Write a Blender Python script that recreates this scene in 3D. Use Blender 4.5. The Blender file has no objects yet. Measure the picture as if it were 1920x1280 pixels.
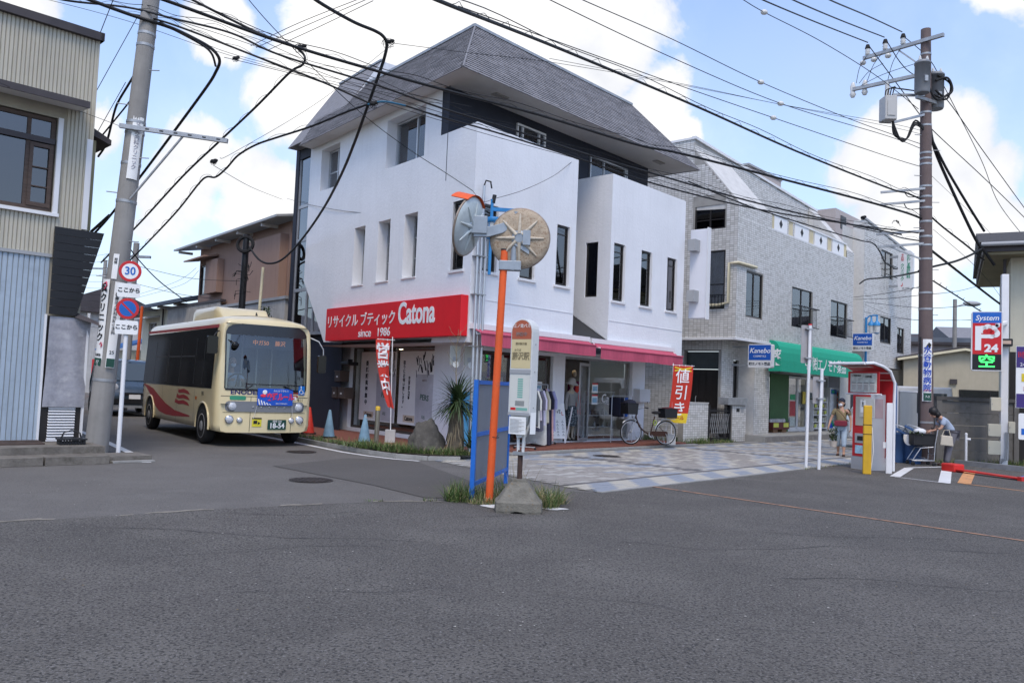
import bpy, math, random
from mathutils import Vector as Vec, Matrix
random.seed(7)
S = bpy.context.scene
COL = S.collection
RAD = math.radians
# ---------------------------------------------------------------- camera, sky, sun, exposure
cam = bpy.data.cameras.new('camera'); camo = bpy.data.objects.new('camera', cam); COL.objects.link(camo)
cam.sensor_width = 36.0; cam.lens = 36.0 * 1550 / 1920; cam.clip_start = 0.1; cam.clip_end = 3000
camo.matrix_world = (Matrix.Translation((0, 0, 1.55)) @ Matrix.Rotation(RAD(90 + 3.15), 4, 'X') @ Matrix.Rotation(RAD(2.35), 4, 'Z'))
S.camera = camo
S.view_settings.view_transform = 'Standard'; S.view_settings.look = 'None'
S.view_settings.exposure = 0.48; S.view_settings.gamma = 1.0; S.view_settings.use_curve_mapping = False
SUN_AZ, SUN_EL = RAD(-86), RAD(58)          # azimuth from +X, the sun stands high behind the camera
sun = bpy.data.lights.new('sun', 'SUN'); suno = bpy.data.objects.new('sun', sun); COL.objects.link(suno)
sun.energy = 1.5; sun.angle = RAD(22); sun.color = (1.0, .85, .66)
sd = Vec((math.cos(SUN_EL) * math.cos(SUN_AZ), math.cos(SUN_EL) * math.sin(SUN_AZ), math.sin(SUN_EL)))
suno.rotation_euler = sd.to_track_quat('Z', 'Y').to_euler()

W = bpy.data.worlds.new('World'); S.world = W; W.use_nodes = True
def build_sky():
    nt = W.node_tree; N = nt.nodes; L = nt.links; N.clear()
    out = N.new('ShaderNodeOutputWorld'); bg = N.new('ShaderNodeBackground'); L.new(bg.outputs[0], out.inputs[0])
    bg.inputs['Strength'].default_value = 0.1
    sky = N.new('ShaderNodeTexSky'); sky.sky_type = 'NISHITA'; sky.sun_disc = False
    sky.sun_elevation = SUN_EL; sky.sun_rotation = RAD(90) - SUN_AZ
    sky.air_density = 1.0; sky.dust_density = 1.2; sky.ozone_density = 2.0
    tc = N.new('ShaderNodeTexCoord'); d = tc.outputs['Generated']
    def math_(op, a, b=None, c=None):
        n = N.new('ShaderNodeMath'); n.operation = op
        for i, x in enumerate((a, b, c)):
            if x is None: continue
            if isinstance(x, (int, float)): n.inputs[i].default_value = x
            else: L.new(x, n.inputs[i])
        return n.outputs[0]
    def noise(scale, detail, rough, off=0.0, dist=0.0, src=d):
        m = N.new('ShaderNodeMapping'); m.inputs['Location'].default_value = (off, off * .7, off * .3); L.new(src, m.inputs[0])
        n = N.new('ShaderNodeTexNoise'); n.inputs['Scale'].default_value = scale; n.inputs['Detail'].default_value = detail
        n.inputs['Roughness'].default_value = rough; n.inputs['Distortion'].default_value = dist; L.new(m.outputs[0], n.inputs['Vector']); return n.outputs['Fac']
    n1 = noise(7.0, 9, .58, 1.3, .25)
    n2 = noise(2.6, 6, .55, 4.1)
    blobs = CLOUDS
    best = None
    for (x, y, z, r) in blobs:
        v = N.new('ShaderNodeVectorMath'); v.operation = 'DISTANCE'; L.new(d, v.inputs[0]); v.inputs[1].default_value = (x, y, z)
        e = math_('MULTIPLY_ADD', v.outputs['Value'], -1.0 / r, 1.0)
        best = e if best is None else math_('MAXIMUM', best, e)
    best = math_('MAXIMUM', best, math_('MULTIPLY_ADD', n2, 4.0, -2.25))
    dens = math_('ADD', math_('MULTIPLY', best, 1.0), math_('MULTIPLY_ADD', n1, 2.4, -1.25))
    mr = N.new('ShaderNodeMapRange'); mr.interpolation_type = 'SMOOTHSTEP'; L.new(dens, mr.inputs[0])
    mr.inputs[1].default_value = -.05; mr.inputs[2].default_value = .38
    # thin veil of high cloud
    veil = math_('MULTIPLY', noise(3.2, 4, .5, 9.0), .45)
    sep = N.new('ShaderNodeSeparateXYZ'); L.new(d, sep.inputs[0])
    low = N.new('ShaderNodeMapRange'); L.new(sep.outputs[2], low.inputs[0]); low.inputs[1].default_value = 0.0; low.inputs[2].default_value = .5
    low.inputs[3].default_value = .62; low.inputs[4].default_value = .0
    fac = math_('MAXIMUM', mr.outputs[0], math_('MULTIPLY', math_('ADD', veil, low.outputs[0]), .78))
    shade = N.new('ShaderNodeMapRange'); L.new(math_('ADD', noise(5.0, 7, .6, 2.2), math_('MULTIPLY', dens, .35)), shade.inputs[0])
    shade.inputs[1].default_value = .42; shade.inputs[2].default_value = .92
    cr = N.new('ShaderNodeMix'); cr.data_type = 'RGBA'; L.new(shade.outputs[0], cr.inputs[0])
    cr.inputs[6].default_value = (5.9, 6.1, 6.6, 1); cr.inputs[7].default_value = (8.7, 8.6, 8.5, 1)
    tint = N.new('ShaderNodeMix'); tint.data_type = 'RGBA'; tint.blend_type = 'MULTIPLY'; tint.inputs[0].default_value = 1.0
    L.new(sky.outputs[0], tint.inputs[6]); tint.inputs[7].default_value = SKY_TINT
    mx = N.new('ShaderNodeMix'); mx.data_type = 'RGBA'; L.new(fac, mx.inputs[0]); L.new(tint.outputs[2], mx.inputs[6]); L.new(cr.outputs[2], mx.inputs[7])
    L.new(mx.outputs[2], bg.inputs['Color'])
SKY_TINT = (1.72, 1.97, 2.3, 1)
CLOUDS = [(-0.015, 0.911, 0.411, 0.19), (-0.093, 0.913, 0.397, 0.141), (0.062, 0.937, 0.344, 0.092), (0.102, 0.923, 0.372, 0.064), (0.154, 0.932, 0.328, 0.064), (0.009, 0.911, 0.412, 0.074), (0.192, 0.935, 0.299, 0.031), (-0.234, 0.918, 0.319, 0.08), (-0.203, 0.893, 0.401, 0.074), (-0.378, 0.903, 0.205, 0.08), (-0.298, 0.936, 0.186, 0.08), (-0.443, 0.861, 0.25, 0.055), (-0.495, 0.794, 0.354, 0.037), (0.404, 0.875, 0.266, 0.07), (0.454, 0.85, 0.267, 0.061), (0.368, 0.897, 0.247, 0.055), (0.492, 0.838, 0.237, 0.052), (0.44, 0.877, 0.192, 0.123), (0.51, 0.841, 0.177, 0.074), (-0.324, 0.871, 0.369, 0.043)]
build_sky()

# ---------------------------------------------------------------- materials
def lin(r, g, b):
    f = lambda c: (c / 255 / 12.92) if c / 255 <= .04045 else ((c / 255 + .055) / 1.055) ** 2.4
    return (f(r), f(g), f(b))
_M = {}
def mat(name, col=(.5, .5, .5), rough=.6, metal=0.0, var=.12, scale=2.5, bump=0.0, bscale=60.0, spec=.4, streak=0.0, col2=None, thr=(.45, .62), emit=0.0, stretch=None, speck=None, coat=0.0, wave=None):
    if name in _M: return _M[name]
    m = bpy.data.materials.new(name); m.use_nodes = True; nt = m.node_tree; N = nt.nodes; L = nt.links
    p = N['Principled BSDF']
    p.inputs['Roughness'].default_value = rough; p.inputs['Metallic'].default_value = metal
    p.inputs['Specular IOR Level'].default_value = spec; p.inputs['Coat Weight'].default_value = coat
    tc = N.new('ShaderNodeTexCoord'); v = tc.outputs['Object']
    if stretch:
        mp = N.new('ShaderNodeMapping'); mp.inputs['Scale'].default_value = stretch; L.new(v, mp.inputs[0]); v = mp.outputs[0]
    def noise(sc, det=5, ro=.6, vec=v):
        n = N.new('ShaderNodeTexNoise'); n.inputs['Scale'].default_value = sc; n.inputs['Detail'].default_value = det; n.inputs['Roughness'].default_value = ro
        L.new(vec, n.inputs['Vector']); return n.outputs['Fac']
    def mix(fac, a, b, blend='MIX'):
        n = N.new('ShaderNodeMix'); n.data_type = 'RGBA'; n.blend_type = blend
        for i, x in ((0, fac), (6, a), (7, b)):
            if isinstance(x, (int, float)): n.inputs[i].default_value = x
            elif isinstance(x, tuple): n.inputs[i].default_value = (x[0], x[1], x[2], 1)
            else: L.new(x, n.inputs[i])
        return n.outputs[2]
    def ramp(x, a, b, lo=0.0, hi=1.0):
        n = N.new('ShaderNodeMapRange'); L.new(x, n.inputs[0]); n.inputs[1].default_value = a; n.inputs[2].default_value = b; n.inputs[3].default_value = lo; n.inputs[4].default_value = hi; return n.outputs[0]
    c = tuple(col)
    if var > 0:
        a = tuple(min(1, x * (1 - var)) for x in col); b = tuple(min(1, x * (1 + var)) for x in col)
        c = mix(ramp(noise(scale), .3, .7), a, b)
    if col2 is not None:
        c = mix(ramp(noise(scale * 1.7 + .37, 7, .65), thr[0], thr[1]), c, tuple(col2))
    if speck:
        for (sc, cc, t0, t1) in speck:
            c = mix(ramp(noise(sc, 2, .5), t0, t1), c, tuple(cc))
    if streak > 0:
        mp = N.new('ShaderNodeMapping'); mp.inputs['Scale'].default_value = (7, 7, .35); L.new(tc.outputs['Object'], mp.inputs[0])
        f = ramp(noise(1.3, 6, .6, mp.outputs[0]), .5, .78, 0, streak)
        c = mix(f, c, tuple(x * .45 + .01 for x in col))
    if isinstance(c, tuple): p.inputs['Base Color'].default_value = (c[0], c[1], c[2], 1)
    else: L.new(c, p.inputs['Base Color'])
    if emit > 0:
        p.inputs['Emission Strength'].default_value = emit
        p.inputs['Emission Color'].default_value = (col[0], col[1], col[2], 1)
    if bump > 0:
        b = N.new('ShaderNodeBump'); b.inputs['Strength'].default_value = bump; b.inputs['Distance'].default_value = .02
        L.new(noise(bscale, 4, .6), b.inputs['Height']); L.new(b.outputs[0], p.inputs['Normal'])
    _M[name] = m; return m
def glass(name, tint=(.8, .85, .85), refl=1.0, rough=.02):
    if name in _M: return _M[name]
    m = bpy.data.materials.new(name); m.use_nodes = True; nt = m.node_tree; N = nt.nodes; L = nt.links; N.clear()
    o = N.new('ShaderNodeOutputMaterial'); t = N.new('ShaderNodeBsdfTransparent'); g = N.new('ShaderNodeBsdfGlossy'); x = N.new('ShaderNodeMixShader')
    t.inputs[0].default_value = (*tint, 1); g.inputs['Roughness'].default_value = rough; g.inputs[0].default_value = (.9, .92, .95, 1)
    f = N.new('ShaderNodeFresnel'); f.inputs[0].default_value = 1.55
    mu = N.new('ShaderNodeMath'); mu.operation = 'MULTIPLY_ADD'; L.new(f.outputs[0], mu.inputs[0]); mu.inputs[1].default_value = refl; mu.inputs[2].default_value = .03 * refl; mu.use_clamp = True
    L.new(mu.outputs[0], x.inputs[0]); L.new(t.outputs[0], x.inputs[1]); L.new(g.outputs[0], x.inputs[2]); L.new(x.outputs[0], o.inputs[0])
    _M[name] = m; return m

# ---------------------------------------------------------------- mesh helper
class MB:
    def __init__(s, T=None): s.v = []; s.f = []; s.m = []; s.s = []; s.T = T
    def add(s, vs, fs, mi=0, sm=False):
        o = len(s.v)
        if s.T is not None: vs = [tuple(s.T @ Vec(p)) for p in vs]
        s.v += [tuple(p) for p in vs]
        for f in fs: s.f.append([i + o for i in f]); s.m.append(mi); s.s.append(sm)
        return s
    def box(s, x0, y0, z0, x1, y1, z1, mi=0, M=None):
        x0, x1 = min(x0, x1), max(x0, x1); y0, y1 = min(y0, y1), max(y0, y1); z0, z1 = min(z0, z1), max(z0, z1)
        vs = [(x0, y0, z0), (x1, y0, z0), (x1, y1, z0), (x0, y1, z0), (x0, y0, z1), (x1, y0, z1), (x1, y1, z1), (x0, y1, z1)]
        if M is not None: vs = [tuple(M @ Vec(p)) for p in vs]
        return s.add(vs, [(0, 3, 2, 1), (4, 5, 6, 7), (0, 1, 5, 4), (1, 2, 6, 5), (2, 3, 7, 6), (3, 0, 4, 7)], mi)
    def rbox(s, x0, y0, z0, x1, y1, z1, r=.02, mi=0, ax='z', n=3):
        # box with rounded edges along one axis
        def arc(cx, cy, a0): return [(cx + r * math.cos(a0 + i * math.pi / 2 / n), cy + r * math.sin(a0 + i * math.pi / 2 / n)) for i in range(n + 1)]
        if ax == 'z': a, b, lo, hi = (x0, x1), (y0, y1), z0, z1
        elif ax == 'y': a, b, lo, hi = (x0, x1), (z0, z1), y0, y1
        else: a, b, lo, hi = (y0, y1), (z0, z1), x0, x1
        P = arc(a[1] - r, b[1] - r, 0) + arc(a[0] + r, b[1] - r, math.pi / 2) + arc(a[0] + r, b[0] + r, math.pi) + arc(a[1] - r, b[0] + r, 1.5 * math.pi)
        m = {'z': lambda p, h: (p[0], p[1], h), 'y': lambda p, h: (p[0], h, p[1]), 'x': lambda p, h: (h, p[0], p[1])}[ax]
        k = len(P); vs = [m(p, lo) for p in P] + [m(p, hi) for p in P]
        fs = [tuple(range(k))[::-1], tuple(range(k, 2 * k))] + [(i, (i + 1) % k, k + (i + 1) % k, k + i) for i in range(k)]
        return s.add(vs, fs, mi)
    def cyl(s, p0, p1, r0, r1=None, n=12, mi=0, caps=True, sm=True):
        r1 = r0 if r1 is None else r1; p0 = Vec(p0); p1 = Vec(p1); d = (p1 - p0).normalized()
        a = d.orthogonal().normalized(); b = d.cross(a)
        vs = []
        for (p, r) in ((p0, r0), (p1, r1)):
            for i in range(n):
                t = 2 * math.pi * i / n; vs.append(tuple(p + a * (r * math.cos(t)) + b * (r * math.sin(t))))
        s.add(vs, [(i, (i + 1) % n, n + (i + 1) % n, n + i) for i in range(n)], mi, sm)
        if caps: s.add(vs, [tuple(range(n))[::-1], tuple(range(n, 2 * n))], mi)
        return s
    def tube(s, pts, r, n=6, mi=0, caps=True):
        pts = [Vec(p) for p in pts]; k = len(pts); rr = r if isinstance(r, (list, tuple)) else [r] * k
        a = None; vs = []
        for i, p in enumerate(pts):
            d = (pts[min(i + 1, k - 1)] - pts[max(i - 1, 0)])
            d = d.normalized() if d.length > 1e-9 else Vec((0, 0, 1))
            if a is None: a = d.orthogonal().normalized()
            else:
                a = a - d * a.dot(d); a = a.normalized() if a.length > 1e-6 else d.orthogonal().normalized()
            b = d.cross(a)
            for j in range(n):
                t = 2 * math.pi * j / n; vs.append(tuple(p + a * (rr[i] * math.cos(t)) + b * (rr[i] * math.sin(t))))
        fs = [(i * n + j, i * n + (j + 1) % n, (i + 1) * n + (j + 1) % n, (i + 1) * n + j) for i in range(k - 1) for j in range(n)]
        s.add(vs, fs, mi, True)
        if caps: s.add(vs, [tuple(range(n))[::-1], tuple(range((k - 1) * n, k * n))], mi)
        return s
    def poly(s, pts, mi=0): return s.add(pts, [tuple(range(len(pts)))], mi)
    def prism(s, pts, ext, mi=0):
        k = len(pts); e = Vec(ext); vs = [tuple(p) for p in pts] + [tuple(Vec(p) + e) for p in pts]
        return s.add(vs, [tuple(range(k))[::-1], tuple(range(k, 2 * k))] + [(i, (i + 1) % k, k + (i + 1) % k, k + i) for i in range(k)], mi)
    def lathe(s, prof, n=20, at=(0, 0, 0), mi=0, M=None, sm=True):
        vs = []
        for (r, z) in prof:
            for i in range(n):
                t = 2 * math.pi * i / n; vs.append((r * math.cos(t), r * math.sin(t), z))
        if M is not None: vs = [tuple(M @ Vec(p)) for p in vs]
        vs = [(p[0] + at[0], p[1] + at[1], p[2] + at[2]) for p in vs]
        k = len(prof)
        fs = [(i * n + j, i * n + (j + 1) % n, (i + 1) * n + (j + 1) % n, (i + 1) * n + j) for i in range(k - 1) for j in range(n)]
        s.add(vs, fs, mi, sm)
        s.add(vs, [tuple(range(n))[::-1], tuple(range((k - 1) * n, k * n))], mi); return s
    def ell(s, c, r, n=14, mi=0, M=None):
        k = n // 2 + 1; pr = [(math.sin(math.pi * i / (k - 1)), -math.cos(math.pi * i / (k - 1))) for i in range(k)]
        pr = [(max(a, .001), b) for a, b in pr]
        m = Matrix.Diagonal((r[0], r[1], r[2], 1))
        if M is not None: m = M @ m
        return s.lathe(pr, n, c, mi, m)
    def surf(s, fn, nu, nv, mi=0, sm=True):
        vs = [fn(i / nu, j / nv) for j in range(nv + 1) for i in range(nu + 1)]
        return s.add(vs, [(j * (nu + 1) + i, j * (nu + 1) + i + 1, (j + 1) * (nu + 1) + i + 1, (j + 1) * (nu + 1) + i) for j in range(nv) for i in range(nu)], mi, sm)
    def mesh(s, name, mats):
        me = bpy.data.meshes.new(name); me.from_pydata(s.v, [], s.f)
        for m in (mats if isinstance(mats, (list, tuple)) else [mats]): me.materials.append(m)
        me.polygons.foreach_set('material_index', s.m); me.polygons.foreach_set('use_smooth', s.s); me.update(); return me
    def build(s, name, mats, parent=None, kind=None):
        o = bpy.data.objects.new(name, s.mesh(name, mats)); COL.objects.link(o)
        if parent is not None: o.parent = parent
        if kind: o['kind'] = kind
        return o
def bevel(o, w=.01, seg=2, ang=40):
    b = o.modifiers.new('bevel', 'BEVEL'); b.width = w; b.segments = seg; b.limit_method = 'ANGLE'; b.angle_limit = RAD(ang); return o
def tag(o, label=None, cat=None, group=None, kind=None):
    if label: o['label'] = label
    if cat: o['category'] = cat
    if group: o['group'] = group
    if kind: o['kind'] = kind
    return o
def thing(name, label, cat, loc=(0, 0, 0), rz=0.0, group=None):
    o = bpy.data.objects.new(name, None); COL.objects.link(o); o.empty_display_size = .1
    o.location = loc; o.rotation_euler = (0, 0, RAD(rz)); return tag(o, label, cat, group)
def copy_tree(o, parent=None):
    c = o.copy(); COL.objects.link(c)
    if parent is not None: c.parent = parent
    for ch in list(o.children): copy_tree(ch, c)
    return c
def dup(o, loc, rz=None, label=None):
    c = copy_tree(o); c.location = loc
    if rz is not None: c.rotation_euler = (0, 0, RAD(rz))
    if label: c['label'] = label
    return c
def text(body, size, m, parent, loc, rot=(90, 0, 0), name='lettering', bold=0.0, xs=1.0, align='CENTER', shear=0.0, sp=1.0, depth=.002, vert=False, res=3, line=1.0):
    cu = bpy.data.curves.new(name, 'FONT'); cu.body = '\n'.join(body) if vert else body
    cu.size = size; cu.align_x = align; cu.align_y = 'CENTER'; cu.offset = bold; cu.shear = shear; cu.space_character = sp
    cu.extrude = depth; cu.resolution_u = res; cu.space_line = line
    t = bpy.data.objects.new('t', cu); COL.objects.link(t); bpy.context.view_layer.update()
    me = bpy.data.meshes.new_from_object(t.evaluated_get(bpy.context.evaluated_depsgraph_get()))
    bpy.data.objects.remove(t); bpy.data.curves.remove(cu)
    me.name = name
    if xs != 1.0: me.transform(Matrix.Diagonal((xs, 1, 1, 1)))
    me.materials.clear(); me.materials.append(m)
    o = bpy.data.objects.new(name, me); COL.objects.link(o); o.parent = parent
    o.location = loc; o.rotation_euler = tuple(RAD(a) for a in rot); return o
def wall(mb, x0, x1, z0, z1, y, holes, mi=0, dmi=None):
    # front faces at y (looking towards -y) with holes (hx0,hx1,hz0,hz1,depth) and their reveals
    xs = sorted({x0, x1} | {min(max(h[k], x0), x1) for h in holes for k in (0, 1)}); zs = sorted({z0, z1} | {min(max(h[k], z0), z1) for h in holes for k in (2, 3)})
    for i in range(len(xs) - 1):
        for j in range(len(zs) - 1):
            cx, cz = (xs[i] + xs[i + 1]) / 2, (zs[j] + zs[j + 1]) / 2
            if any(h[0] < cx < h[1] and h[2] < cz < h[3] for h in holes): continue
            mb.poly([(xs[i], y, zs[j]), (xs[i + 1], y, zs[j]), (xs[i + 1], y, zs[j + 1]), (xs[i], y, zs[j + 1])], mi)
    for h in holes:
        a, b, c, d, e = h[:5]
        if e <= 0: continue
        q = mi if dmi is None else dmi
        mb.poly([(a, y, c), (a, y, d), (a, y + e, d), (a, y + e, c)], q); mb.poly([(b, y, c), (b, y + e, c), (b, y + e, d), (b, y, d)], q)
        mb.poly([(a, y, d), (b, y, d), (b, y + e, d), (a, y + e, d)], q); mb.poly([(a, y, c), (a, y + e, c), (b, y + e, c), (b, y, c)], q)
def window(parent, x0, x1, z0, z1, y, fm, gm, T=None, div=(), hdiv=(), fw=.05, curtain=None, back=.16, name='window', sill=None):
    f = MB(T)
    f.box(x0, y, z0, x0 + fw, y + .07, z1); f.box(x1 - fw, y, z0, x1, y + .07, z1)
    f.box(x0 + fw, y, z1 - fw, x1 - fw, y + .07, z1); f.box(x0 + fw, y, z0, x1 - fw, y + .07, z0 + fw)
    for q in div: xx = x0 + (x1 - x0) * q; f.box(xx - fw * .45, y + .004, z0 + fw, xx + fw * .45, y + .066, z1 - fw)
    for q in hdiv: zz = z0 + (z1 - z0) * q; f.box(x0 + fw, y + .01, zz - fw * .35, x1 - fw, y + .06, zz + fw * .35)
    if sill is not None: f.box(x0 - .06, y - .16, z0 - .05, x1 + .06, y + .07, z0 - .002)
    fo = f.build(name, fm, parent)
    MB(T).box(x0 + fw * .5, y + .03, z0 + fw * .5, x1 - fw * .5, y + .04, z1 - fw * .5).build('pane', gm, fo)
    if curtain is not None:
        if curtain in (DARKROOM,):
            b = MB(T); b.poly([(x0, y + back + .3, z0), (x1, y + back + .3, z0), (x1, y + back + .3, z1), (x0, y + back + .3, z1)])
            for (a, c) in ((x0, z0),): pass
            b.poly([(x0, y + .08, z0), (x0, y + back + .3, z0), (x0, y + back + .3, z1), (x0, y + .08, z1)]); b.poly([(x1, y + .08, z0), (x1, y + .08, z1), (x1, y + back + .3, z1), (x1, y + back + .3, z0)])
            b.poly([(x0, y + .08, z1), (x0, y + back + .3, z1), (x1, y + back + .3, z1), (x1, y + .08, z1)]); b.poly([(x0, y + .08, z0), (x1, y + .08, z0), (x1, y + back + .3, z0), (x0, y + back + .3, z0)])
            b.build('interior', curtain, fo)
        else:
            n = max(6, int((x1 - x0) * 16)); w = x1 - x0
            b = MB(T); b.surf(lambda u, v: (x0 + w * u, y + back + .018 * math.sin(u * w * 42), z0 + (z1 - z0) * v), n * 2, 1)
            b.build('curtain', curtain, fo)
    return fo
# the street grid: t runs along the shopping street, o towards the street, from the corner of the white shop
C0 = Vec((-0.972, 18.2, 0)); SA = 48.2
DT = Vec((math.cos(RAD(SA)), math.sin(RAD(SA)), 0)); DO = Vec((math.sin(RAD(SA)), -math.cos(RAD(SA)), 0))
def st(t, o, z=0.0): return C0 + DT * t + DO * o + Vec((0, 0, z))

white = lin(238, 238, 240)
M_white = mat('white_paint', (.745, .755, .785), .75, var=.05, scale=.8, bump=.35, bscale=14, streak=.11)
M_trim = mat('white_trim', (.72, .72, .73), .5, var=.03, streak=.06)
M_navy = mat('navy_wall', (.018, .022, .036), .7, var=.12, bump=.2, bscale=20)
M_black = mat('black_metal', (.012, .012, .014), .45, var=.1)
M_dark = mat('dark_bronze', (.022, .019, .018), .4, var=.1)
M_alu = mat('aluminium', (.52, .53, .55), .38, .75, var=.06)
M_steel = mat('galvanised_steel', (.38, .39, .40), .5, .6, var=.18, scale=6)
M_grey = mat('grey_plastic', (.33, .34, .35), .5, var=.05)
M_rubber = mat('rubber', (.014, .014, .015), .8, var=.15)
M_conc = mat('concrete', (.30, .295, .28), .9, var=.16, scale=3, bump=.4, bscale=40, streak=.25)
M_wpost = mat('white_enamel', (.74, .74, .75), .35, var=.05, streak=.1)
M_paper = mat('paper', (.80, .80, .78), .7, var=.04)
M_ink = mat('black_ink', (.012, .012, .014), .6, var=0)
M_red = mat('red_paint', lin(214, 22, 34), .45, var=.05, streak=.05)
M_redink = mat('red_ink', (.55, .02, .02), .6, var=0)
M_blueink = mat('blue_ink', (.01, .06, .42), .6, var=0)
M_greenink = mat('green_ink', (.01, .25, .12), .6, var=0)
M_whiteink = mat('white_ink', (.8, .8, .8), .5, var=0)
M_cream = mat('cream_enamel', (.66, .6, .42), .5, var=.06)
M_wood = mat('wood', (.17, .09, .045), .6, var=.25, scale=4, stretch=(1, 1, 8))
G_win = glass('window_glass', (.86, .88, .9), 1.4)
G_dark = glass('brown_window_glass', (.30, .26, .25), 1.7)
G_shop = glass('shop_glass', (.92, .94, .94), .35)
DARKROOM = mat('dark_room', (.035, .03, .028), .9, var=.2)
M_curtain = mat('lace_curtain', (.58, .56, .53), .9, var=.1, scale=5)
M_curtain2 = mat('grey_curtain', (.33, .32, .30), .9, var=.15, scale=5)
# ---------------------------------------------------------------- ground, road, paving, kerbs
M_road = mat('road_asphalt', (.132, .123, .112), .9, var=.12, scale=.5, bump=.5, bscale=90, col2=(.155, .146, .134), thr=(.5, .72),
             speck=[(70, (.055, .055, .06), .56, .68), (95, (.21, .21, .21), .64, .72)])
M_lot = mat('lot_asphalt', (.112, .103, .092), .92, var=.2, scale=.4, bump=1.0, bscale=45, col2=(.092, .084, .076), thr=(.5, .68),
            speck=[(.8, (.140, .130, .116), .52, .75), (.33, (.082, .076, .069), .56, .72), (48, (.034, .032, .03), .50, .62), (58, (.18, .17, .16), .58, .68), (120, (.27, .27, .27), .66, .74)])
M_patch = mat('patch_asphalt', (.096, .089, .081), .9, var=.08, scale=.7, bump=.4, bscale=90, speck=[(90, (.05, .05, .055), .55, .7), (100, (.16, .16, .16), .66, .74)])
def struct(name, mb, m, z=None):
    return mb.build(name, m, None, 'structure')
def sheet(name, pts, z, m): return struct(name, MB().poly([(p[0], p[1], z) for p in pts]), m)
gm = MB(); gm.surf(lambda u, v: (-700 + 1400 * u, -60 + 1500 * v, -.004), 40, 40, sm=False); struct('ground', gm, M_road)
# parking lot: its edge is ragged where it meets the road
rnd = random.Random(3)
edge = [(-30, -9), (-9, 5.6), (-5.03, 8.34), (-4.23, 8.89), (-3.36, 9.63), (-2.3, 10.37), (-1.57, 10.83), (-.83, 11.03), (-.47, 10.95), (.4, 11.25), (.75, 12.0), (1.03, 12.86)]
rag = []
for a, b in zip(edge[:-1], edge[1:]):
    n = max(1, int(math.hypot(b[0] - a[0], b[1] - a[1]) / .12))
    for i in range(n):
        u = i / n; rag.append((a[0] + (b[0] - a[0]) * u + rnd.uniform(-.03, .03), a[1] + (b[1] - a[1]) * u + rnd.uniform(-.03, .03)))
e2 = [st(-2.55, 5.55), st(-1, 5.58), st(5, 5.6), st(9.8, 5.55), st(13, 5.4)]
rest = [(p.x, p.y) for p in e2] + [(13.6, 22.6), (40, 10), (40, -30), (-30, -30)]
sheet('parking_lot', rag + rest, .004, M_lot)
sheet('road_patch', [(-4.1, 14.6), (-3.2, 16.6), (-2.3, 16.75), (-1.75, 16.4), (-.6, 13.6), (-.55, 11.5), (-1.1, 11.35), (-2.0, 12.5)], .0035, M_patch)
# a sandy seam along the edge of the lot
M_sand = mat('sand', (.22, .20, .165), .95, var=.3, scale=8, bump=.5)
sm = MB()
for i in range(8, len(rag) - 2):
    a, b = rag[i], rag[i + 1]; w0 = max(0, .045 * math.sin(i * .55) + rnd.uniform(-.02, .05)); 
    if w0 > .02: sm.poly([(a[0], a[1] - .03, .008), (b[0], b[1] - .03, .008), (b[0] - .01, b[1] + w0, .008), (a[0] - .01, a[1] + w0, .008)])
tag(sm.build('sand_seam', M_sand), kind='stuff')
# asphalt cracks in the lot
M_crack = mat('crack', (.028, .028, .03), .95, var=.1)
cm = MB()
def crack(x, y, a, n, w):
    pts = []
    for i in range(n):
        pts.append((x, y)); a += rnd.uniform(-.5, .5); x += .22 * math.cos(a); y += .22 * math.sin(a) * .6
    for i in range(n - 1):
        (ax, ay), (bx, by) = pts[i], pts[i + 1]; k = w * rnd.uniform(.5, 1.2)
        cm.poly([(ax, ay, .0082), (bx, by, .0082), (bx, by + k, .0082), (ax, ay + k, .0082)])
for q in ((-4.0, 8.2, .4, 16, .012), (1.2, 8.6, -.5, 14, .01), (2.4, 7.2, -.3, 12, .009), (-1.9, 6.0, .5, 10, .007), (-3.1, 9.4, .1, 9, .012), (3.0, 9.6, -.2, 12, .012), (-.6, 9.8, .2, 8, .01), (.3, 6.3, -.2, 14, .006), (-3.0, 7.0, .2, 12, .008), (1.6, 5.6, .3, 9, .005), (4.4, 9.0, -.4, 9, .012)): crack(*q)
tag(cm.build('asphalt_crack', M_crack), kind='stuff')
M_lineW = mat('road_marking_white', (.62, .62, .61), .8, var=.10, scale=3, col2=(.30, .30, .30), thr=(.60, .78), bump=.3)
M_lineO = mat('road_marking_orange', (.60, .29, .12), .8, var=.10, scale=4, col2=(.22, .15, .11), thr=(.52, .7), bump=.3)
M_lineF = mat('faded_orange_marking', (.36, .20, .12), .85, var=.15, scale=5, col2=(.12, .10, .095), thr=(.47, .66), bump=.3)
def strip(name, a, b, w, m, z=.010, w2=None):
    a = Vec((a[0], a[1], 0)); b = Vec((b[0], b[1], 0)); d = (b - a).normalized(); n = Vec((-d.y, d.x, 0)); w2 = w if w2 is None else w2
    return struct(name, MB().poly([tuple(a - n * w / 2 + Vec((0, 0, z))), tuple(b - n * w2 / 2 + Vec((0, 0, z))), tuple(b + n * w2 / 2 + Vec((0, 0, z))), tuple(a + n * w / 2 + Vec((0, 0, z)))]), m)
def path_strip(name, pts, w, m, z):
    mb = MB(); P = [Vec((p[0], p[1], z)) for p in pts]; L_, R_ = [], []
    for i, p in enumerate(P):
        d = (P[min(i + 1, len(P) - 1)] - P[max(i - 1, 0)]).normalized(); n = Vec((-d.y, d.x, 0)); L_.append(p + n * w / 2); R_.append(p - n * w / 2)
    for i in range(len(P) - 1): mb.poly([tuple(R_[i]), tuple(R_[i + 1]), tuple(L_[i + 1]), tuple(L_[i])])
    return struct(name, mb, m)
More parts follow.
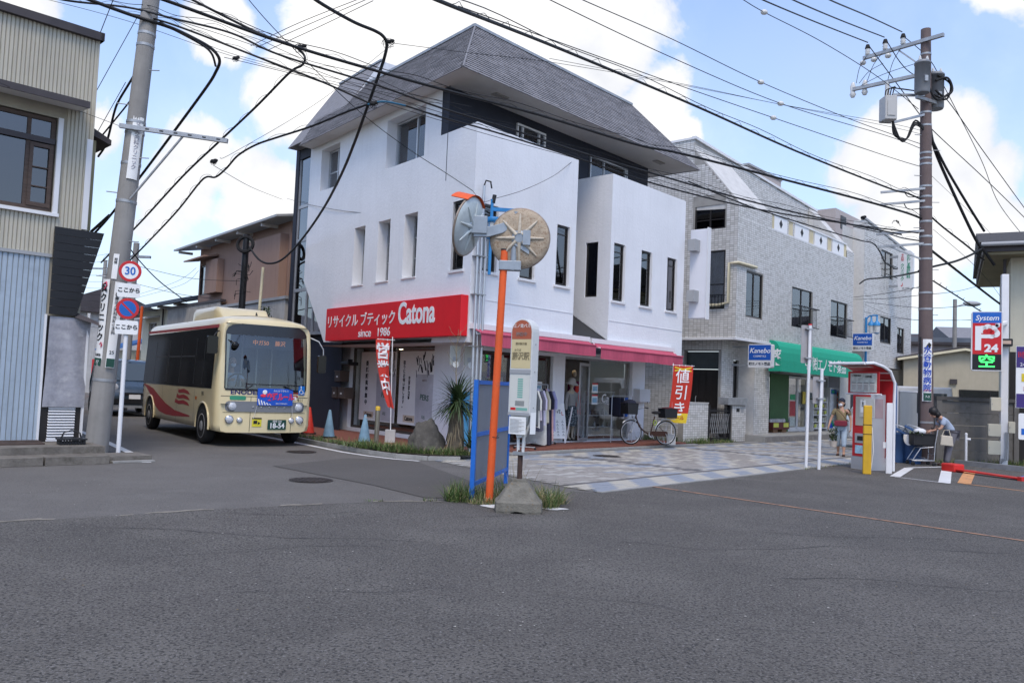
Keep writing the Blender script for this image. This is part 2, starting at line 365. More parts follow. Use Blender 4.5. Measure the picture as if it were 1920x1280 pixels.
path_strip('road_edge_line', [(-14.5, 31.5), (-9, 24.6), (-6.6, 21.9), (-5.5, 20.55), (-4.55, 19.3), (-3.55, 17.95), (-2.9, 17.3), (-2.3, 16.85), (-1.75, 16.62)], .13, M_lineW, .004)
path_strip('road_edge_line', [(-16.0, 27.6), (-12.0, 22.6), (-8.86, 18.28), (-7.2, 15.9), (-6.35, 14.6), (-6.18, 14.3)], .15, M_lineW, .004)
strip('parking_line_faded', (2.3, 13.9), (6.6, 9.15), .075, M_lineF)
# white bay and orange bay by the machine
bay = [(8.17, 17.42), (9.62, 19.92), (10.9, 20.6), (8.63, 16.5)]
strip('bay_line', (8.14, 17.45), (9.62, 19.9), .2, M_lineW); strip('bay_line', (8.68, 16.5), (10.9, 20.6), .22, M_lineW)
strip('bay_line', (8.10, 17.38), (8.74, 16.42), .06, M_lineW, .011); strip('bay_line', (9.62, 19.95), (10.9, 20.75), .12, M_lineW, .011)
strip('bay_line_orange', (9.1, 16.55), (11.15, 20.0), .24, M_lineO); strip('bay_line_orange', (9.05, 16.5), (10.2, 14.6), .07, M_lineO, .011)
bm = MB(); wm = MB()
bm.poly([(10.85, 18.0, .010), (11.4, 17.0, .010), (12.9, 18.6, .010), (12.1, 19.3, .010)], 0)
struct('bay_emblem', bm, mat('road_marking_blue', (.03, .16, .42), .8, var=.15, scale=5, col2=(.2, .25, .3), thr=(.55, .75)))
for q in (((11.0, 17.98), (11.42, 17.2)), ((11.42, 17.2), (12.7, 18.6)), ((11.3, 18.3), (11.9, 18.9)), ((11.55, 17.75), (12.15, 18.3))): strip('bay_emblem_line', q[0], q[1], .07, M_lineW, .015)

# shopping-street paving: rows of pavers run along the street
PAV = {'grey': mat('paver_grey', (.28, .262, .24), .85, var=.15, scale=9, bump=.3), 'lgrey': mat('paver_light', (.38, .365, .34), .85, var=.12, scale=9, bump=.3),
       'blue': mat('paver_blue', (.25, .275, .315), .85, var=.15, scale=9, bump=.3), 'cream': mat('paver_cream', (.42, .395, .34), .85, var=.12, scale=9, bump=.3), 'dark': mat('paver_dark', (.135, .13, .128), .85, var=.15, scale=9, bump=.3)}
PK = list(PAV); PM = [PAV[k] for k in PK]
sheet('shopping_street', [tuple(st(-1.28, .3))[:2], tuple(st(-2.45, 4.9))[:2], tuple(st(-2.5, 5.48))[:2], tuple(st(70, 5.48))[:2], tuple(st(70, .3))[:2]], .002, mat('paving_joint', (.16, .155, .145), .95, var=.2, scale=8))
pl = (.30, .15)
def left_edge(o): return -1.28 - 1.2 * min(max((o - .3) / 4.6, 0), 1)
big = []; rnd = random.Random(11)
o_ = .36; row = 0
while o_ < 5.40:
    wid = .15
    band = (5.40 - o_ - wid) ; lower = o_ > 4.55; upper = o_ < .84
    t_ = left_edge(o_ + .07) + (.0 if row % 2 else .15)
    col = 0
    while t_ < 45:
        if lower and o_ > 4.70: k = ('blue' if (int((t_ + row * .15) / .6) % 2 == 0) else 'cream') if rnd.random() > .06 else 'lgrey'
        elif upper and o_ > .5: k = ('blue' if (int((t_ + row * .15) / .6) % 2 == 0) else 'cream')
        elif lower or upper: k = 'dark'
        else:
            blk = int((t_ + 40) / 6.0); u = (t_ + 40) % 6.0
            if u < .35: k = 'dark'
            elif t_ < .0 and o_ > 1.2: k = 'lgrey' if rnd.random() < .25 else 'grey'
            else:
                w_ = math.sin((t_ * .9 + (o_ - 2.6) * 1.5 * (1 if blk % 2 else -1)) * 2.6)
                k = 'blue' if w_ > .55 and rnd.random() < .7 else ('lgrey' if w_ > -.1 else ('cream' if rnd.random() < .18 else 'grey'))
        big.append((t_, o_, k)); t_ += pl[0]
    o_ += wid; row += 1
def near(q): p = st(q[0] + .15, q[1] + .07); return p.length
band = sorted([q for q in big if q[1] > 4.55 and near(q) < 24], key=near)[:298]
bset = set((q[0], q[1]) for q in band)
pave_me = {}
for k in PK:
    b = MB(); b.box(.004, .004, 0, pl[0] - .004, pl[1] - .004, .010); pave_me[k] = b.mesh('paver', PAV[k])
street_root = tag(bpy.data.objects.new('street_border', None), kind='structure'); COL.objects.link(street_root)
street_root.location = tuple(C0 + Vec((0, 0, 0))); street_root.rotation_euler = (0, 0, RAD(SA))
for (t_, o_, k) in band:
    p = bpy.data.objects.new('paver', pave_me[k]); COL.objects.link(p); p.parent = street_root
    p.location = (t_, -o_ - .15, .004 + rnd.uniform(0, .003))
pb = MB(Matrix.Translation(C0) @ Matrix.Rotation(RAD(SA), 4, 'Z'))
for (t_, o_, k) in big:
    if (t_, o_) in bset: continue
    z = .012 + rnd.uniform(-.002, .003); x0, x1, y0, y1 = t_ + .004, t_ + .296, -o_ - .146, -o_ - .004
    vs = [(x0, y0, .003), (x1, y0, .003), (x1, y1, .003), (x0, y1, .003), (x0, y0, z), (x1, y0, z), (x1, y1, z), (x0, y1, z)]
    pb.add(vs, [(4, 5, 6, 7), (0, 1, 5, 4), (1, 2, 6, 5), (3, 0, 4, 7)], PK.index(k))
tag(pb.build('street_pavers', PM), kind='stuff')
km = MB(Matrix.Translation(C0) @ Matrix.Rotation(RAD(SA), 4, 'Z'))
for i in range(60): km.box(-2.5 + i * 1.0, -5.50, 0, -2.5 + i * 1.0 + .99, -5.40, .016)
for i in range(60): km.box(-1.25 + i * 1.0, -.35, 0, -1.25 + i + .99, -.20, .03 + .03 * (i < 11))
struct('paving_edge', km, M_conc)
# red tiled forecourt round the shop
M_redtile = mat('red_floor_tile', (.21, .075, .05), .75, var=.16, scale=12, bump=.4, bscale=30, col2=(.15, .06, .045), thr=(.5, .7))
fc = [st(9.3, .18), st(-1.0, .18), st(-1.3, -.6), (-3.1, 18.4, 0), (-4.3, 19.9, 0), (-5.75, 21.9, 0), (-7.2, 23.8, 0), (-8.2, 25.4, 0), (-6.5, 27, 0), st(5, -6), st(9.3, -6)]
fb = MB(); fb.prism([(p[0], p[1], .0) for p in fc], (0, 0, .1)); struct('shop_forecourt', fb, M_redtile)
tj = MB(Matrix.Translation(C0) @ Matrix.Rotation(RAD(SA), 4, 'Z'))
for i in range(16):
    for j in range(52):
        if i > 11: continue
        x0, y0 = -1.0 + j * .198, -.17 + i * .105
        tj.box(x0 + .004, y0 + .004, .095, x0 + .194, y0 + .101, .1025 + rnd.uniform(0, .002))
tag(tj.build('forecourt_tiles', M_redtile), kind='stuff')
M_soil = mat('soil', (.075, .062, .045), .95, var=.3, scale=6, bump=.8)
kb = MB(); kp = [(-9.4, 25.9), (-7.5, 23.6), (-6.1, 21.75), (-5.2, 20.6), (-4.15, 19.15), (-2.95, 17.65), (-2.3, 17.05), (-1.6, 16.78), (-.95, 17.0)]
for i in range(len(kp) - 1):
    a = Vec((*kp[i], 0)); b = Vec((*kp[i + 1], 0)); d = (b - a).normalized(); n = Vec((-d.y, d.x, 0)) * -.13; g = d * .008
    kb.prism([tuple(a + g), tuple(b - g), tuple(b - g - n), tuple(a + g - n)], (0, 0, .085))
struct('kerb', kb, M_conc)
sb = MB(); sp_ = [(-6.0, 21.8), (-5.1, 20.65), (-4.05, 19.2), (-2.85, 17.75), (-2.2, 17.15), (-1.6, 16.9), (-.9, 17.1), (-.45, 17.9), (-.95, 18.2), (-1.9, 18.2), (-2.9, 18.6), (-4.1, 20.0), (-5.6, 21.9)]
sb.poly([(x, y, .106) for x, y in sp_]); struct('planting_strip', sb, M_soil)
struct('planting_strip', MB(Matrix.Translation(C0) @ Matrix.Rotation(RAD(SA), 4, 'Z')).box(9.32, .1, .0, 12.9, 1.2, .05), M_soil)
# left kerb and step of the shed
lk = MB(Matrix.Translation((-8.04, 15.34, 0)) @ Matrix.Rotation(RAD(45), 4, 'Z'))
M_step = mat('dirty_step_concrete', (.17, .155, .135), .95, var=.3, scale=2.5, bump=.6, bscale=30, col2=(.09, .08, .065), thr=(.5, .72), streak=.4)
struct('shed_step', MB(lk.T).box(-6, -1.15, 0, .2, 0, .22), M_step)
for i in range(6): lk.box(-.02 - i * 1.0, -2.0, 0, -i * 1.0 - .99, -1.85, .13)
struct('shed_kerb', lk, M_step)
struct('shed_pavement', MB(lk.T).box(-6, -1.84, 0, .75, -1.15, .10), M_step)
struct('shed_pavement', MB(lk.T).box(.05, -1.98, 0, .75, -1.86, .03), M_conc)
# manhole covers
M_iron = mat('cast_iron', (.06, .05, .045), .6, .5, var=.3, scale=9, bump=.5)
for (x, y, r, nm) in ((-2.99, 12.77, .33, 'round iron manhole cover in the dark road patch'), (-4.35, 17.58, .31, 'round iron manhole cover beside the bus'), (2.35, 19.65, .33, 'round iron manhole cover among the grey pavers')):
    t = thing('manhole_cover', nm, 'manhole', (x, y, .013 if x > 0 else .0045))
    b = MB(); b.lathe([(r * .86, 0), (r * .86, .008)], 28); b.build('lid', M_iron, t)
    b = MB()
    for i in range(28):
        a0, a1 = 2 * math.pi * i / 28, 2 * math.pi * (i + 1) / 28
        b.poly([(r * .9 * math.cos(a0), r * .9 * math.sin(a0), .007), (r * math.cos(a0), r * math.sin(a0), .007), (r * math.cos(a1), r * math.sin(a1), .007), (r * .9 * math.cos(a1), r * .9 * math.sin(a1), .007)])
    b.build('ring', M_iron, t)
    b = MB()
    treads = b
    for i in range(-3, 4):
        for j in range(-3, 4):
            if i * i + j * j < 11: b.box(i * .08 - .025, j * .08 - .025, .008, i * .08 + .025, j * .08 + .025, .012)
    b.build('tread', M_iron, t, 'stuff')
# ---------------------------------------------------------------- the white shop building
TL = Matrix.Rotation(RAD(-99.9), 4, 'Z')          # left facade: local x = -s, faces -y
shop = thing('shop_building', 'white three storey corner building with grey shingled mansard roof and red shop sign', 'building', tuple(C0), SA)
ZB, ZT, ZE = 2.50, 7.44, 8.56
b = MB(TL)
winL = [(-4.08, -2.2, 7.10, 8.39, .34), (-8.0, -6.8, 7.14, 8.40, .30), (-5.63, -5.02, 4.14, 5.74, .32), (-4.3, -3.67, 4.14, 5.74, .32), (-2.97, -2.35, 4.14, 5.74, .32), (-.82, -.33, 4.15, 5.74, .10)]
wall(b, -8.78, -1.48, 2.62, 8.60, 0, winL + [(-8.78, -7.2, 2.62, 4.5, 0)])
wall(b, -1.48, 0, ZB, ZT, 0, [winL[5]])
b.poly([(-8.78, 0, 4.5), (-7.2, 0, 2.62), (-7.2, 0, 4.5)])
b.poly([(-8.78, 0, 4.5), (-8.78, .9, 4.5), (-7.2, .9, 2.62), (-7.2, 0, 2.62)])
b.poly([(-8.78, 0, 4.5), (-8.78, 0, 8.6), (-8.78, .9, 8.6), (-8.78, .9, 4.5)])
b.poly([(-7.2, 0, 2.62), (-7.2, .8, 2.62), (-1.48, .8, 2.62), (-1.48, 0, 2.62)]); b.poly([(-1.48, 0, 2.62), (-1.48, 0, ZB), (-1.48, .8, ZB), (-1.48, .8, 2.62)])
b.build('side_wall', M_white, shop)
b = MB()
winR = [(.30, .80, 4.13, 5.66, .1), (1.63, 2.14, 4.13, 5.66, .1), (2.98, 3.48, 4.13, 5.65, .1)]
wall(b, 0, 3.75, ZB, ZT, 0, winR)
b.poly([(3.75, 0, ZB), (3.75, 1.2, ZB), (3.75, 1.2, ZT), (3.75, 0, ZT)])
b.box(.02, .001, ZT - .001, 3.749, .16, ZT + .002)                       # parapet cap
b.poly([(.03, .16, 6.3), (.03, .16, ZT), (3.75, .16, ZT), (3.75, .16, 6.3)])
b.build('front_wall', M_white, shop)
b = MB()
winR2 = [(5.46, 5.98, 4.0, 5.58, .1), (6.82, 7.35, 4.0, 5.58, .1), (8.22, 8.74, 4.0, 5.58, .1)]
wall(b, 5.30, 9.19, ZB, ZT, 0, winR2)
Ts = Matrix.Translation((5.30, 0, 0)) @ Matrix.Rotation(RAD(-90), 4, 'Z')   # side face of the right block, faces -x ; local x = -y
q = MB(Ts); wall(q, -1.2, 0, 3.62, ZT, 0, [(-.84, -.42, 4.1, 5.61, .1)]); q.poly([(-1.2, 0, 3.62), (0, 0, 2.9), (0, 0, 3.62)])
b.v_off = len(b.v); b.v += [p for p in q.v]; b.f += [[i + b.v_off for i in f] for f in q.f]; b.m += q.m; b.s += q.s
b.poly([(9.19, 0, ZB), (9.19, 7, ZB), (9.19, 7, ZT), (9.19, 0, ZT)]); b.box(5.31, .001, ZT - .001, 9.18, .16, ZT + .002)
b.poly([(5.31, .16, 6.3), (5.31, .16, ZT), (9.18, .16, ZT), (9.18, .16, 6.3)])
b.build('front_wall', M_white, shop)
b = MB()
b.box(.06, -.012, 3.475, 3.72, .0, 3.49); b.build('string_line', M_trim, shop)
b = MB(); b.box(5.33, -.012, 3.435, 9.16, 0, 3.45); b.build('string_line', M_trim, shop)
# recessed dark upper wall, the dark slot and its sloped bottom
b = MB()
wall(b, .22, 8.88, 6.3, 8.58, 1.2, [(2.62, 3.81, 7.2, 8.36, .1), (5.79, 7.72, 6.8, 8.28, .1)])
b.poly([(8.88, 1.2, 6.3), (8.88, 7, 6.3), (8.88, 7, 8.58), (8.88, 1.2, 8.58)])
b.poly([(.262, 1.462, 6.3), (.262, 1.462, 8.58), (.20, 1.15, 8.58), (.20, 1.15, 6.3)])
b.build('recessed_wall', M_navy, shop)
b = MB(); b.poly([(3.75, 1.2, 2.9), (5.30, 1.2, 2.9), (5.30, 1.2, 6.3), (3.75, 1.2, 6.3)])
b.build('slot_wall', M_navy, shop)
M_rib = mat('black_ribbed_metal', (.014, .015, .018), .5, var=.1)
b = MB()
for i in range(10):
    y0, y1 = -.04 + i * .127, -.04 + (i + 1) * .127; z0 = 2.86 + i * .077
    b.prism([(3.76, y0, z0), (3.76, y1, z0 + .077), (3.76, y1, z0 + .055), (3.76, y0 - .01, z0 - .02)], (1.53, 0, 0))
b.build('slot_canopy', M_rib, shop, 'stuff')
struct_floor = MB(); struct_floor.poly([(.05, .16, 6.3), (3.75, .16, 6.3), (3.75, 1.2, 6.3), (.24, 1.2, 6.3)]); struct_floor.poly([(5.3, .16, 6.3), (9.18, .16, 6.3), (9.18, 1.2, 6.3), (5.3, 1.2, 6.3)]); struct_floor.build('balcony_floor', M_conc, shop)
# roof: soffit, two shingled slopes, hip end
E0 = (-.02, -.03); dLl = Vec((math.cos(RAD(80.1)), math.sin(RAD(80.1)), 0)); nLl = Vec((-dLl.y, dLl.x, 0))
ec = Vec((-.02, -.03, 8.55)) + nLl * .54 + Vec((.09, 0, 0)); el = ec + dLl * 8.62; er = Vec((9.9, -.03, 8.55))
rz = 10.60; ins = 1.66; rc = Vec((ec.x + ins * 1.19 - .02, ec.y + ins, rz)); rr = Vec((ec.x + 9.02, ec.y + ins, rz)); rl = rc + dLl * 8.6
rb = Vec((9.9 - .9, 8, rz))
M_soffit = mat('soffit_paint', (.60, .59, .575), .8, var=.05, scale=2)
b = MB(); eb = er + Vec((-.4, 8, 0))
b.poly([tuple(p + Vec((0, 0, .02))) for p in (ec, el, el + Vec((2, 0, 0)), eb, er)])
b.build('soffit', M_soffit, shop)
b = MB(); 
for (x, y) in ((1.15, .55), (8.2, .45)): b.box(x, y, 8.545, x + .45, y + .16, 8.569)
for i, (x, y) in enumerate(((1.15, .55), (8.2, .45))): MB().box(x, y, 8.54, x + .45, y + .17, 8.569).build('soffit_vent', mat('vent_grille', (.32, .31, .29), .7, var=.2, scale=40), shop)
M_roofdeck = mat('roof_deck', (.07, .07, .078), .9, var=.1)
b = MB(); b.poly([tuple(p) for p in (ec, er, rr, rc)]); b.poly([tuple(p) for p in (el, ec, rc, rl)]); b.poly([tuple(p) for p in (er, eb, rb, rr)]); b.poly([tuple(p) for p in (rc, rr, rb, rl)])
b.build('roof', M_roofdeck, shop)
SHN = [mat('shingle_' + k, c, .85, var=.12, scale=7, bump=.4, bscale=120) for k, c in (('grey', (.24, .235, .25)), ('mid', (.21, .207, .22)), ('dark', (.18, .178, .19)))]
rnd = random.Random(5)
def shingles(p00, p10, p11, p01, rows, wdt, name):
    b = MB(); nrm = (p10 - p00).cross(p01 - p00).normalized()
    if nrm.z < 0: nrm = -nrm
    up = (p01 - p00) - (p10 - p00).normalized() * (p01 - p00).dot((p10 - p00).normalized()); 
    for r in range(rows):
        v0, v1 = r / rows, (r + 1) / rows
        a0, a1 = p00.lerp(p01, v0), p10.lerp(p11, v0); c0, c1 = p00.lerp(p01, v1), p10.lerp(p11, v1)
        L0 = (a1 - a0).length; d = (a1 - a0).normalized(); x = -rnd.uniform(0, wdt); cs = (c0 - a0).dot(d); ce = L0 + (c1 - a1).dot(d)
        while x < L0 + .5:
            xa, xb = x + .005, x + wdt - .005; x += wdt
            ya, yb = max(xa, 0), min(xb, L0); yc, yd = max(xa, cs), min(xb, ce)
            if ya >= yb - .01 or yc >= yd - .01: continue
            hh = .020 + rnd.uniform(0, .006); k = rnd.choice((0, 0, 1, 1, 2))
            q = [a0 + d * ya + nrm * hh, a0 + d * yb + nrm * hh, c0 + d * (yd - cs) + nrm * .006, c0 + d * (yc - cs) + nrm * .006]
            g = [a0 + d * ya, a0 + d * yb]
            b.add([tuple(v) for v in q + g], [(0, 1, 2, 3), (4, 5, 1, 0)], k)
    return b.build(name, SHN, shop, 'stuff')
shingles(ec, er, rr, rc, 25, .36, 'roof_shingles'); shingles(el, ec, rc, rl, 25, .36, 'roof_shingles'); shingles(er, eb, rb, rr, 25, .36, 'roof_shingles')
b = MB(); h = .05
for (p, q) in ((ec, rc), (er, rr)): MB().tube([tuple(p + Vec((0, 0, .02))), tuple(q + Vec((0, 0, .02)))], .025, 6).build('hip_cap', SHN[1], shop)
b = MB(); b.prism([tuple(rc + Vec((-.05, -.05, 0))), tuple(rr + Vec((.05, -.05, 0))), tuple(rr + Vec((.05, -.05, .07))), tuple(rc + Vec((-.05, -.05, .07)))], (0, .12, 0)); b.build('roof_coping', M_steel, shop)
b = MB(); n2 = nLl * .05; b.prism([tuple(rc + n2), tuple(rl + n2), tuple(rl + n2 + Vec((0, 0, .07))), tuple(rc + n2 + Vec((0, 0, .07)))], tuple(-nLl * .12)); b.build('roof_coping', M_steel, shop)
# windows of the upper storeys
WF, BF = M_alu, M_dark
window(shop, -4.06, -2.22, 7.12, 8.37, .29, WF, G_win, TL, (.55,), curtain=M_curtain, fw=.05)
window(shop, -7.98, -6.82, 7.16, 8.38, .25, WF, G_dark, TL, (.5,), (.45,), curtain=M_curtain2)
for (a, c) in ((-5.61, -5.04), (-4.28, -3.69), (-2.95, -2.37)): window(shop, a, c, 4.16, 5.72, .28, M_steel, G_dark, TL, (), (.33, .66), curtain=DARKROOM, fw=.035)
window(shop, -.80, -.35, 4.18, 5.72, .05, M_dark, G_dark, TL, (), (.66,), curtain=M_curtain2, fw=.03)
for (a, c, d, e) in ((.32, .78, 4.16, 5.64), (1.65, 2.12, 4.16, 5.64), (3.0, 3.46, 4.16, 5.63), (5.48, 5.96, 4.03, 5.56), (6.84, 7.33, 4.03, 5.56), (8.24, 8.72, 4.03, 5.56)):
    window(shop, a, c, d, e, .04, M_dark, G_dark, None, (), (.86,), curtain=DARKROOM, fw=.032, back=.3)
window(shop, -.82, -.44, 4.12, 5.59, .04, M_dark, G_dark, Ts, curtain=DARKROOM, fw=.03, back=.3)
window(shop, 2.64, 3.79, 7.22, 8.34, 1.16, M_trim, G_win, None, (.2, .78), curtain=M_curtain2, fw=.045)
window(shop, 5.81, 7.70, 6.82, 8.26, 1.16, M_alu, G_win, None, (.36, .95), curtain=M_curtain, fw=.045)
for (a, c, z) in ((.30, .80, 4.13), (1.63, 2.14, 4.13), (2.98, 3.48, 4.13), (5.46, 5.98, 4.0), (6.82, 7.35, 4.0), (8.22, 8.74, 4.0)):
    MB().box(a - .07, -.05, z - .06, c + .07, .0, z - .002).build('window_sill', M_trim, shop); 
    q = MB(); q.box(c, -.02, z, c + .05, .0, z + 1.56); q.build('window_trim', M_trim, shop)
MB(TL).box(-.88, -.04, 4.09, -.27, 0, 4.148).build('window_sill', M_trim, shop)
for (a, c) in ((-5.63, -5.02), (-4.3, -3.67), (-2.97, -2.35)): MB(TL).box(a - .03, -.03, 4.11, c + .02, .0, 4.139).build('window_sill', M_trim, shop)
# stair tower of glass beyond the left facade
b = MB(TL)
b.box(-10.62, .32, .1, -10.38, .75, 8.98); b.box(-10.38, .34, 8.62, -8.78, .75, 8.98)
b.box(-10.38, .5, .1, -7.0, .52, 4.0)
b.build('stair_tower', M_navy, shop)
b = MB(TL)
for x in (-10.36, -9.36, -8.86): b.box(x - .045, .36, 2.9, x + .045, .44, 8.62)
for z in (4.35, 5.95, 7.05, 2.95): b.box(-10.36, .365, z - .05, -8.2, .435, z + .05)
fr = b.build('stair_window', mat('silver_frame', (.40, .41, .43), .4, .4, var=.05), shop)
for (x0, x1) in ((-10.31, -9.41), (-9.31, -8.4)):
    for (z0, z1) in ((3.0, 4.3), (4.4, 5.9), (6.0, 7.0), (7.1, 8.6)): MB(TL).box(x0, .39, z0, x1, .40, z1).build('pane', G_dark, fr)
MB(TL).box(-10.3, 1.3, .1, -7.3, 1.32, 8.6).build('stair_back_wall', mat('stair_interior', (.10, .075, .07), .9, var=.3, scale=1.2), shop)
b = MB(TL); b.prism([(-10.5, -.05, 8.95), (-10.5, 1.66, 11.5), (-10.5, 5, 11.5), (-10.5, 5, 8.9)], (2.84, 0, 0)); b.build('tower_roof', SHN[1], shop)
b = MB(TL); b.poly([(-7.655, 1.66, 11.5), (-7.655, 5, 11.5), (-7.655, 5, 9.5), (-7.655, .4, 9.5)]); b.build('tower_end_wall', mat('pale_metal', (.62, .64, .68), .5), shop)
b = MB(TL); b.prism([(-10.5, 1.62, 11.5), (-7.62, 1.62, 11.5), (-7.62, 1.62, 11.56), (-10.5, 1.62, 11.56)], (0, .15, 0)); b.build('roof_coping', M_steel, shop)
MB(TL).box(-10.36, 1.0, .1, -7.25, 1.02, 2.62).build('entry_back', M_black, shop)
# ---- ground floor
GX, GY = 1.0, 1.13; s0 = 1.15
TG = Matrix.Translation((GX, GY, 0)) @ TL
b = MB(TG)
wall(b, -7.0 + .15, 0, .1, 2.62, 0, [(-5.75, -1.25, .2, 2.55, .25)])
b.build('ground_wall', M_white, shop)
b = MB(TG); b.box(-6.86, .002, .1, -5.9, .5, 2.62); b.build('pillar', M_white, shop)
b = MB()
wall(b, GX, 8.97, .1, 2.62, GY, [(1.55, 4.43, .14, 2.42, .2), (4.95, 8.27, .12, 2.45, .2)])
b.poly([(8.97, GY, .1), (8.97, 7, .1), (8.97, 7, 2.62), (8.97, GY, 2.62)])
b.build('ground_wall', M_white, shop)
b = MB(); b.poly([(0, 0, ZB + .004), (9.19, 0, ZB + .004), (9.19, 7, ZB + .004), (1, 7, ZB + .004)]); b.build('overhang_soffit', M_soffit, shop)
# shop windows
f = MB(TG)
for x in (-5.74, -3.52, -1.26): f.box(x - .035, .12, .2, x + .035, .19, 2.55)
f.box(-5.74, .125, 2.48, -1.26, .185, 2.55); f.box(-5.74, .125, .2, -1.26, .185, .27)
fo = f.build('shop_window', mat('bronze_frame', (.075, .06, .05), .45, .3), shop)
for (x0, x1) in ((-5.70, -3.56), (-3.48, -1.30)): MB(TG).box(x0, .15, .27, x1, .158, 2.48).build('pane', G_shop, fo)
f = MB()
for x in (1.57, 3.02, 4.41): f.box(x - .03, GY + .1, .14, x + .03, GY + .17, 2.42)
f.box(1.57, GY + .105, 2.36, 4.41, GY + .165, 2.42); f.box(1.57, GY + .105, .14, 4.41, GY + .165, .2)
fo = f.build('shop_window', mat('bronze_frame'), shop)
for (x0, x1) in ((1.6, 2.99), (3.05, 4.38)): MB().box(x0, GY + .13, .2, x1, GY + .138, 2.36).build('pane', G_shop, fo)
f = MB()
for x in (4.98, 6.22, 8.24): f.box(x - .025, GY + .1, .12, x + .025, GY + .17, 2.45)
f.box(4.98, GY + .105, 2.39, 8.24, GY + .165, 2.45); f.box(6.22, GY + .105, .12, 8.24, GY + .165, .17)
fo = f.build('shop_window', M_steel, shop)
MB().box(6.24, GY + .13, .17, 8.22, GY + .138, 2.39).build('pane', G_shop, fo)
d = MB(); M2 = Matrix.Translation((6.2, GY + .1, 0)) @ Matrix.Rotation(RAD(200), 4, 'Z')
d.box(.02, 0, .15, .06, .03, 2.3, 0, M2); d.box(.9, 0, .15, .94, .03, 2.3, 0, M2); d.box(.06, 0, .15, .9, .03, .22, 0, M2); d.box(.06, 0, 2.22, .9, .03, 2.3, 0, M2)
do = d.build('door', M_alu, shop); MB().box(.06, .01, .22, .9, .018, 2.22, 0, M2).build('pane', G_shop, do)
h_ = MB(); h_.tube([tuple(M2 @ Vec((.86, -.04, .8))), tuple(M2 @ Vec((.86, -.06, 1.0))), tuple(M2 @ Vec((.86, -.06, 1.3))), tuple(M2 @ Vec((.86, -.04, 1.5)))], .014, 6); h_.build('handle', M_steel, do)
tx = text('Catona', .34, M_whiteink, fo, (7.35, GY + .12, 1.32), name='lettering', shear=.15)
text('RECYCLE BOUTIQUE', .06, M_whiteink, fo, (7.45, GY + .12, 1.16))
# interior
M_inwall = mat('warm_interior_wall', (.21, .10, .055), .9, var=.45, scale=.9)
b = MB(); b.poly([(2.4, 6.9, .1), (9, 6.9, .1), (9, 6.9, 2.6), (2.4, 6.9, 2.6)]); b.poly([(4.7, 1.4, .1), (4.7, 5.2, .1), (4.7, 5.2, 2.6), (4.7, 1.4, 2.6)])
b.build('interior_wall', M_inwall, shop)
b = MB(); b.poly([(GX, GY + .2, 2.56), (9, GY + .2, 2.56), (9, 7, 2.56), (2, 7, 2.56)]); b.build('interior_ceiling', mat('interior_ceiling', (.22, .17, .13), .9), shop)
b = MB(); b.poly([(GX, GY + .1, .104), (9, GY + .1, .104), (9, 7, .104), (2, 7, .104)]); b.build('interior_floor', mat('interior_floor', (.14, .10, .08), .6, var=.2), shop)
M_lamp = mat('lit_lamp', (1, .82, .55), .5, var=0, emit=30)
for (x, y) in ((2.0, 2.0), (2.5, 2.1), (3.2, 3.0), (6.8, 2.4), (7.4, 2.5)): MB().cyl((x, y, 2.55), (x, y, 2.50), .055, n=12).build('ceiling_lamp', M_lamp, shop)
b = MB(TG)
for x in (-2.3, -4.4): b.cyl((x, .9, 2.54), (x, .9, 2.5), .04, n=10)
for x in (-2.3, -4.4): MB(TG).cyl((x, .9, 2.55), (x, .9, 2.50), .05, n=10).build('ceiling_lamp', M_lamp, shop)
# red sign box on the left facade
sg = thing('shop_sign', 'wide red shop sign with white lettering on the left side of the white building', 'shop sign', tuple(C0 + Vec((0, 0, 0))), SA - 99.9)
sb_ = MB(); sb_.box(-6.70, -.20, 2.63, -.04, -.002, 3.54); bevel(sb_.build('sign_box', M_red, sg), .01)
text('リサイクル ブティック', .37, M_whiteink, sg, (-4.73, -.204, 3.13), xs=1.0, bold=.004, depth=.004)
text('Catona', .74, M_whiteink, sg, (-1.90, -.204, 3.20), xs=.76, bold=.018, depth=.004)
text('since   1986', .30, M_whiteink, sg, (-3.9, -.204, 2.79), xs=1.15, bold=.003, depth=.004)
# blank white projecting sign on the right end
sg = thing('projecting_sign', 'tall blank white projecting light box at the right end of the white building', 'sign', tuple(st(9.19, 0)), SA)
b = MB(); b.rbox(.30, -.60, 3.86, .46, -.02, 6.60, .02, ax='y'); bevel(b.build('light_box', mat('white_acrylic', (.72, .73, .78), .35, var=.02), sg), .012)
for z in (4.35, 5.9): MB().box(.0, -.36, z, .30, -.1, z + .35).build('bracket', M_grey, sg)
MB().box(.28, -.63, 3.83, .48, -.601, 6.63).build('edge_trim', M_trim, sg)
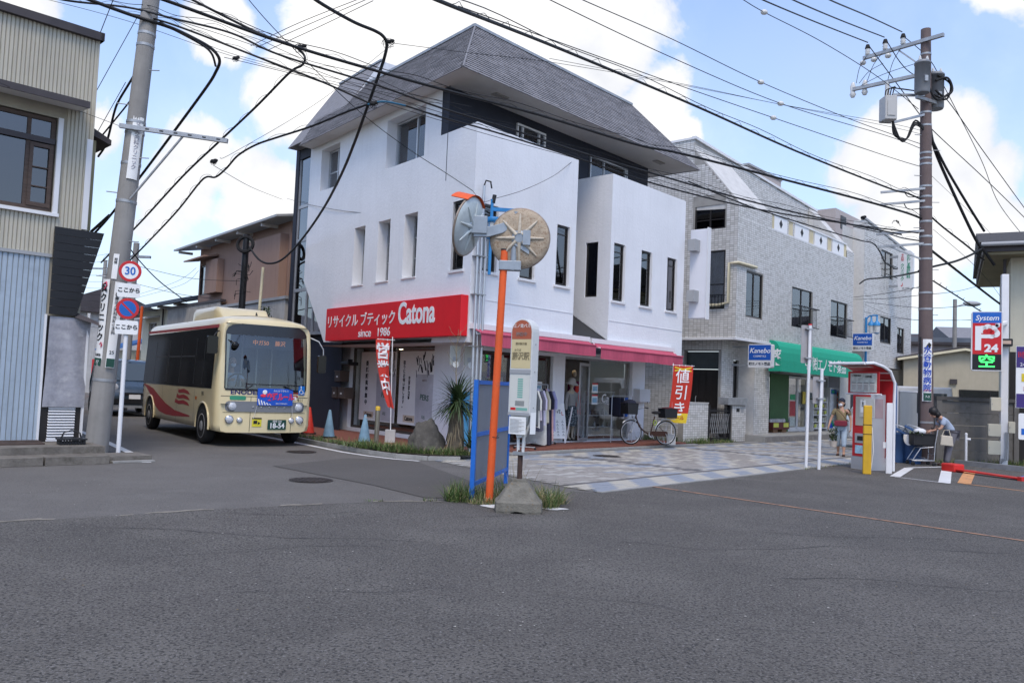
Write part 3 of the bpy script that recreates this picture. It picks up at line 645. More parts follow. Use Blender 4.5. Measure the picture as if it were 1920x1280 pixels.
# awnings
M_awn = mat('pink_canvas', lin(180, 78, 100), .85, var=.12, scale=3, stretch=(6, 1, .6), bump=.15, bscale=25)
def awning(x0, x1, out, lab, z0, z1):
    a = thing('awning', lab, 'awning', tuple(C0), SA, 'pink awnings over the shop windows'); n = 40
    r2 = random.Random(int(x0 * 10))
    ph = r2.uniform(0, 6)
    MB().box(x0 - .03, -.14, z0, x1 + .03, -.002, z0 + .12).build('housing', M_trim, a)
    b = MB(); b.surf(lambda u, v: (x0 + (x1 - x0) * u, -.12 - (out - .12) * v + .0, z0 + .0 - (z0 - z1 - .20) * v - .025 * math.sin(math.pi * v) * (1 + math.sin(u * 5 + ph))), n, 5); b.build('canvas', M_awn, a)
    b = MB(); b.surf(lambda u, v: (x0 + (x1 - x0) * u, -out + .02 * math.sin(u * 26 + ph) * v, z1 + .20 - .27 * v - .012 * math.sin(u * 9) * v), n * 2, 3); b.build('valance', M_awn, a)
    b = MB(); b.cyl((x0, -out, z1 + .20), (x1, -out, z1 + .20), .025, n=8); b.build('front_bar', M_awn, a)
    for x in (x0 + .05, x1 - .05):
        b = MB(); b.tube([(x, -.1, z0 + .03), (x, -out * .5, z0 - .12), (x, -out, z1 + .2)], .018, 6); b.build('arm', M_trim, a)
    return a
awning(.05, 4.30, .35, 'left pink awning with a straight valance, nearer the sign', 2.80, 2.50)
awning(4.44, 8.55, .42, 'right pink awning with a sagging valance over the shop door', 2.78, 2.44)
# posters in the side window
def poster(x0, x1, lab, vt, vt2, ph):
    p = thing('poster', lab, 'poster', tuple(C0), SA - 99.9, 'posters in the side window')
    T = Matrix.Translation((0, .80, 0))
    MB(T).box(x0, .10, .45, x1, .106, 2.38).build('sheet', M_paper, p)
    w = x1 - x0; xm = x0 + w * .44
    # plant in a printed pot
    b = MB(T); rn = random.Random(int(ph * 10))
    for i in range(26):
        cx = xm + .08 + w * .46 * rn.random(); cz = 1.78 + .52 * rn.random(); a = rn.uniform(-.5, .5); L = rn.uniform(.12, .26); wd = rn.uniform(.012, .03)
        b.poly([(cx - wd, .097, cz - L / 2), (cx + wd, .097, cz - L / 2), (cx + wd + a * L, .097, cz + L / 2), (cx - wd + a * L, .097, cz + L / 2)], 0 if rn.random() < .75 else 1)
    b.build('printed_leaves', [M_ink, mat('print_grey', (.30, .30, .32), .7)], p, 'stuff')
    b = MB(T); b.poly([(xm + .10, .0985, .47), (x1 - .04, .0985, .47), (x1 - .02, .0985, 1.78), (xm + .06, .0985, 1.78)]); b.build('printed_pot', mat('print_pale', (.50, .50, .53), .7, var=.2, scale=1.2), p)
    text('PERS', .20, mat('print_green', (.06, .12, .09), .7), p, ((xm + x1) / 2 + .02, .897, 1.18), rot=(90, 4, 0), bold=.004)
    text('NEW S', .07, mat('print_brown', (.22, .16, .13), .7), p, ((xm + x1) / 2, .897, 1.62))
    text('XIS', .12, mat('print_green'), p, ((xm + x1) / 2, .897, .68), rot=(90, 5, 0))
    if vt2:
        text(vt, .105, M_ink, p, (x0 + .52, .896, 1.42), vert=False, rot=(90, 90, 0), bold=.006)
        text(vt2, .115, M_ink, p, (x0 + .25, .896, 1.50), vert=True, line=1.0, bold=.003)
    else: text(vt, .15, M_ink, p, (x0 + .38, .896, 1.50), vert=True, line=1.22, bold=.005)
    MB(T).box(x0 + .28, .097, .52, x0 + .85, .0995, .70).build('name_tag', mat('beige_print', (.62, .52, .40), .7), p)
    text('Catona', .155, M_ink, p, (x0 + .565, .893, .61), bold=.004, xs=.9)
poster(-6.55, -4.55, 'left white poster with one column of large black characters', '委託販売募集中', None, 1)
poster(-4.38, -2.62, 'right white poster with a phone number running down it', '0120-36-7708', '取りにお伺い致します。', 2)
# ---------------------------------------------------------------- the tiled buildings along the shopping street
TILE = [mat('wall_tile_' + k, c, .45, var=.08, scale=9) for k, c in (('a', (.66, .65, .63)), ('b', (.60, .585, .56)), ('c', (.52, .51, .485)))]
M_grout = mat('tile_grout', (.31, .30, .28), .9, var=.2)
M_stucco = mat('pale_stucco', (.56, .55, .53), .85, var=.08, bump=.3, bscale=25, streak=.3)
rnd = random.Random(21)
def tiles(parent, T, x0, x1, z0, z1, y, holes=(), pw=.145, ph=.075, top=None, g=.012):
    # a grout face and one raised tile after another, leaving the openings free; top(x) may lower the upper edge
    b = MB(T); k = MB(T)
    if top is None: wall(k, x0, x1, z0, z1, y, [h if len(h) == 5 else (*h, .12) for h in holes])
    else: k.poly([(x0, y, z0), (x1, y, z0), (x1, y, top(x1)), (x0, y, top(x0))])
    k.build('tile_wall', M_grout, parent)
    r = 0; z = z0
    while z < z1 - .02:
        zt = min(z + ph - g, z1); x = x0
        while x < x1 - .01:
            xe = min(x + pw - g, x1); cx, cz = (x + xe) / 2, (z + zt) / 2
            if not any(h[0] - .02 < cx < h[1] + .02 and h[2] - .01 < cz < h[3] + .01 for h in holes) and (top is None or zt < top(cx)):
                b.poly([(x, y - .006, z), (xe, y - .006, z), (xe, y - .006, zt), (x, y - .006, zt)], rnd.choice((0, 0, 0, 1, 1, 2)))
            x += pw
        z += ph; r += 1
    return b.build('wall_tiles', TILE, parent, 'stuff')
ap = thing('apartment_building', 'pale tiled building with a sloped parapet above the green chemist awning', 'building', tuple(C0), SA)
XC = 12.65; XE = 23.6
TLf = Matrix.Translation((XC, 0, 0)) @ Matrix.Rotation(RAD(-90), 4, 'Z')   # left face, local x = -y
wA = [(13.37, 14.66, 4.30, 5.87), (17.2, 19.1, 4.25, 5.78), (21.05, 22.9, 4.18, 5.68)]
tiles(ap, None, XC, XE, 3.52, 7.62, 0, [(*h, .12) for h in wA])
tiles(ap, None, XC, 15.3, 7.62, 8.12, 0); tiles(ap, None, 22.75, XE, 7.62, 8.0, 0)
wL = [(-1.64, -.47, 7.26, 8.48), (-1.07, -.43, 4.5, 6.5)]
tiles(ap, TLf, -9, -1.72, 3.52, 10.55, 0); tiles(ap, TLf, -1.72, 0, 3.52, 8.1, 0, [(-1.64, -.47, 7.26, 8.1, .12), (-1.07, -.43, 4.5, 6.5, .12)])
tiles(ap, TLf, -1.72, -.47, 8.1, 9.6, 0.0005, [(-1.64, -.47, 8.1, 8.48)], top=lambda x: 8.1 - x * 1.19)
tiles(ap, TLf, -.47, 0, 8.1, 9.6, 0.0005, top=lambda x: 8.1 - x * 1.19)
tiles(ap, None, XC, XE, 7.0, 10.35, 1.72, top=lambda x: 10.55 - (x - XC) * .05)
b = MB(); 
b.prism([(XC + .02, -.01, 8.12), (XC + .02, 1.70, 10.2), (XC + .02, 1.70, 8.0), (XC + .02, .1, 7.9)], (2.6, 0, 0)); b.build('sloped_parapet', M_stucco, ap)
b = MB(); b.prism([(22.75, -.01, 7.98), (22.75, 1.70, 10.0), (22.75, 1.70, 8.0), (22.75, .1, 7.8)], (.84, 0, 0)); b.build('sloped_parapet', M_stucco, ap)
b = MB(); b.prism([(XC - .05, 1.66, 10.55), (XE + .05, 1.66, 10.0), (XE + .05, 1.66, 10.1), (XC - .05, 1.66, 10.65)], (0, .16, 0)); b.build('coping', M_trim, ap)
b = MB(TLf); b.box(-9, -.04, 10.55, -1.66, .14, 10.63); b.build('coping', M_trim, ap)
MB().box(15.3, .2, 7.0, 22.75, 1.7, 7.02).build('balcony_floor', M_conc, ap)
for (a, c) in ((15.54, 16.67), (17.37, 18.68), (19.3, 20.55), (21.2, 22.45)):
    p = MB(); p.box(a, .02, 7.68, c, .05, 8.2); po = p.build('balcony_panel', M_whiteink, ap)
    m_ = (a + c) / 2; d = MB(); d.prism([(m_, .014, 7.78), (m_ + .14, .014, 7.95), (m_, .014, 8.12), (m_ - .14, .014, 7.95)], (0, .01, 0)); d.build('diamond', M_ink, po)
for i in range(5):
    x = (15.36, 17.02, 18.99, 20.88, 22.6)[i]
    q = MB()
    for k in range(-2, 3): q.box(x + k * .07 - .012, .02, 7.66, x + k * .07 + .012, .05, 8.2)
    q.build('railing_bars', M_cream, ap, 'stuff')
b = MB(); b.box(15.3, -.01, 8.2, 22.75, .08, 8.26); b.build('railing_top', M_trim, ap)
b = MB(); b.box(15.3, -.01, 7.62, 22.75, .12, 7.66); b.build('railing_bottom', M_trim, ap)
for (h, cu) in zip(wA, (M_curtain, M_curtain2, M_curtain2)):
    w_ = window(ap, *h, .03, M_dark, G_win, None, (.5,), curtain=cu, back=.2)
    if h[0] > 15:
        r_ = MB(); zz = h[2] + (h[3] - h[2]) * .52
        r_.tube([(h[0] - .02, -.26, zz), (h[1] + .08, -.26, zz)], .022, 6); 
        for i in range(int((h[1] - h[0]) / .12)): x = h[0] + .04 + i * .12; r_.tube([(x, -.26, zz), (x, -.26, h[2] + .05)], .009, 4)
        r_.tube([(h[0] - .02, -.26, h[2] + .06), (h[1] + .08, -.26, h[2] + .06)], .016, 6); r_.tube([(h[1] + .06, -.26, zz), (h[1] + .06, 0, zz)], .016, 6); r_.tube([(h[0], -.26, zz), (h[0], 0, zz)], .016, 6)
        r_.build('window_railing', M_black, ap)
window(ap, *wL[0], .02, M_dark, G_dark, TLf, (.5,), (.28,), curtain=DARKROOM)
window(ap, *wL[1], .02, M_dark, G_win, TLf, (), (.42,), curtain=M_curtain2)
r_ = MB(TLf); zz = 4.95
r_.tube([(-1.1, -.16, zz), (-.4, -.16, zz)], .02, 6)
for i in range(6): r_.tube([(-1.05 + i * .12, -.16, zz), (-1.05 + i * .12, -.16, 4.52)], .01, 4)
r_.tube([(-1.1, -.16, zz), (-1.1, 0, zz)], .016, 5); r_.tube([(-.4, -.16, zz), (-.4, 0, zz)], .016, 5)
r_.build('window_railing', M_black, ap)
g_ = MB(); g_.tube([(14.0, -.07, 6.05), (12.6, -.07, 6.03), (12.58, .25, 6.03), (12.58, .25, 4.7), (12.58, .6, 4.62), (12.58, 1.2, 4.62)], .05, 8); g_.build('gutter_pipe', M_cream, ap)
# overhang and ground floor
b = MB(); b.poly([(XC, 0, 3.51), (XE, 0, 3.51), (XE, 2, 3.51), (XC, 9, 3.51)]); b.build('overhang_soffit', M_stucco, ap)
b = MB(); b.box(XC - .06, -.06, 3.44, 15.4, .03, 3.515); b.build('overhang_edge', M_trim, ap)
b = MB(TLf); b.box(-9, -.06, 3.44, .0, .03, 3.514); b.build('overhang_edge', M_trim, ap)
TG2 = Matrix.Translation((13.3, .8, 0)) @ Matrix.Rotation(RAD(-90), 4, 'Z')
tiles(ap, TG2, -8, 0, 0, 3.5, 0, [(-1.5, -.12, .25, 3.1, .3)])
tiles(ap, None, 13.3, 15.2, .2, 3.5, .8, [(14.16, 14.57, 1.5, 2.83, .12)])
tiles(ap, None, 14.6, 15.82, .22, 3.5, .2); b = MB(); b.poly([(14.6, .2, .2), (14.6, .8, .2), (14.6, .8, 3.5), (14.6, .2, 3.5)]); b.poly([(15.82, .2, .2), (15.82, 1.2, .2), (15.82, 1.2, 3.5), (15.82, .2, 3.5)]); b.build('pillar_side', TILE[1], ap)
window(ap, 14.18, 14.55, 1.52, 2.81, .85, M_dark, G_dark, None, (), (.66,), curtain=DARKROOM, fw=.03)
d = MB(TG2); d.box(-1.48, .2, .25, -.14, .26, 2.45); 
do = d.build('door', mat('dark_door', (.022, .018, .016), .45, var=.2), ap)
for i in range(5): MB(TG2).box(-1.40 + i * .25, .185, .35, -1.22 + i * .25, .2, 2.4).build('door_panel', mat('dark_door'), do)
MB(TG2).tube([(-1.05, .17, 1.15), (-1.05, .13, 1.2), (-1.05, .13, 1.45), (-1.05, .17, 1.5)], .014, 6).build('handle', M_steel, do)
MB(TG2).box(-1.48, .2, 2.47, -.14, .24, 3.08).build('transom_pane', mat('dark_green_glass', (.03, .045, .045), .12, spec=.8), ap)
# step along the shop front, retaining tiles
b = MB(); b.box(13.95, -.55, .0, 27.5, 1.2, .235); b.build('front_step', M_conc, ap)
sb = MB()
for i in range(95): sb.box(13.97 + i * .142, -.558, .01, 13.97 + i * .142 + .128, -.551, .205)
sb.build('step_tiles', mat('step_tile', (.20, .19, .18), .7, var=.2, scale=8), ap, 'stuff')
# green shop front
M_green = mat('green_canvas', lin(30, 158, 128), .8, var=.06, scale=2, stretch=(5, 1, 1), bump=.1, bscale=30)
aw = thing('awning', 'long rounded green awning with white lettering over the chemist shop', 'awning', tuple(C0), SA)
prof = [(0, 3.62), (.16, 3.6), (.29, 3.52), (.38, 3.38), (.43, 3.18), (.45, 2.9), (.45, 2.5)]
b = MB(); 
for (p, q) in zip(prof[:-1], prof[1:]): b.add([(15.3, -p[0], p[1]), (23.7, -p[0], p[1]), (23.7, -q[0], q[1]), (15.3, -q[0], q[1])], [(0, 1, 2, 3)], 0, True)
b.build('canvas', M_green, aw)
b = MB(); b.poly([(15.3, 0, 2.5)] + [(15.3, -p[0], p[1]) for p in prof]); b.build('end_canvas', M_green, aw)
b = MB(); b.poly([(23.7, 0, 2.5)] + [(23.7, -p[0], p[1]) for p in prof]); b.build('end_canvas', M_green, aw)
text('薬', .62, M_whiteink, aw, (15.294, -.235, 2.95), rot=(90, 0, -90), bold=.012, xs=.75)
text('㈱エノモト薬品', .56, M_whiteink, aw, (19.9, -.456, 2.86), bold=.004, xs=.9)
text('TEL 0466-36-0123', .34, M_whiteink, aw, (22.95, -.456, 2.80), xs=.62)
b = MB(); b.box(17.62, -.462, 2.66, 17.83, -.452, 3.16); b.box(17.46, -.461, 2.80, 17.99, -.4515, 3.02); b.build('cross_outline', M_whiteink, aw, 'stuff')
b = MB(); b.box(17.66, -.468, 2.70, 17.79, -.458, 3.12); b.box(17.50, -.467, 2.84, 17.95, -.4575, 2.98); b.build('cross', mat('cross_green', (.02, .30, .10), .6), aw, 'stuff')
b = MB(); wall(b, 15.82, 23.6, .22, 3.5, 1.0, [(15.84, 21.1, .23, 2.5, .2), (21.3, 23.5, .23, 2.5, .2)]); b.build('shop_front', M_stucco, ap)
b = MB(); b.poly([(15.8, 1.01, 2.50), (23.6, 1.01, 2.50), (23.6, 4, 2.5), (15.8, 4, 2.5)]); b.poly([(15.8, 4, .2), (23.6, 4, .2), (23.6, 4, 2.5), (15.8, 4, 2.5)]); b.poly([(15.8, 1.0, .24), (23.6, 1.0, .24), (23.6, 4, .24), (15.8, 4, .24)]); b.build('shop_interior', mat('shop_interior', (.09, .09, .085), .9, var=.4, scale=1.5), ap)
MB().box(17.3, .82, .24, 19.0, .86, 2.48).build('green_panel', mat('green_panel', (.035, .115, .035), .6, var=.12), ap)
f = MB()
for x in (19.1, 20.0, 20.1, 20.95): f.box(x - .03, .9, .24, x + .03, .95, 2.45)
f.box(19.1, .9, .24, 20.95, .95, .4); f.box(19.1, .9, 2.36, 20.95, .95, 2.45); fo = f.build('sliding_door', M_trim, ap)
MB().box(19.12, .92, .4, 20.93, .926, 2.36).build('pane', G_shop, fo)
for (x, z, w, h, c, n) in ((19.3, 1.5, .5, .22, (.03, .35, .15), 'green'), (19.28, .85, .55, .6, (.45, .05, .06), 'red'), (20.55, 1.35, .3, .5, (.62, .45, .05), 'yellow'), (19.3, .45, .5, .35, (.5, .55, .52), 'pale')):
    MB().box(x, .885, z, x + w, .895, z + h).build('door_notice', mat('notice_' + n, c, .6, var=.25, scale=9), fo)
# ---- the white clinic building behind
cb = thing('clinic_building', 'pale tiled building behind the chemist with a projecting clinic sign', 'building', tuple(C0), SA)
wB = [(27.1, 28.75, 4.35, 5.57), (29.7, 30.75, 4.0, 5.25), (27.1, 28.8, 7.45, 8.72)]
def topB(x): return 9.72 - (x - 24.8) * .094
k = MB(); 
tiles(cb, None, 24.9, 31.9, 3.2, 9.0, .0, [(*h, .12) for h in wB], pw=.19, ph=.085)
tiles(cb, None, 24.9, 31.9, 9.0, 9.75, .0, top=topB, pw=.19, ph=.085)
MB().box(23.61, .5, .2, 24.9, .52, 9.3).build('recess_wall', TILE[2], cb)
b = MB(); b.poly([(24.9, 0, 3.2), (24.9, .5, 3.2), (24.9, .5, 9.7), (24.9, 0, 9.7)]); b.poly([(31.9, 0, 3.2), (31.9, 6, 3.2), (31.9, 6, 9.05), (31.9, 0, 9.05)]); b.poly([(24.9, 0, 3.2), (31.9, 0, 3.2), (31.9, 6, 3.2), (24.9, 6, 3.2)]); b.build('side_wall', TILE[1], cb)
b = MB(); b.prism([(24.85, -.04, 9.72), (31.95, -.04, 9.05), (31.95, -.04, 9.15), (24.85, -.04, 9.82)], (0, .2, 0)); b.build('coping', M_grey, cb)
MB().box(24.9, 1.6, 0.0, 31.0, 1.7, 3.2).build('ground_wall', mat('dark_ground_wall', (.12, .12, .125), .8), cb)
for h in wB: window(cb, *h, .03, M_dark, G_win, None, (.5,), curtain=M_curtain2, back=.2)
r_ = MB(); r_.tube([(27.0, -.3, 8.0), (28.9, -.3, 8.0)], .02, 6); r_.tube([(27.0, -.3, 7.5), (28.9, -.3, 7.5)], .02, 6); r_.tube([(28.9, -.3, 8.0), (28.9, 0, 8.0)], .02, 5); r_.tube([(27.0, -.3, 8.0), (27.0, 0, 8.0)], .02, 5); r_.build('window_railing', M_black, cb)
# blue wall panel and dark boxes at street level behind the machine
fb_ = thing('far_building', 'pinkish stepped apartment block rising behind the tiled buildings', 'building', (0, 0, 0))
M_pink = mat('pinkish_wall', (.44, .39, .37), .85, var=.06, streak=.15)
Tf = Matrix.Translation((18.3, 50, 0)) @ Matrix.Rotation(RAD(SA), 4, 'Z')
for (n_, q) in (('upper_block', (-4.2, 2.5, 6, .4, 12, 15.3)), ('lower_block', (.41, -1.0, 6, 5.5, 12, 13.2)), ('lower_block', (3.2, -2.6, 6, 6.5, 10, 11.6))): MB(Tf).box(*q).build(n_, M_pink, fb_)
MB(Tf).box(-4.25, 2.44, 15.3, .45, 12, 15.42).build('coping', M_grey, fb_); MB(Tf).box(1.2, -1.03, 12.1, 2.1, -1.004, 12.9).build('window', M_dark, fb_)
# ---- gate, wall, mailbox pillar
gw = thing('garden_wall', 'low pale tiled wall left of the black gate', 'wall', tuple(C0), SA)
b = MB(); b.box(9.76, .2, 0, 11.31, .38, 1.27); b.build('wall_core', M_grout, gw); tiles(gw, None, 9.76, 11.31, .02, 1.26, .199)
MB().box(9.75, .18, 1.27, 11.32, .4, 1.31).build('wall_cap', TILE[2], gw)
gt = thing('gate', 'black lattice gate between the low tiled wall and the mailbox pillar', 'gate', tuple(C0), SA)
for x in (11.40, 12.86): MB().box(x, .22, 0, x + .1, .32, 1.24).build('gate_post', M_black, gt)
b = MB(); b.box(11.5, .25, .12, 12.86, .28, .17); b.box(11.5, .25, 1.02, 12.86, .28, 1.07); b.build('rail', M_black, gt, 'stuff')
for i in range(14): x = 11.55 + i * .098; MB().box(x, .255, .05, x + .022, .275, 1.14).build('gate_bar', M_black, gt)
b = MB()
for i in range(10):
    for s_ in (-1, 1): x = 11.6 + i * .13; b.tube([(x - s_ * .09, .245, .3), (x + s_ * .09, .245, .95)], .007, 4)
b.build('lattice', M_grey, gt, 'stuff')
pp = thing('mailbox_pillar', 'pale tiled pillar with a steel mailbox on top, right of the black gate', 'pillar', tuple(C0), SA)
b = MB(); b.box(12.98, .2, 0, 14.0, .5, 1.25); b.build('pillar_core', M_grout, pp); tiles(pp, None, 12.99, 13.99, .02, 1.24, .199)
b = MB(); b.box(12.55, .12, 1.25, 13.95, .5, 1.5); bevel(b.build('mailbox', M_steel, pp), .01)
MB().box(13.28, .188, 1.02, 13.5, .194, 1.14).build('name_plate', M_ink, pp); MB().box(13.6, .188, 1.0, 13.8, .194, 1.18).build('intercom', M_grey, pp)
# old block wall under the overhang, between the white shop and the tiled building
ob = thing('block_wall', 'dark old concrete block wall behind the parked bicycle', 'wall', tuple(C0), SA)
M_blk = mat('old_block', (.10, .09, .08), .95, var=.25, scale=3, bump=.4)
bme = MB().box(.006, 0, .006, .43, .12, .208).mesh('block', M_blk)
for j in range(7):
    for i in range(6):
        o = bpy.data.objects.new('block', bme); COL.objects.link(o); o.parent = ob; o.location = (8.98 + i * .436 - (.218 if j % 2 else 0), 2.8 + rnd.uniform(-.004, .004), .05 + j * .214)
for i in range(3): MB().box(9.0 + i * .9, 2.79, 1.55, 9.8 + i * .9, 2.93, 1.62).build('cap_stone', M_blk, ob)
# ---------------------------------------------------------------- the old shed-like house on the left
M_beige = mat('beige_metal_siding', (.47, .44, .36), .6, var=.07, scale=1.2, streak=.35)
M_blueside = mat('pale_blue_siding', (.36, .43, .50), .65, var=.08, scale=1.5, streak=.35, col2=(.30, .36, .42), thr=(.5, .7))
M_fascia = mat('dark_fascia', (.055, .047, .05), .6, var=.15)
M_oldwood = mat('old_wood_frame', (.075, .052, .042), .7, var=.3, scale=6, stretch=(1, 1, 6))
sh = thing('old_house', 'old two storey house with beige metal siding above pale blue boards', 'house', (-8.04, 15.34, 0), 45)
rnd = random.Random(4)
b = MB(); wall(b, -6, 0, .2, 7.75, .02, [(-1.75, -.60, 4.38, 6.12, .2)]); b.poly([(0, .02, .2), (0, 5, .2), (0, 5, 7.75), (0, .02, 7.75)]); b.poly([(-6, .02, 7.75), (0, .02, 7.75), (0, 5, 7.75), (-6, 5, 7.75)]); b.build('house_wall', mat('siding_joint', (.36, .335, .27), .8), sh)
def siding(x0, x1, z0, z1, w, m, name, y=0.0, me=None):
    x = x0
    while x < x1 - .005:
        xe = min(x + w, x1); q = MB(); q.prism([(x + .003, y + .018, z0), (x + .012, y, z0), (xe - .012, y, z0), (xe - .003, y + .018, z0)], (0, 0, z1 - z0)); q.build(name, m, sh); x += w
siding(-3.2, 0, 6.45, 7.78, .0667, M_beige, 'siding_panel')
siding(-.46, 0, 3.62, 6.45, .0667, M_beige, 'siding_panel'); siding(-3.2, -.46, 3.62, 4.30, .0667, M_beige, 'siding_panel')
siding(-3.2, -.57, .22, 3.56, .085, M_blueside, 'blue_board')
MB().box(-6, -.03, 3.555, -.55, .015, 3.615).build('drip_edge', M_grey, sh)
MB().box(-6, -.10, 7.75, .05, .1, 7.90).build('roof_fascia', M_fascia, sh); MB().box(0, -.10, 7.75, .06, 5, 7.90).build('roof_fascia', M_fascia, sh)
MB().box(-.02, -.015, 3.9, .012, .03, 7.75).build('corner_trim', M_beige, sh)
wf = window(sh, -1.75, -.62, 4.38, 6.1, .05, M_oldwood, G_dark, None, (.62,), (), curtain=M_curtain2, fw=.07, back=.15)
MB().box(-1.75, .02, 5.62, -.62, .06, 5.72).build('transom_bar', M_fascia, sh)
f = MB(); f.box(-1.02, .03, 4.45, -.96, .07, 5.6); f.box(-.70, .03, 4.45, -.64, .07, 5.6); f.box(-.96, .032, 4.45, -.70, .068, 4.52); f.box(-.96, .032, 5.53, -.70, .068, 5.6); f.box(-.96, .035, 4.80, -.70, .06, 4.82); f.box(-.96, .035, 5.15, -.70, .06, 5.17); f.build('sash', M_oldwood, sh, 'stuff')
MB().box(-.60, -.04, 4.32, -.52, .02, 6.12).build('window_trim', M_trim, sh); MB().box(-1.8, -.06, 4.30, -.50, .02, 4.36).build('window_sill', M_trim, sh)
b = MB(); b.prism([(-2.4, .0, 6.55), (-2.4, -.55, 6.40), (-2.4, -.55, 6.28), (-2.4, 0, 6.34)], (2.15, 0, 0)); b.build('window_hood', M_fascia, sh)
MB().poly([(-2.4, -.54, 6.275), (-.26, -.54, 6.275), (-.26, 0, 6.335), (-2.4, 0, 6.335)]).build('hood_soffit', M_soffit, sh)
# side bay, corner posts
MB().box(.02, .35, 4.2, .18, 2.2, 5.95).build('side_bay', mat('olive_siding', (.36, .33, .20), .7, var=.1, streak=.3), sh)
MB().prism([(-.0, .25, 6.05), (.42, .25, 5.90), (.42, .25, 6.0), (0, .25, 6.2)], (0, 2.2, 0)).build('bay_roof', M_fascia, sh)
MB().box(-.10, -.035, 4.15, .0, -.016, 5.85).build('white_post', M_trim, sh)
# slanting black canopy sheet made of planks
b = MB(); n = 11
for i in range(n):
    z1, z0 = 4.12 - i * 1.6 / n, 4.12 - (i + 1) * 1.6 / n + .006
    xr = lambda z: -.10 + (z - 2.52) * .245
    o = MB().prism([(-.55, -.06 - .0 * i, z0), (xr(z0), -.06, z0), (xr(z1), -.06, z1), (-.55, -.06, z1)], (0, -.03 - .004 * (i % 2), 0)); o.build('black_plank', M_black, sh)
MB().prism([(-.12, -.10, 2.50), (.26, -.32, 2.36), (.30, -.28, 2.40), (-.05, -.02, 2.58)], (0, .1, .03)).build('porch_roof', M_fascia, sh)
# mesh sheet over a louvre
M_mesh = mat('grey_mesh_sheet', (.30, .30, .33), .9, var=.25, scale=3, bump=.6, bscale=9, col2=(.40, .40, .42), thr=(.5, .7))
MB().surf(lambda u, v: (-.55 + .70 * u + .03 * v, -.05 - .03 * math.sin(u * 9 + v * 4) * math.sin(v * 3), .85 + 1.64 * v), 24, 24).build('mesh_sheet', M_mesh, sh)
MB().box(-.60, -.04, .22, -.565, .01, 2.52).build('door_post', M_trim, sh); MB().box(.12, -.04, .22, .16, .01, 2.6).build('door_post', M_trim, sh)
MB().box(-.56, .005, .22, .14, .015, 2.5).build('door_backing', M_dark, sh)
lv = MB().box(-.44, -.03, .23, .03, .0, .26).build('louvre_frame', M_trim, sh)
for i in range(18): MB().prism([(-.43, -.035, .27 + i * .05), (-.43, -.005, .295 + i * .05), (-.43, .0, .285 + i * .05), (-.43, -.03, .26 + i * .05)], (.45, 0, 0)).build('louvre_slat', M_trim, lv)
# plank pile at the foot
for i in range(3): MB().box(-3, -.62 + i * .16, .222, -.62, -.48 + i * .16, .25 + .01 * i).build('floor_plank', M_oldwood, sh)
# black shopping basket
bk = thing('basket', 'black plastic shopping basket on the step beside the concrete pole', 'basket', (-7.72, 14.72, .105), 40)
b = MB()
for i in range(9):
    for (s_, q) in ((-1, 0), (1, 0)):
        x = -.18 + i * .045; b.box(x - .012, s_ * .13 - .006, .02, x + .012, s_ * .13 + .006, .2)
for i in range(6):
    for s_ in (-1, 1): y = -.11 + i * .045; b.box(s_ * .20 - .006, y - .012, .02, s_ * .2 + .006, y + .012, .2)
for z in (.02, .09, .14): b.box(-.205, -.138, z, .205, -.122, z + .022); b.box(-.205, .122, z, .205, .138, z + .022); b.box(-.207, -.12, z, -.193, .12, z + .022); b.box(.193, -.12, z, .207, .12, z + .022)
b.build('basket_wall', M_black, bk, 'stuff'); MB().box(-.19, -.12, .0, .19, .12, .02).build('basket_floor', M_black, bk)
MB().rbox(-.23, -.16, .2, .23, .16, .225, .03).build('rim', M_black, bk)
for s_ in (-1, 1): MB().tube([(-.16, s_ * .05, .22), (-.13, s_ * .02, .32), (0, s_ * .0, .37), (.13, s_ * .02, .32), (.16, s_ * .05, .22)], .008, 6).build('handle', M_black, bk)
# ---------------------------------------------------------------- houses along the left road (x = -distance from the corner along the facade)
def lfr(name, label, cat): return thing(name, label, cat, tuple(C0), SA - 99.9)
bh = lfr('brown_house', 'two storey pinkish brown house behind the bus with a shuttered window', 'house')
M_brown = mat('brown_plaster', (.335, .215, .165), .85, var=.07, scale=1, streak=.3, bump=.2)
b = MB(); wall(b, -22, -12.3, 4.0, 7.0, 1.0, [(-22 + .05, -20.4, 4.95, 6.28, .15)]); b.poly([(-22, 1, 4), (-22, 9, 4), (-22, 9, 7), (-22, 1, 7)]); b.poly([(-12.3, 1, 4), (-12.3, 9, 4), (-12.3, 9, 7), (-12.3, 1, 7)]); b.build('house_wall', M_brown, bh)
MB().box(-15.4, .7, 4.2, -12.5, .99, 6.55).build('bay', M_brown, bh)
b = MB(); b.prism([(-23.6, .3, 7.0), (-23.6, 9, 8.6), (-23.6, 9, 8.68), (-23.6, .3, 7.08)], (11.6, 0, 0)); b.build('roof', M_grey, bh)
for i in range(5): MB().box(-23.2 + i * 2.4, .4, 6.88, -23.08 + i * 2.4, 1, 6.98).build('rafter', M_soffit, bh)
window(bh, -21.95, -20.4, 4.97, 6.26, 1.05, M_dark, G_dark, None, (.5,), curtain=DARKROOM)
MB().box(-20.35, .72, 4.92, -18.9, .99, 6.30).build('shutter_box', M_brown, bh)
b = MB(); b.prism([(-22.2, .35, 6.38), (-22.2, 1, 6.5), (-22.2, 1, 6.58), (-22.2, .35, 6.44)], (2.6, 0, 0)); b.build('window_hood', M_brown, bh)
MB().tube([(-16.1, .85, 6.9), (-15.7, .9, 6.55), (-15.65, .93, 6.4), (-15.65, .93, 3)], .05, 8).build('drain_pipe', M_cream, bh)
ax_ = lfr('annex', 'flat topped pale annex with a corrugated parapet behind the bus roof', 'building')
M_oldwhite = mat('stained_white_wall', (.47, .46, .44), .85, var=.1, streak=.55)
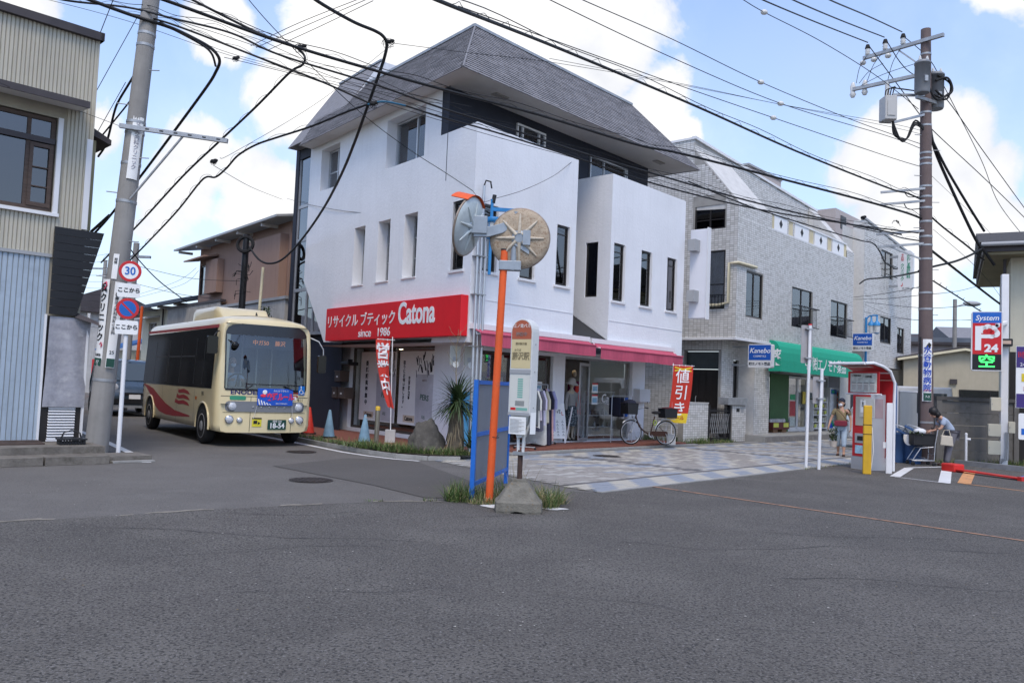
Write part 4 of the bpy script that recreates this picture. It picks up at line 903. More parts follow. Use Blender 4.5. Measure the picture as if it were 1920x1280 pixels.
MB().box(-18.4, .45, 0, -11.2, .99, 4.15).build('annex_wall', M_oldwhite, ax_); MB().box(-18.45, .40, 4.15, -11.1, 1.05, 4.25).build('coping', M_grey, ax_)
b = MB(); 
for i in range(46): x = -25.5 + i * .154; b.prism([(x, .8, 0), (x + .04, .74, 0), (x + .11, .74, 0), (x + .15, .8, 0)], (0, 0, 4.5))
b.build('corrugated_parapet', mat('weathered_sheet', (.36, .345, .32), .85, var=.15, streak=.7), ax_, 'stuff'); MB().box(-25.6, .72, 4.5, -18.3, .95, 4.6).build('coping', M_fascia, ax_)
ch = lfr('cream_house', 'cream two storey house with a low grey blue roof, left of the brown house', 'house')
M_creamw = mat('cream_plaster', (.56, .53, .42), .85, var=.05, streak=.25)
b = MB(); wall(b, -31.5, -22.2, 0, 4.75, 1.2, [(-30.3, -28.9, 3.1, 4.1, .12)]); b.poly([(-31.5, 1.2, 0), (-31.5, 8, 0), (-31.5, 8, 4.75), (-31.5, 1.2, 4.75)]); b.build('house_wall', M_creamw, ch)
window(ch, -30.3, -28.9, 3.1, 4.1, 1.25, M_alu, G_dark, None, (.5,), curtain=DARKROOM); MB().prism([(-31.0, .5, 4.2), (-31.0, 1.2, 4.32), (-31.0, 1.2, 4.4), (-31.0, .5, 4.27)], (2.6, 0, 0)).build('window_hood', M_soffit, ch)
MB().prism([(-32.6, .4, 4.7), (-32.6, 7, 6.4), (-32.6, 7, 6.55), (-32.6, .4, 4.85)], (10.2, 0, 0)).build('roof', mat('blue_grey_roof', (.055, .075, .11), .6, var=.2), ch)
for i in range(4): MB().box(-31.8 + i * 2.6, .55, 4.62, -31.65 + i * 2.6, 1.2, 4.75).build('rafter', M_soffit, ch)
MB().tube([(-27.6, 1.12, 4.7), (-27.6, 1.12, 2)], .05, 6).build('drain_pipe', M_fascia, ch)
br = lfr('small_house', 'small house with bright blue roof tiles and a red wall far down the road', 'house')
MB().box(-37.5, .9, 0, -33.0, 4, 2.7).build('house_wall', M_creamw, br); MB().box(-40, .6, 0, -37.51, 2, 2.2).build('red_wall', M_red, br)
b = MB()
for i in range(24): x = -38 + i * .22; b.prism([(x, .3, 2.7), (x + .1, .3, 2.78), (x + .2, .3, 2.7)], (0, 3, .9))
b.build('roof', mat('blue_roof_tile', (.03, .10, .26), .45, var=.2), br, 'stuff')
nh = lfr('far_house', 'grey white house at the far end of the left road', 'house')
MB().box(-58, -1, 0, -46, 6, 5.5).build('house_wall', M_oldwhite, nh); MB().prism([(-58.5, -1.6, 5.4), (-58.5, 2.5, 7.2), (-58.5, 6.6, 5.4)], (13, 0, 0)).build('roof', M_fascia, nh)
MB().box(-57, -1.05, 3.4, -55, -1.01, 4.6).build('window', M_dark, nh)
oh = thing('far_house', 'beige house on the far left side of the road beyond the car', 'house', (-44, 66, 0), 45)
MB().box(0, 0, 0, 8, 8, 5.2).build('house_wall', M_creamw, oh); MB().prism([(-.5, -.5, 5.1), (-.5, 4, 7), (-.5, 8.5, 5.1)], (9, 0, 0)).build('roof', M_fascia, oh); MB().box(2, -.04, 3.2, 3.6, 0, 4.4).build('window', M_dark, oh)
# ---------------------------------------------------------------- concrete utility pole with its plates, arm and bands
M_pole = mat('pole_concrete', (.27, .26, .245), .85, var=.14, scale=2, bump=.25, bscale=50, streak=.35)
up = thing('utility_pole', 'thick leaning concrete utility pole beside the beige and blue house', 'utility pole', (-7.64, 15.46, .0))
up.rotation_euler = (RAD(-.4), RAD(2.9), 0)
MB().cyl((0, 0, 0), (0, 0, 11.5), .205, .135, 24).build('shaft', M_pole, up)
for z in (1.35, 4.72, 5.45, 6.05, 6.25, 7.75, 7.98):
    r = .205 - .07 * z / 11.5 + .008; MB().cyl((0, 0, z), (0, 0, z + .05), r, r, 20).build('band', M_steel, up)
for i, z in enumerate((3.3, 4.0, 4.9, 5.6, 6.6, 7.3)):
    s_ = 1 if i % 2 else -1; MB().cyl((s_ * .15, -.05, z), (s_ * .36, -.08, z), .010, n=6).build('step_bolt', M_steel, up)
TA = Matrix.Translation((-.2, -.2, 6.14)) @ Matrix.Rotation(RAD(3), 4, 'Y'); am = MB(TA); am.box(0, -.035, -.04, 2.05, .035, .04); ao = am.build('cross_arm', M_steel, up)
MB().cyl((.14, -.16, 4.78), (1.0, -.18, 6.06), .022, n=8).build('arm_brace', M_steel, up)
for i in range(6): MB(TA).box(.5 + i * .27, -.04, -.012, .57 + i * .27, -.0355, .012).build('bolt_slot', M_dark, ao)
def plate(name, label, ang, z0, z1, w, rad=.215, lean=True):
    p = thing(name, label, 'plate sign', (-7.64 + .0505 * (z0 + z1) / 2, 15.46 + .007 * (z0 + z1) / 2, (z0 + z1) / 2), ang)
    p.rotation_euler = (0, RAD(2.9), RAD(ang)); h = (z1 - z0) / 2
    n = 8; sp_ = w / rad
    b = MB()
    b.surf(lambda u, v: (rad * math.sin((u - .5) * sp_), -rad * math.cos((u - .5) * sp_), -h + 2 * h * v), n, 1); b.surf(lambda u, v: ((rad - .006) * math.sin((u - .5) * sp_), -(rad - .006) * math.cos((u - .5) * sp_), -h + 2 * h * v), n, 1)
    b.build('plate_face', M_paper, p); return p, h, rad
p, h, r_ = plate('clinic_plate', 'white curved clinic plate with a pink arrow, on the left of the concrete pole', -28, 1.62, 3.24, .20)
text('呉クリニック', .175, M_ink, p, (-.0, -r_ - .004, .18), vert=True, line=1.05, bold=.004)
text('↑', .15, mat('pink_ink', (.6, .06, .12), .6), p, (.055, -r_ - .004, -.42)); MB().tube([(-.03, -r_ - .002, .72), (.04, -r_ - .002, .76), (.06, -r_ - .002, .70), (.0, -r_ - .002, .62)], .012, 5).build('emblem', mat('pink_ink'), p)
text('1800', .075, M_ink, p, (0, -r_ - .004, -.60)); MB().box(-.085, -r_ - .001, -.80, .085, -r_ + .04, -.655).build('green_footer', mat('dark_green', (.015, .07, .05), .6), p); text('17', .08, M_whiteink, p, (0, -r_ - .004, -.73))
p, h, r_ = plate('clinic_plate', 'white curved plate with small text, on the right of the concrete pole', 42, 1.60, 3.20, .16)
text('医療法人内科外科小児科', .075, M_ink, p, (-.02, -r_ - .004, .2), vert=True, line=.95); text('25', .09, M_ink, p, (0, -r_ - .004, -.52)); MB().box(-.07, -r_ - .001, -.79, .07, -r_ + .03, -.63).build('green_footer', mat('dark_green'), p)
p, h, r_ = plate('notice_plate', 'narrow white number plate high on the concrete pole above the clinic plates', 10, 3.25, 3.72, .10, .20)
text('相模', .06, M_ink, p, (0, -r_ - .004, .1), vert=True)
p, h, r_ = plate('advert_plate', 'faded narrow advert plate below the arm of the concrete pole', 40, 5.15, 6.35, .20, .182)
text('さがみ内科クリニック', .10, mat('faded_ink', (.28, .26, .30), .7), p, (0, -r_ - .004, .05), vert=True, line=.95)
# ---------------------------------------------------------------- speed limit / no parking post
ts = thing('traffic_sign', 'white post with a 30 speed limit disc and a no parking disc', 'traffic sign', (-7.0, 14.98, 0))
MB().cyl((0, 0, 0), (.0, 0, 3.5), .038, n=14).build('post', M_wpost, ts)
yaw = 24
def disc(z, name):
    e = MB(Matrix.Translation((0, 0, z)) @ Matrix.Rotation(RAD(yaw), 4, 'Z') @ Matrix.Translation((0, -.055, 0)) @ Matrix.Rotation(RAD(90), 4, 'X')); return e
def face(z, fn):
    pass
b = disc(3.36, ''); b.lathe([(.185, -.012), (.19, -.004), (.19, .004), (.186, .006)], 40); sd1 = b.build('speed_disc', mat('sign_red', (.52, .02, .025), .4, var=.05), ts)
b = disc(3.36, ''); b.cyl((0, 0, .0065), (0, 0, .008), .140, n=40, sm=False); b.build('disc_face', M_whiteink, sd1)
def on(z, x, out): # point in the plane of the signs
    c, s_ = math.cos(RAD(yaw)), math.sin(RAD(yaw)); return (x * c + out * s_, x * s_ - out * c, z)
text('30', .20, mat('sign_blue', (.01, .12, .45), .4), sd1, on(3.36, 0, .066), rot=(90, 0, yaw), bold=.004, xs=.92)
b = disc(2.68, ''); b.lathe([(.185, -.012), (.19, -.004), (.19, .004), (.186, .006)], 40); sd2 = b.build('no_parking_disc', mat('sign_red'), ts)
b = disc(2.68, ''); b.cyl((0, 0, .0065), (0, 0, .008), .140, n=40, sm=False); b.build('disc_face', mat('sign_blue'), sd2)
b = disc(2.68, ''); b.box(-.14, -.016, .0085, .14, .016, .0095, 0, Matrix.Rotation(RAD(-45), 4, 'Z')); b.build('disc_bar', mat('sign_red'), sd2)
for z in (3.01, 2.34):
    b = MB(Matrix.Translation((0, 0, z)) @ Matrix.Rotation(RAD(yaw), 4, 'Z')); b.rbox(-.19, -.062, -.125, .19, -.054, .125, .03, ax='y'); q = b.build('sub_plate', M_paper, ts)
    text('ここから', .095, M_ink, q, on(z, 0, .066), rot=(90, 0, yaw), bold=.003)
for z in (2.2, 2.5, 2.85, 3.2): MB().cyl((0, 0, z), (0, 0, z + .03), .046, n=12).build('clamp', M_steel, ts)
# ---------------------------------------------------------------- people: bodies grown as one skin over a skeleton
def skin(name, verts, edges, radii, m, parent, sub=2, root=0):
    me = bpy.data.meshes.new(name); me.from_pydata([tuple(v) for v in verts], edges, []); me.materials.append(m)
    o = bpy.data.objects.new(name, me); COL.objects.link(o); o.parent = parent
    sk = o.modifiers.new('skin', 'SKIN'); sk.use_smooth_shade = True; sk.branch_smoothing = .6
    for i, r in enumerate(radii):
        v = me.skin_vertices[0].data[i]; v.radius = (r, r) if not isinstance(r, tuple) else r; v.use_root = (i == root)
    s_ = o.modifiers.new('sub', 'SUBSURF'); s_.levels = sub; s_.render_levels = sub
    return o
M_skin = mat('skin', (.50, .29, .20), .55, var=.05)
M_hair = mat('black_hair', (.012, .010, .010), .5, var=.2)
M_mask = mat('white_mask', (.74, .75, .76), .8, var=.03)
def chainv(pts): return [Vec(p) for p in pts]
def limb_skin(name, chains, m, parent, sub=2):
    V_, E_, R_ = [], [], []
    for ch in chains:
        prev = None
        for (p, r, *k) in ch:
            if k and k[0] is not None and prev is None: prev = k[0]; 
            V_.append(p); R_.append(r)
            if prev is not None: E_.append((prev, len(V_) - 1))
            prev = len(V_) - 1
    return skin(name, V_, E_, R_, m, parent, sub)
def head(parent, c, yaw=0.0, pitch=0.0, mask=True, s=1.0):
    # skull with nose, ears, eyes and mouth; looks towards local +x turned by yaw
    T = Matrix.Translation(c) @ Matrix.Rotation(RAD(yaw), 4, 'Z') @ Matrix.Rotation(RAD(pitch), 4, 'Y') @ Matrix.Scale(s, 4)
    b = MB(T); b.ell((0, 0, .02), (.098, .078, .118), 16); b.ell((.03, 0, -.05), (.062, .056, .068), 12); b.ell((.098, 0, -.012), (.018, .014, .022), 8)
    for q in (-1, 1): b.ell((-.005, q * .078, -.005), (.018, .010, .030), 8)
    h = b.build('face', M_skin, parent)
    for q in (-1, 1): MB(T).ell((.086, q * .032, .02), (.010, .014, .008), 8).build('eye', M_ink, h)
    if mask: MB(T).ell((.052, 0, -.042), (.056, .060, .056), 14).build('mask', M_mask, h)
    else: MB(T).ell((.085, 0, -.062), (.008, .022, .006), 8).build('mouth', mat('lips', (.35, .12, .10), .5), h)
    return h, T
def hand_chains(w, d, up, base, s=1.0, curl=.5):
    # palm and five fingers from wrist w towards d ; up is the back of the hand ; base = index of the wrist vertex
    d = d.normalized(); up = (up - d * up.dot(d)).normalized(); side = d.cross(up)
    out = [[(w + d * .045 * s, .026 * s, base), (w + d * .085 * s, .028 * s)]]
    return out, d, up, side
def add_hand(V_, E_, R_, wrist_i, d, up, s=1.0, curl=.5):
    w = V_[wrist_i]; d = d.normalized(); up = (up - d * up.dot(d)); up = up.normalized() if up.length > 1e-5 else d.orthogonal().normalized(); side = d.cross(up)
    V_.append(w + d * .05 * s); R_.append((.022 * s)); E_.append((wrist_i, len(V_) - 1)); pm = len(V_) - 1
    for k, (off, L) in enumerate(((-.030, .060), (-.010, .072), (.010, .066), (.029, .052))):
        p = w + d * .085 * s + side * off * s; V_.append(p); R_.append(.011 * s); E_.append((pm, len(V_) - 1))
        q = p + (d * math.cos(curl) - up * math.sin(curl)) * L * .55 * s; V_.append(q); R_.append(.0085 * s); E_.append((len(V_) - 2, len(V_) - 1))
        q2 = q + (d * math.cos(curl * 2.2) - up * math.sin(curl * 2.2)) * L * .5 * s; V_.append(q2); R_.append(.007 * s); E_.append((len(V_) - 2, len(V_) - 1))
    p = w + d * .035 * s - side * .028 * s; V_.append(p); R_.append(.012 * s); E_.append((pm, len(V_) - 1))
    q = p + (d * .8 - side * .6 - up * .3) * .04 * s; V_.append(q); R_.append(.009 * s); E_.append((len(V_) - 2, len(V_) - 1))
def person(name, label, loc, rz, J, cols, mask=True, hp=(0, 0), scale=1.0, group=None, lower=True):
    # J: joints in local metres (facing +x, left = +y): pelvis chest neck head, sh/el/wr/ kn/an/toe for l and r
    p = thing(name, label, 'person', loc, rz, group); p.scale = (scale,) * 3
    g = {k: Vec(v) for k, v in J.items()}
    V_, E_, R_ = [], [], []
    def add(pt, r, to=None):
        V_.append(pt); R_.append(r)
        if to is not None: E_.append((to, len(V_) - 1))
        return len(V_) - 1
    pe = add(g['pelvis'], .125); wa = add(g['pelvis'].lerp(g['chest'], .5), .112, pe); che = add(g['chest'], .125, wa); ne = add(g['neck'], .050, che); hd = add(g['head'] - (g['head'] - g['neck']) * .35, .055, ne)
    for q in 'lr':
        a = add(g['sh' + q], .055, che); e = add(g['el' + q], .038, a); w = add(g['wr' + q], .026, e)
        add_hand(V_, E_, R_, w, g['wr' + q] - g['el' + q] if ('hd' + q) not in g else g['hd' + q], Vec((0, -1 if q == 'r' else 1, .3)), 1.0, .45)
        if lower:
            h_ = add(g['hi' + q], .085, pe); k = add(g['kn' + q], .056, h_); c_ = add(g['kn' + q].lerp(g['an' + q], .35), .052, k); a2 = add(g['an' + q], .034, c_); t_ = add(g['to' + q], .030, a2)
    body = skin('body', V_, E_, R_, M_skin, p, 1)
    h, T = head(p, g['head'], hp[0], hp[1], mask)
    # shirt with short sleeves
    V_, E_, R_ = [], [], []
    pe = add(g['pelvis'] + Vec((0, 0, -.04)), cols.get('hem', .15)); wa = add(g['pelvis'].lerp(g['chest'], .5), .142, pe); che = add(g['chest'], .150, wa); ne = add(g['chest'].lerp(g['neck'], .7), .075, che)
    for q in 'lr':
        a = add(g['sh' + q], .075, che); e = add(g['sh' + q].lerp(g['el' + q], cols.get('sleeve', .75)), .062, a)
        if cols.get('sleeve', .75) > 1: pass
    skin('shirt', V_, E_, R_, cols['shirt'], p, 2)
    if lower:
        V_, E_, R_ = [], [], []
        pe = add(g['pelvis'], .140)
        for q in 'lr':
            h_ = add(g['hi' + q], .105, pe); k = add(g['kn' + q], .080, h_); e = cols.get('leg', 1.0); a2 = add(g['kn' + q].lerp(g['an' + q], e), .068, k)
        skin('trousers', V_, E_, R_, cols['trousers'], p, 2)
        for q in 'lr':
            d = (g['to' + q] - g['an' + q]); d.z = 0; d = d.normalized(); a = math.atan2(d.y, d.x); c_ = g['an' + q] + d * .05
            Tm = Matrix.Translation((c_.x, c_.y, 0)) @ Matrix.Rotation(a, 4, 'Z')
            MB(Tm).ell((0.02, 0, .035), (.135, .045, .042), 12).build('shoe', cols['shoe'], p)
    return p, T
# ---------------------------------------------------------------- the bus
M_bus = mat('bus_cream', lin(224, 208, 166), .28, var=.02, coat=.5, streak=.04)
M_busblk = mat('bus_black_glass', (.010, .011, .012), .07, var=0, spec=.30)
M_busgrey = mat('bus_grey', (.19, .20, .215), .4, var=.03)
M_busred = mat('bus_red', (.42, .03, .03), .35, var=.03)
M_chrome = mat('chrome', (.62, .63, .64), .12, .95, var=0)
M_lens = mat('lamp_lens', (.55, .57, .6), .08, var=.25, scale=30, spec=.9)
M_amber = mat('amber_lens', (.65, .16, .02), .2, var=.05)
bus = thing('bus', 'cream community bus with red wave stripes and a blue banner on its front', 'bus', (-6.03, 19.35, 0), -54.0)
bus.scale = (1.04,) * 3
FR, RE = 1.06, -5.93
def hw(x):
    w = 1.04
    if x > .70: w -= .10 * ((x - .70) / .36) ** 2
    if x < -5.75: w -= .08 * ((-5.75 - x) / .18) ** 2
    return w
def lean(z): return 0 if z < 1.2 else -.045 * (z - 1.2) ** 1.3
def fx(y, z): return FR - .13 * (abs(y) / .9) ** 2.2 - (0 if z < 1.15 else .085 * (z - 1.15) ** 1.5) - (.03 * (.5 - z) if z < .5 else 0)
def ringz(x):
    prof = [(.86, .30), (.975, .33), (1, .45), (1, .8), (1, 1.22), (1, 1.7), (1, 2.2), (1, 2.52), (.965, 2.66), (.88, 2.745), (.6, 2.80), (.3, 2.83), (0, 2.84)]
    drop = .0 if x < .2 else .22 * ((x - .2) / .86) ** 2
    out = []
    for (k, z) in prof:
        zz = z - drop * max(0, (z - 2.3)) / .5; out.append((k * (hw(x) + lean(z)), zz))
    return out
xs = [RE, -5.85, -5.6, -4.6, -3.5, -2.4, -1.2, -.2, .3, .6, .75, .88]
b = MB(); rings = []
for x in xs:
    h = ringz(x); rings.append([(x, -y, z) for (y, z) in h] + [(x, y, z) for (y, z) in h[::-1][1:]])
h = ringz(FR); rings.append([(fx(y, z), -y, z) for (y, z) in h] + [(fx(y, z), y, z) for (y, z) in h[::-1][1:]])
n = len(rings[0]); vs = [p for r in rings for p in r]
fs = [(i * n + j, (i + 1) * n + j, (i + 1) * n + j + 1, i * n + j + 1) for i in range(len(rings) - 1) for j in range(n - 1)]
b.add(vs, fs, 0, True)
b.poly([p for p in rings[0]][::-1])
# front skin with an opening for the windscreen
hz = ringz(FR); K = 20
WZ0, WZ1 = 1.22, 2.52
for i in range(len(hz) - 1):
    (w0, z0), (w1, z1) = hz[i], hz[i + 1]
    for k in range(K):
        u0, u1 = -1 + 2 * k / K, -1 + 2 * (k + 1) / K
        if z0 >= WZ0 - .01 and z1 <= 2.53 and 0 < k < K - 1: continue
        b.add([(fx(u0 * w0, z0), u0 * w0, z0), (fx(u1 * w0, z0), u1 * w0, z0), (fx(u1 * w1, z1), u1 * w1, z1), (fx(u0 * w1, z1), u0 * w1, z1)], [(0, 1, 2, 3)], 0, True)
b.poly([(x, -hw(x) * .86, .30) for x in xs] + [(x, hw(x) * .86, .30) for x in xs[::-1]])
b.build('body', M_bus, bus)
def front_patch(name, y0, y1, z0, z1, off, m, parent=bus, r=0.0, nu=16, nv=8):
    # patch following the front, corners rounded by r
    bb = MB(); 
    def f(u, v):
        y = y0 + (y1 - y0) * u; z = z0 + (z1 - z0) * v
        if r > 0:
            dy = max(0, r - min(y - y0, y1 - y)); dz = max(0, r - min(z - z0, z1 - z))
            if dy > 0 and dz > 0:
                L_ = math.hypot(dy, dz)
                if L_ > r: y += (1 if y < (y0 + y1) / 2 else -1) * (dy - dy * r / L_); z += (1 if z < (z0 + z1) / 2 else -1) * (dz - dz * r / L_)
        return (fx(y, z) + off, y, z)
    bb.surf(f, nu, nv); return bb.build(name, m, parent)
def side_patch(name, pts, off, m, parent=bus, side=-1):
    return MB().poly([(x, side * (hw(x) + lean(z) + off), z) for x, z in pts]).build(name, m, parent)
ws = front_patch('windscreen', -.905, .905, WZ0 - .02, 2.40, .012, glass('bus_windscreen', (.72, .80, .84), 1.3), r=.12, nu=24, nv=12)
front_patch('windscreen_header', -.90, .90, 2.36, 2.60, .016, mat('bus_header', (.018, .019, .02), .25, spec=.5), r=.05)
bb = MB()
for (y0, y1, z0, z1) in ((-.90, -.875, 1.22, 2.45), (.875, .90, 1.22, 2.45), (-.88, .88, 1.185, 1.225)): bb.surf(lambda u, v: (fx(y0 + (y1 - y0) * u, z0 + (z1 - z0) * v) + .013, y0 + (y1 - y0) * u, z0 + (z1 - z0) * v), 12, 8)
bb.build('windscreen_seal', M_black, bus, 'stuff')
# cab
M_cab = mat('cab_blue_grey', (.16, .19, .22), .8, var=.35, scale=1.2)
bb = MB(); bb.poly([(-1.6, -.95, .9), (-1.6, .95, .9), (-1.6, .95, 2.6), (-1.6, -.95, 2.6)]); bb.poly([(-1.6, -.95, .9), (1.0, -.95, .9), (1.0, .95, .9), (-1.6, .95, .9)])
bb.poly([(-1.6, -.94, .9), (.75, -.94, .9), (.75, -.92, 2.6), (-1.6, -.92, 2.6)]); bb.poly([(-1.6, .94, .9), (.75, .94, .9), (.75, .92, 2.6), (-1.6, .92, 2.6)]); bb.poly([(-1.6, -.95, 2.6), (.9, -.9, 2.6), (.9, .9, 2.6), (-1.6, .95, 2.6)])
bb.build('cab_lining', M_cab, bus)
MB().rbox(.45, -.85, .92, .90, .85, 1.26, .06, ax='y').build('dashboard', mat('dashboard', (.20, .22, .24), .7), bus)
for y in (-.1, .25, .6): MB().cyl((-.5, y, .9), (-.5, y, 2.58), .02, n=8).build('grab_pole', mat('pole_pale', (.55, .58, .55), .4), bus)
for i in range(3): MB().rbox(-1.4, -.2 + i * .42, .9, -1.25, .18 + i * .42, 1.7, .05, ax='y').build('passenger_seat', mat('seat_fabric', (.06, .09, .16), .9, var=.2), bus)
MB().box(.64, -.42, 2.10, .68, .62, 2.34).build('destination_box', M_black, bus)
M_led = mat('orange_led', (1.0, .33, .08), .5, var=0, emit=.35)
text('中ガ50    藤沢', .12, M_led, bus, (.685, .1, 2.22), rot=(90, 0, 90), xs=1.0)
st_ = MB(Matrix.Translation((.36, -.46, 1.36)) @ Matrix.Rotation(RAD(-62), 4, 'Y')); st_.tube([(.2 * math.cos(t * .4189), .2 * math.sin(t * .4189), 0) for t in range(16)], .018, 6); st_.cyl((-.2, 0, 0), (.2, 0, 0), .015); so_ = st_.build('steering_wheel', M_black, bus)
for (y0, y1, ya) in ((-.62, -.08, -.55), (.03, .72, .66)):
    q = MB(); pts = [(fx(ya, 1.2) + .03, ya, 1.17), (fx((ya + y0) / 2, 1.28) + .04, ya + (y1 - ya) * (.45 if ya == -.55 else .0) + (0 if ya == -.55 else (y0 - ya) * .5), 1.30)]
    q.tube(pts, .012, 6); q.tube([(fx(y, 1.33) + .035, y, 1.325 + .0 * y) for y in (y0 + .15, (y0 + y1) / 2, y1 + (.25 if ya < 0 else 0))], .010, 6); q.build('wiper', M_black, bus)
# side windows: black glass band with dividing lines
def rrect(x0, x1, z0, z1, r, n=5):
    P = []
    for (cx, cz, a0) in ((x1 - r, z1 - r, 0), (x0 + r, z1 - r, 90), (x0 + r, z0 + r, 180), (x1 - r, z0 + r, 270)):
        for i in range(n + 1): a = RAD(a0 + 90 * i / n); P.append((cx + r * math.cos(a), cz + r * math.sin(a)))
    return P
for sd_ in (-1, 1):
    bb = MB(); N_ = 16
    def f(u, v):
        x = -5.72 + 6.27 * u; z = 1.20 + 1.30 * v; return (x, sd_ * (hw(x) + lean(z) + .006), z)
    sw = bb.surf(f, 40, 12).build('side_window_band', M_busblk, bus)
    for x in (-4.6, -3.35, -3.25, -2.1, -.85, -.2): MB().poly([(x - .012, sd_ * (hw(x) + lean(z) + .0105), z) for z in (1.28, 2.3)] + [(x + .012, sd_ * (hw(x) + lean(z) + .0105), z) for z in (2.3, 1.28)]).build('window_bar', mat('bar_grey', (.05, .05, .055), .3), sw)
    for (xa, xb) in ((-4.55, -3.4), (-3.2, -2.15), (-2.05, -.9)):
        MB().poly([(xa, sd_ * (hw(xa) + lean(1.88) + .010), 1.88), (xb, sd_ * (hw(xb) + lean(1.88) + .010), 1.88), (xb, sd_ * (hw(xb) + lean(1.91) + .010), 1.91), (xa, sd_ * (hw(xa) + lean(1.91) + .010), 1.91)]).build('window_rail', mat('bar_grey'), sw)
    side_patch('roof_stripe', [(-5.8, 2.53), (.62, 2.50), (.62, 2.57), (-5.8, 2.60)], .004, M_busred, side=sd_)
    # red wave
    wave_t = [(-5.75, 1.18), (-5.2, 1.15), (-4.6, 1.08), (-3.9, .90), (-3.2, .74), (-2.3, .61), (-1.0, .55)]; wave_b = [(-1.0, .52), (-2.4, .47), (-3.2, .47), (-3.8, .52), (-4.25, .64), (-4.7, .84), (-5.3, 1.08)]
    side_patch('red_wave', wave_t + wave_b, .004, M_busred, side=sd_)
    for k in range(3):
        z = .79 + k * .13; side_patch('red_ribbon', [(-2.35 + .12 * k, z + .01), (-2.0, z - .02), (-1.6, z), (-1.05, z - .03), (-1.25, z + .05), (-1.6, z + .09), (-2.0, z + .06), (-2.3 + .12 * k, z + .10)], .004, M_busred, side=sd_)
    # wheel arches and wheels
    for (x, nm) in ((0, 'front'), (-4.83, 'rear')):
        r_ = .47; arc_ = [(x + r_ * math.cos(RAD(a)), .40 + r_ * math.sin(RAD(a))) for a in range(-8, 189, 14)]
        w_ = side_patch('wheel_arch', arc_ + [(x - r_, .30), (x + r_, .30)], .004, M_rubber, side=sd_)
        MB().tube([(a, sd_ * (hw(a) + .006), z) for a, z in [(x + .49 * math.cos(RAD(t)), .40 + .49 * math.sin(RAD(t))) for t in range(-8, 189, 14)]], .022, 6).build('arch_lip', M_bus, bus)
        Tw = Matrix.Translation((x, sd_ * .945, .385)) @ Matrix.Rotation(RAD(90), 4, 'X')
        wh = MB(Tw); wh.lathe([(.24, -.11), (.34, -.115), (.38, -.08), (.385, 0), (.38, .08), (.34, .115), (.24, .11)], 32); wo = wh.build('wheel', M_rubber, bus)
        dd = -sd_
        rm = MB(Tw); rm.lathe([(.27, dd * .10), (.262, dd * .12), (.16, dd * .07), (.10, dd * .12), (.06, dd * .13)], 24); rm.build('rim', mat('wheel_grey', (.34, .34, .35), .5, .3, var=.15), wo)
        for i in range(6): a = i * math.pi / 3; MB(Tw).cyl((.12 * math.cos(a), .12 * math.sin(a), dd * .07), (.12 * math.cos(a), .12 * math.sin(a), dd * .095), .014, n=6).build('wheel_nut', M_steel, wo)
    side_patch('indicator', [(-.62, 1.0), (-.5, 1.0), (-.5, .93), (-.62, .93)], .008, M_amber, side=sd_)
    for i in range(7): z = .55 + i * .13; side_patch('rear_vent', rrect(-5.86, -5.66, z, z + .09, .02), .006, M_black, side=sd_)
    for x in (-3.6, -2.2, -.72): side_patch('panel_gap', [(x, .34), (x + .010, .34), (x + .010, 1.16), (x, 1.16)], .003, M_dark, side=sd_)
    side_patch('panel_gap', [(-5.0, .36), (-.7, .36), (-.7, .365), (-5.0, .365)], .003, M_dark, side=sd_)
text('911', .13, M_ink, bus, (-.05, -1.049, 1.08), rot=(90, 0, 0))
# front furniture
front_patch('front_grille', -.86, .86, .74, .96, .010, M_busgrey, r=.08, nu=28)
for y in (-.72, .72):
    for (dz, yy, r_) in ((.85, y, .085), (.57, y * 1.06, .075), (.56, y * .78, .052)):
        T_ = Matrix.Translation((fx(yy, dz) - .01, yy, dz)) @ Matrix.Rotation(RAD(90), 4, 'Y')
        hl = MB(T_); hl.lathe([(r_ * 1.25, 0), (r_ * 1.22, .03), (r_, .035)], 24); ho = hl.build('headlight', M_busgrey if dz > .7 else M_chrome, bus)
        q = MB(T_); q.lathe([(r_, .03), (r_ * .8, .045), (r_ * .3, .055)], 20); q.build('lens', M_lens, ho)
for i in range(5): y = -.30 + i * .17; MB(Matrix.Translation((fx(y, .84) + .01, y, .84)) @ Matrix.Rotation(RAD(90), 4, 'Y')).lathe([(.022, 0), (.020, .006), (.008, .009)], 14).build('grille_rivet', M_steel, bus)
for y in (-.36, .55): front_patch('panel_gap', y, y + .010, .32, 1.06, .003, M_dark, nu=1)
front_patch('panel_gap', -.95, .95, 1.055, 1.066, .003, M_dark, nu=24, nv=1)
front_patch('panel_gap', -.90, .90, .72, .728, .011, M_dark, nu=24, nv=1)
def ftext(body, size, m, y, z, off=.014, xs=1.0, bold=0.0, par=None):
    o = text(body, size, m, par or bus, (0, 0, 0), rot=(0, 0, 0), bold=bold, xs=xs, depth=.001)
    for v in o.data.vertices: yy, zz = y + v.co.x, z + v.co.y; v.co = (fx(yy, zz) + off + v.co.z, yy, zz)
    return o
ftext('ENODEN', .125, mat('navy_ink', (.02, .025, .12), .5), -.45, 1.145, .006, xs=1.25, bold=.004)
ep = front_patch('green_sticker', -.78, -.46, .985, 1.075, .008, mat('sticker_green', (.04, .28, .16), .5), r=.03); 
np_ = front_patch('number_plate', .02, .44, .37, .58, .02, mat('plate_green', (.012, .06, .045), .4), r=.01)
ftext('18-54', .155, M_whiteink, .23, .45, .024, xs=.95, bold=.004, par=np_); ftext('湘南 200', .055, M_whiteink, .23, .545, .024, par=np_)
ys = front_patch('yellow_sticker', -.31, -.11, .43, .62, .010, mat('sticker_yellow', (.72, .62, .04), .5)); 
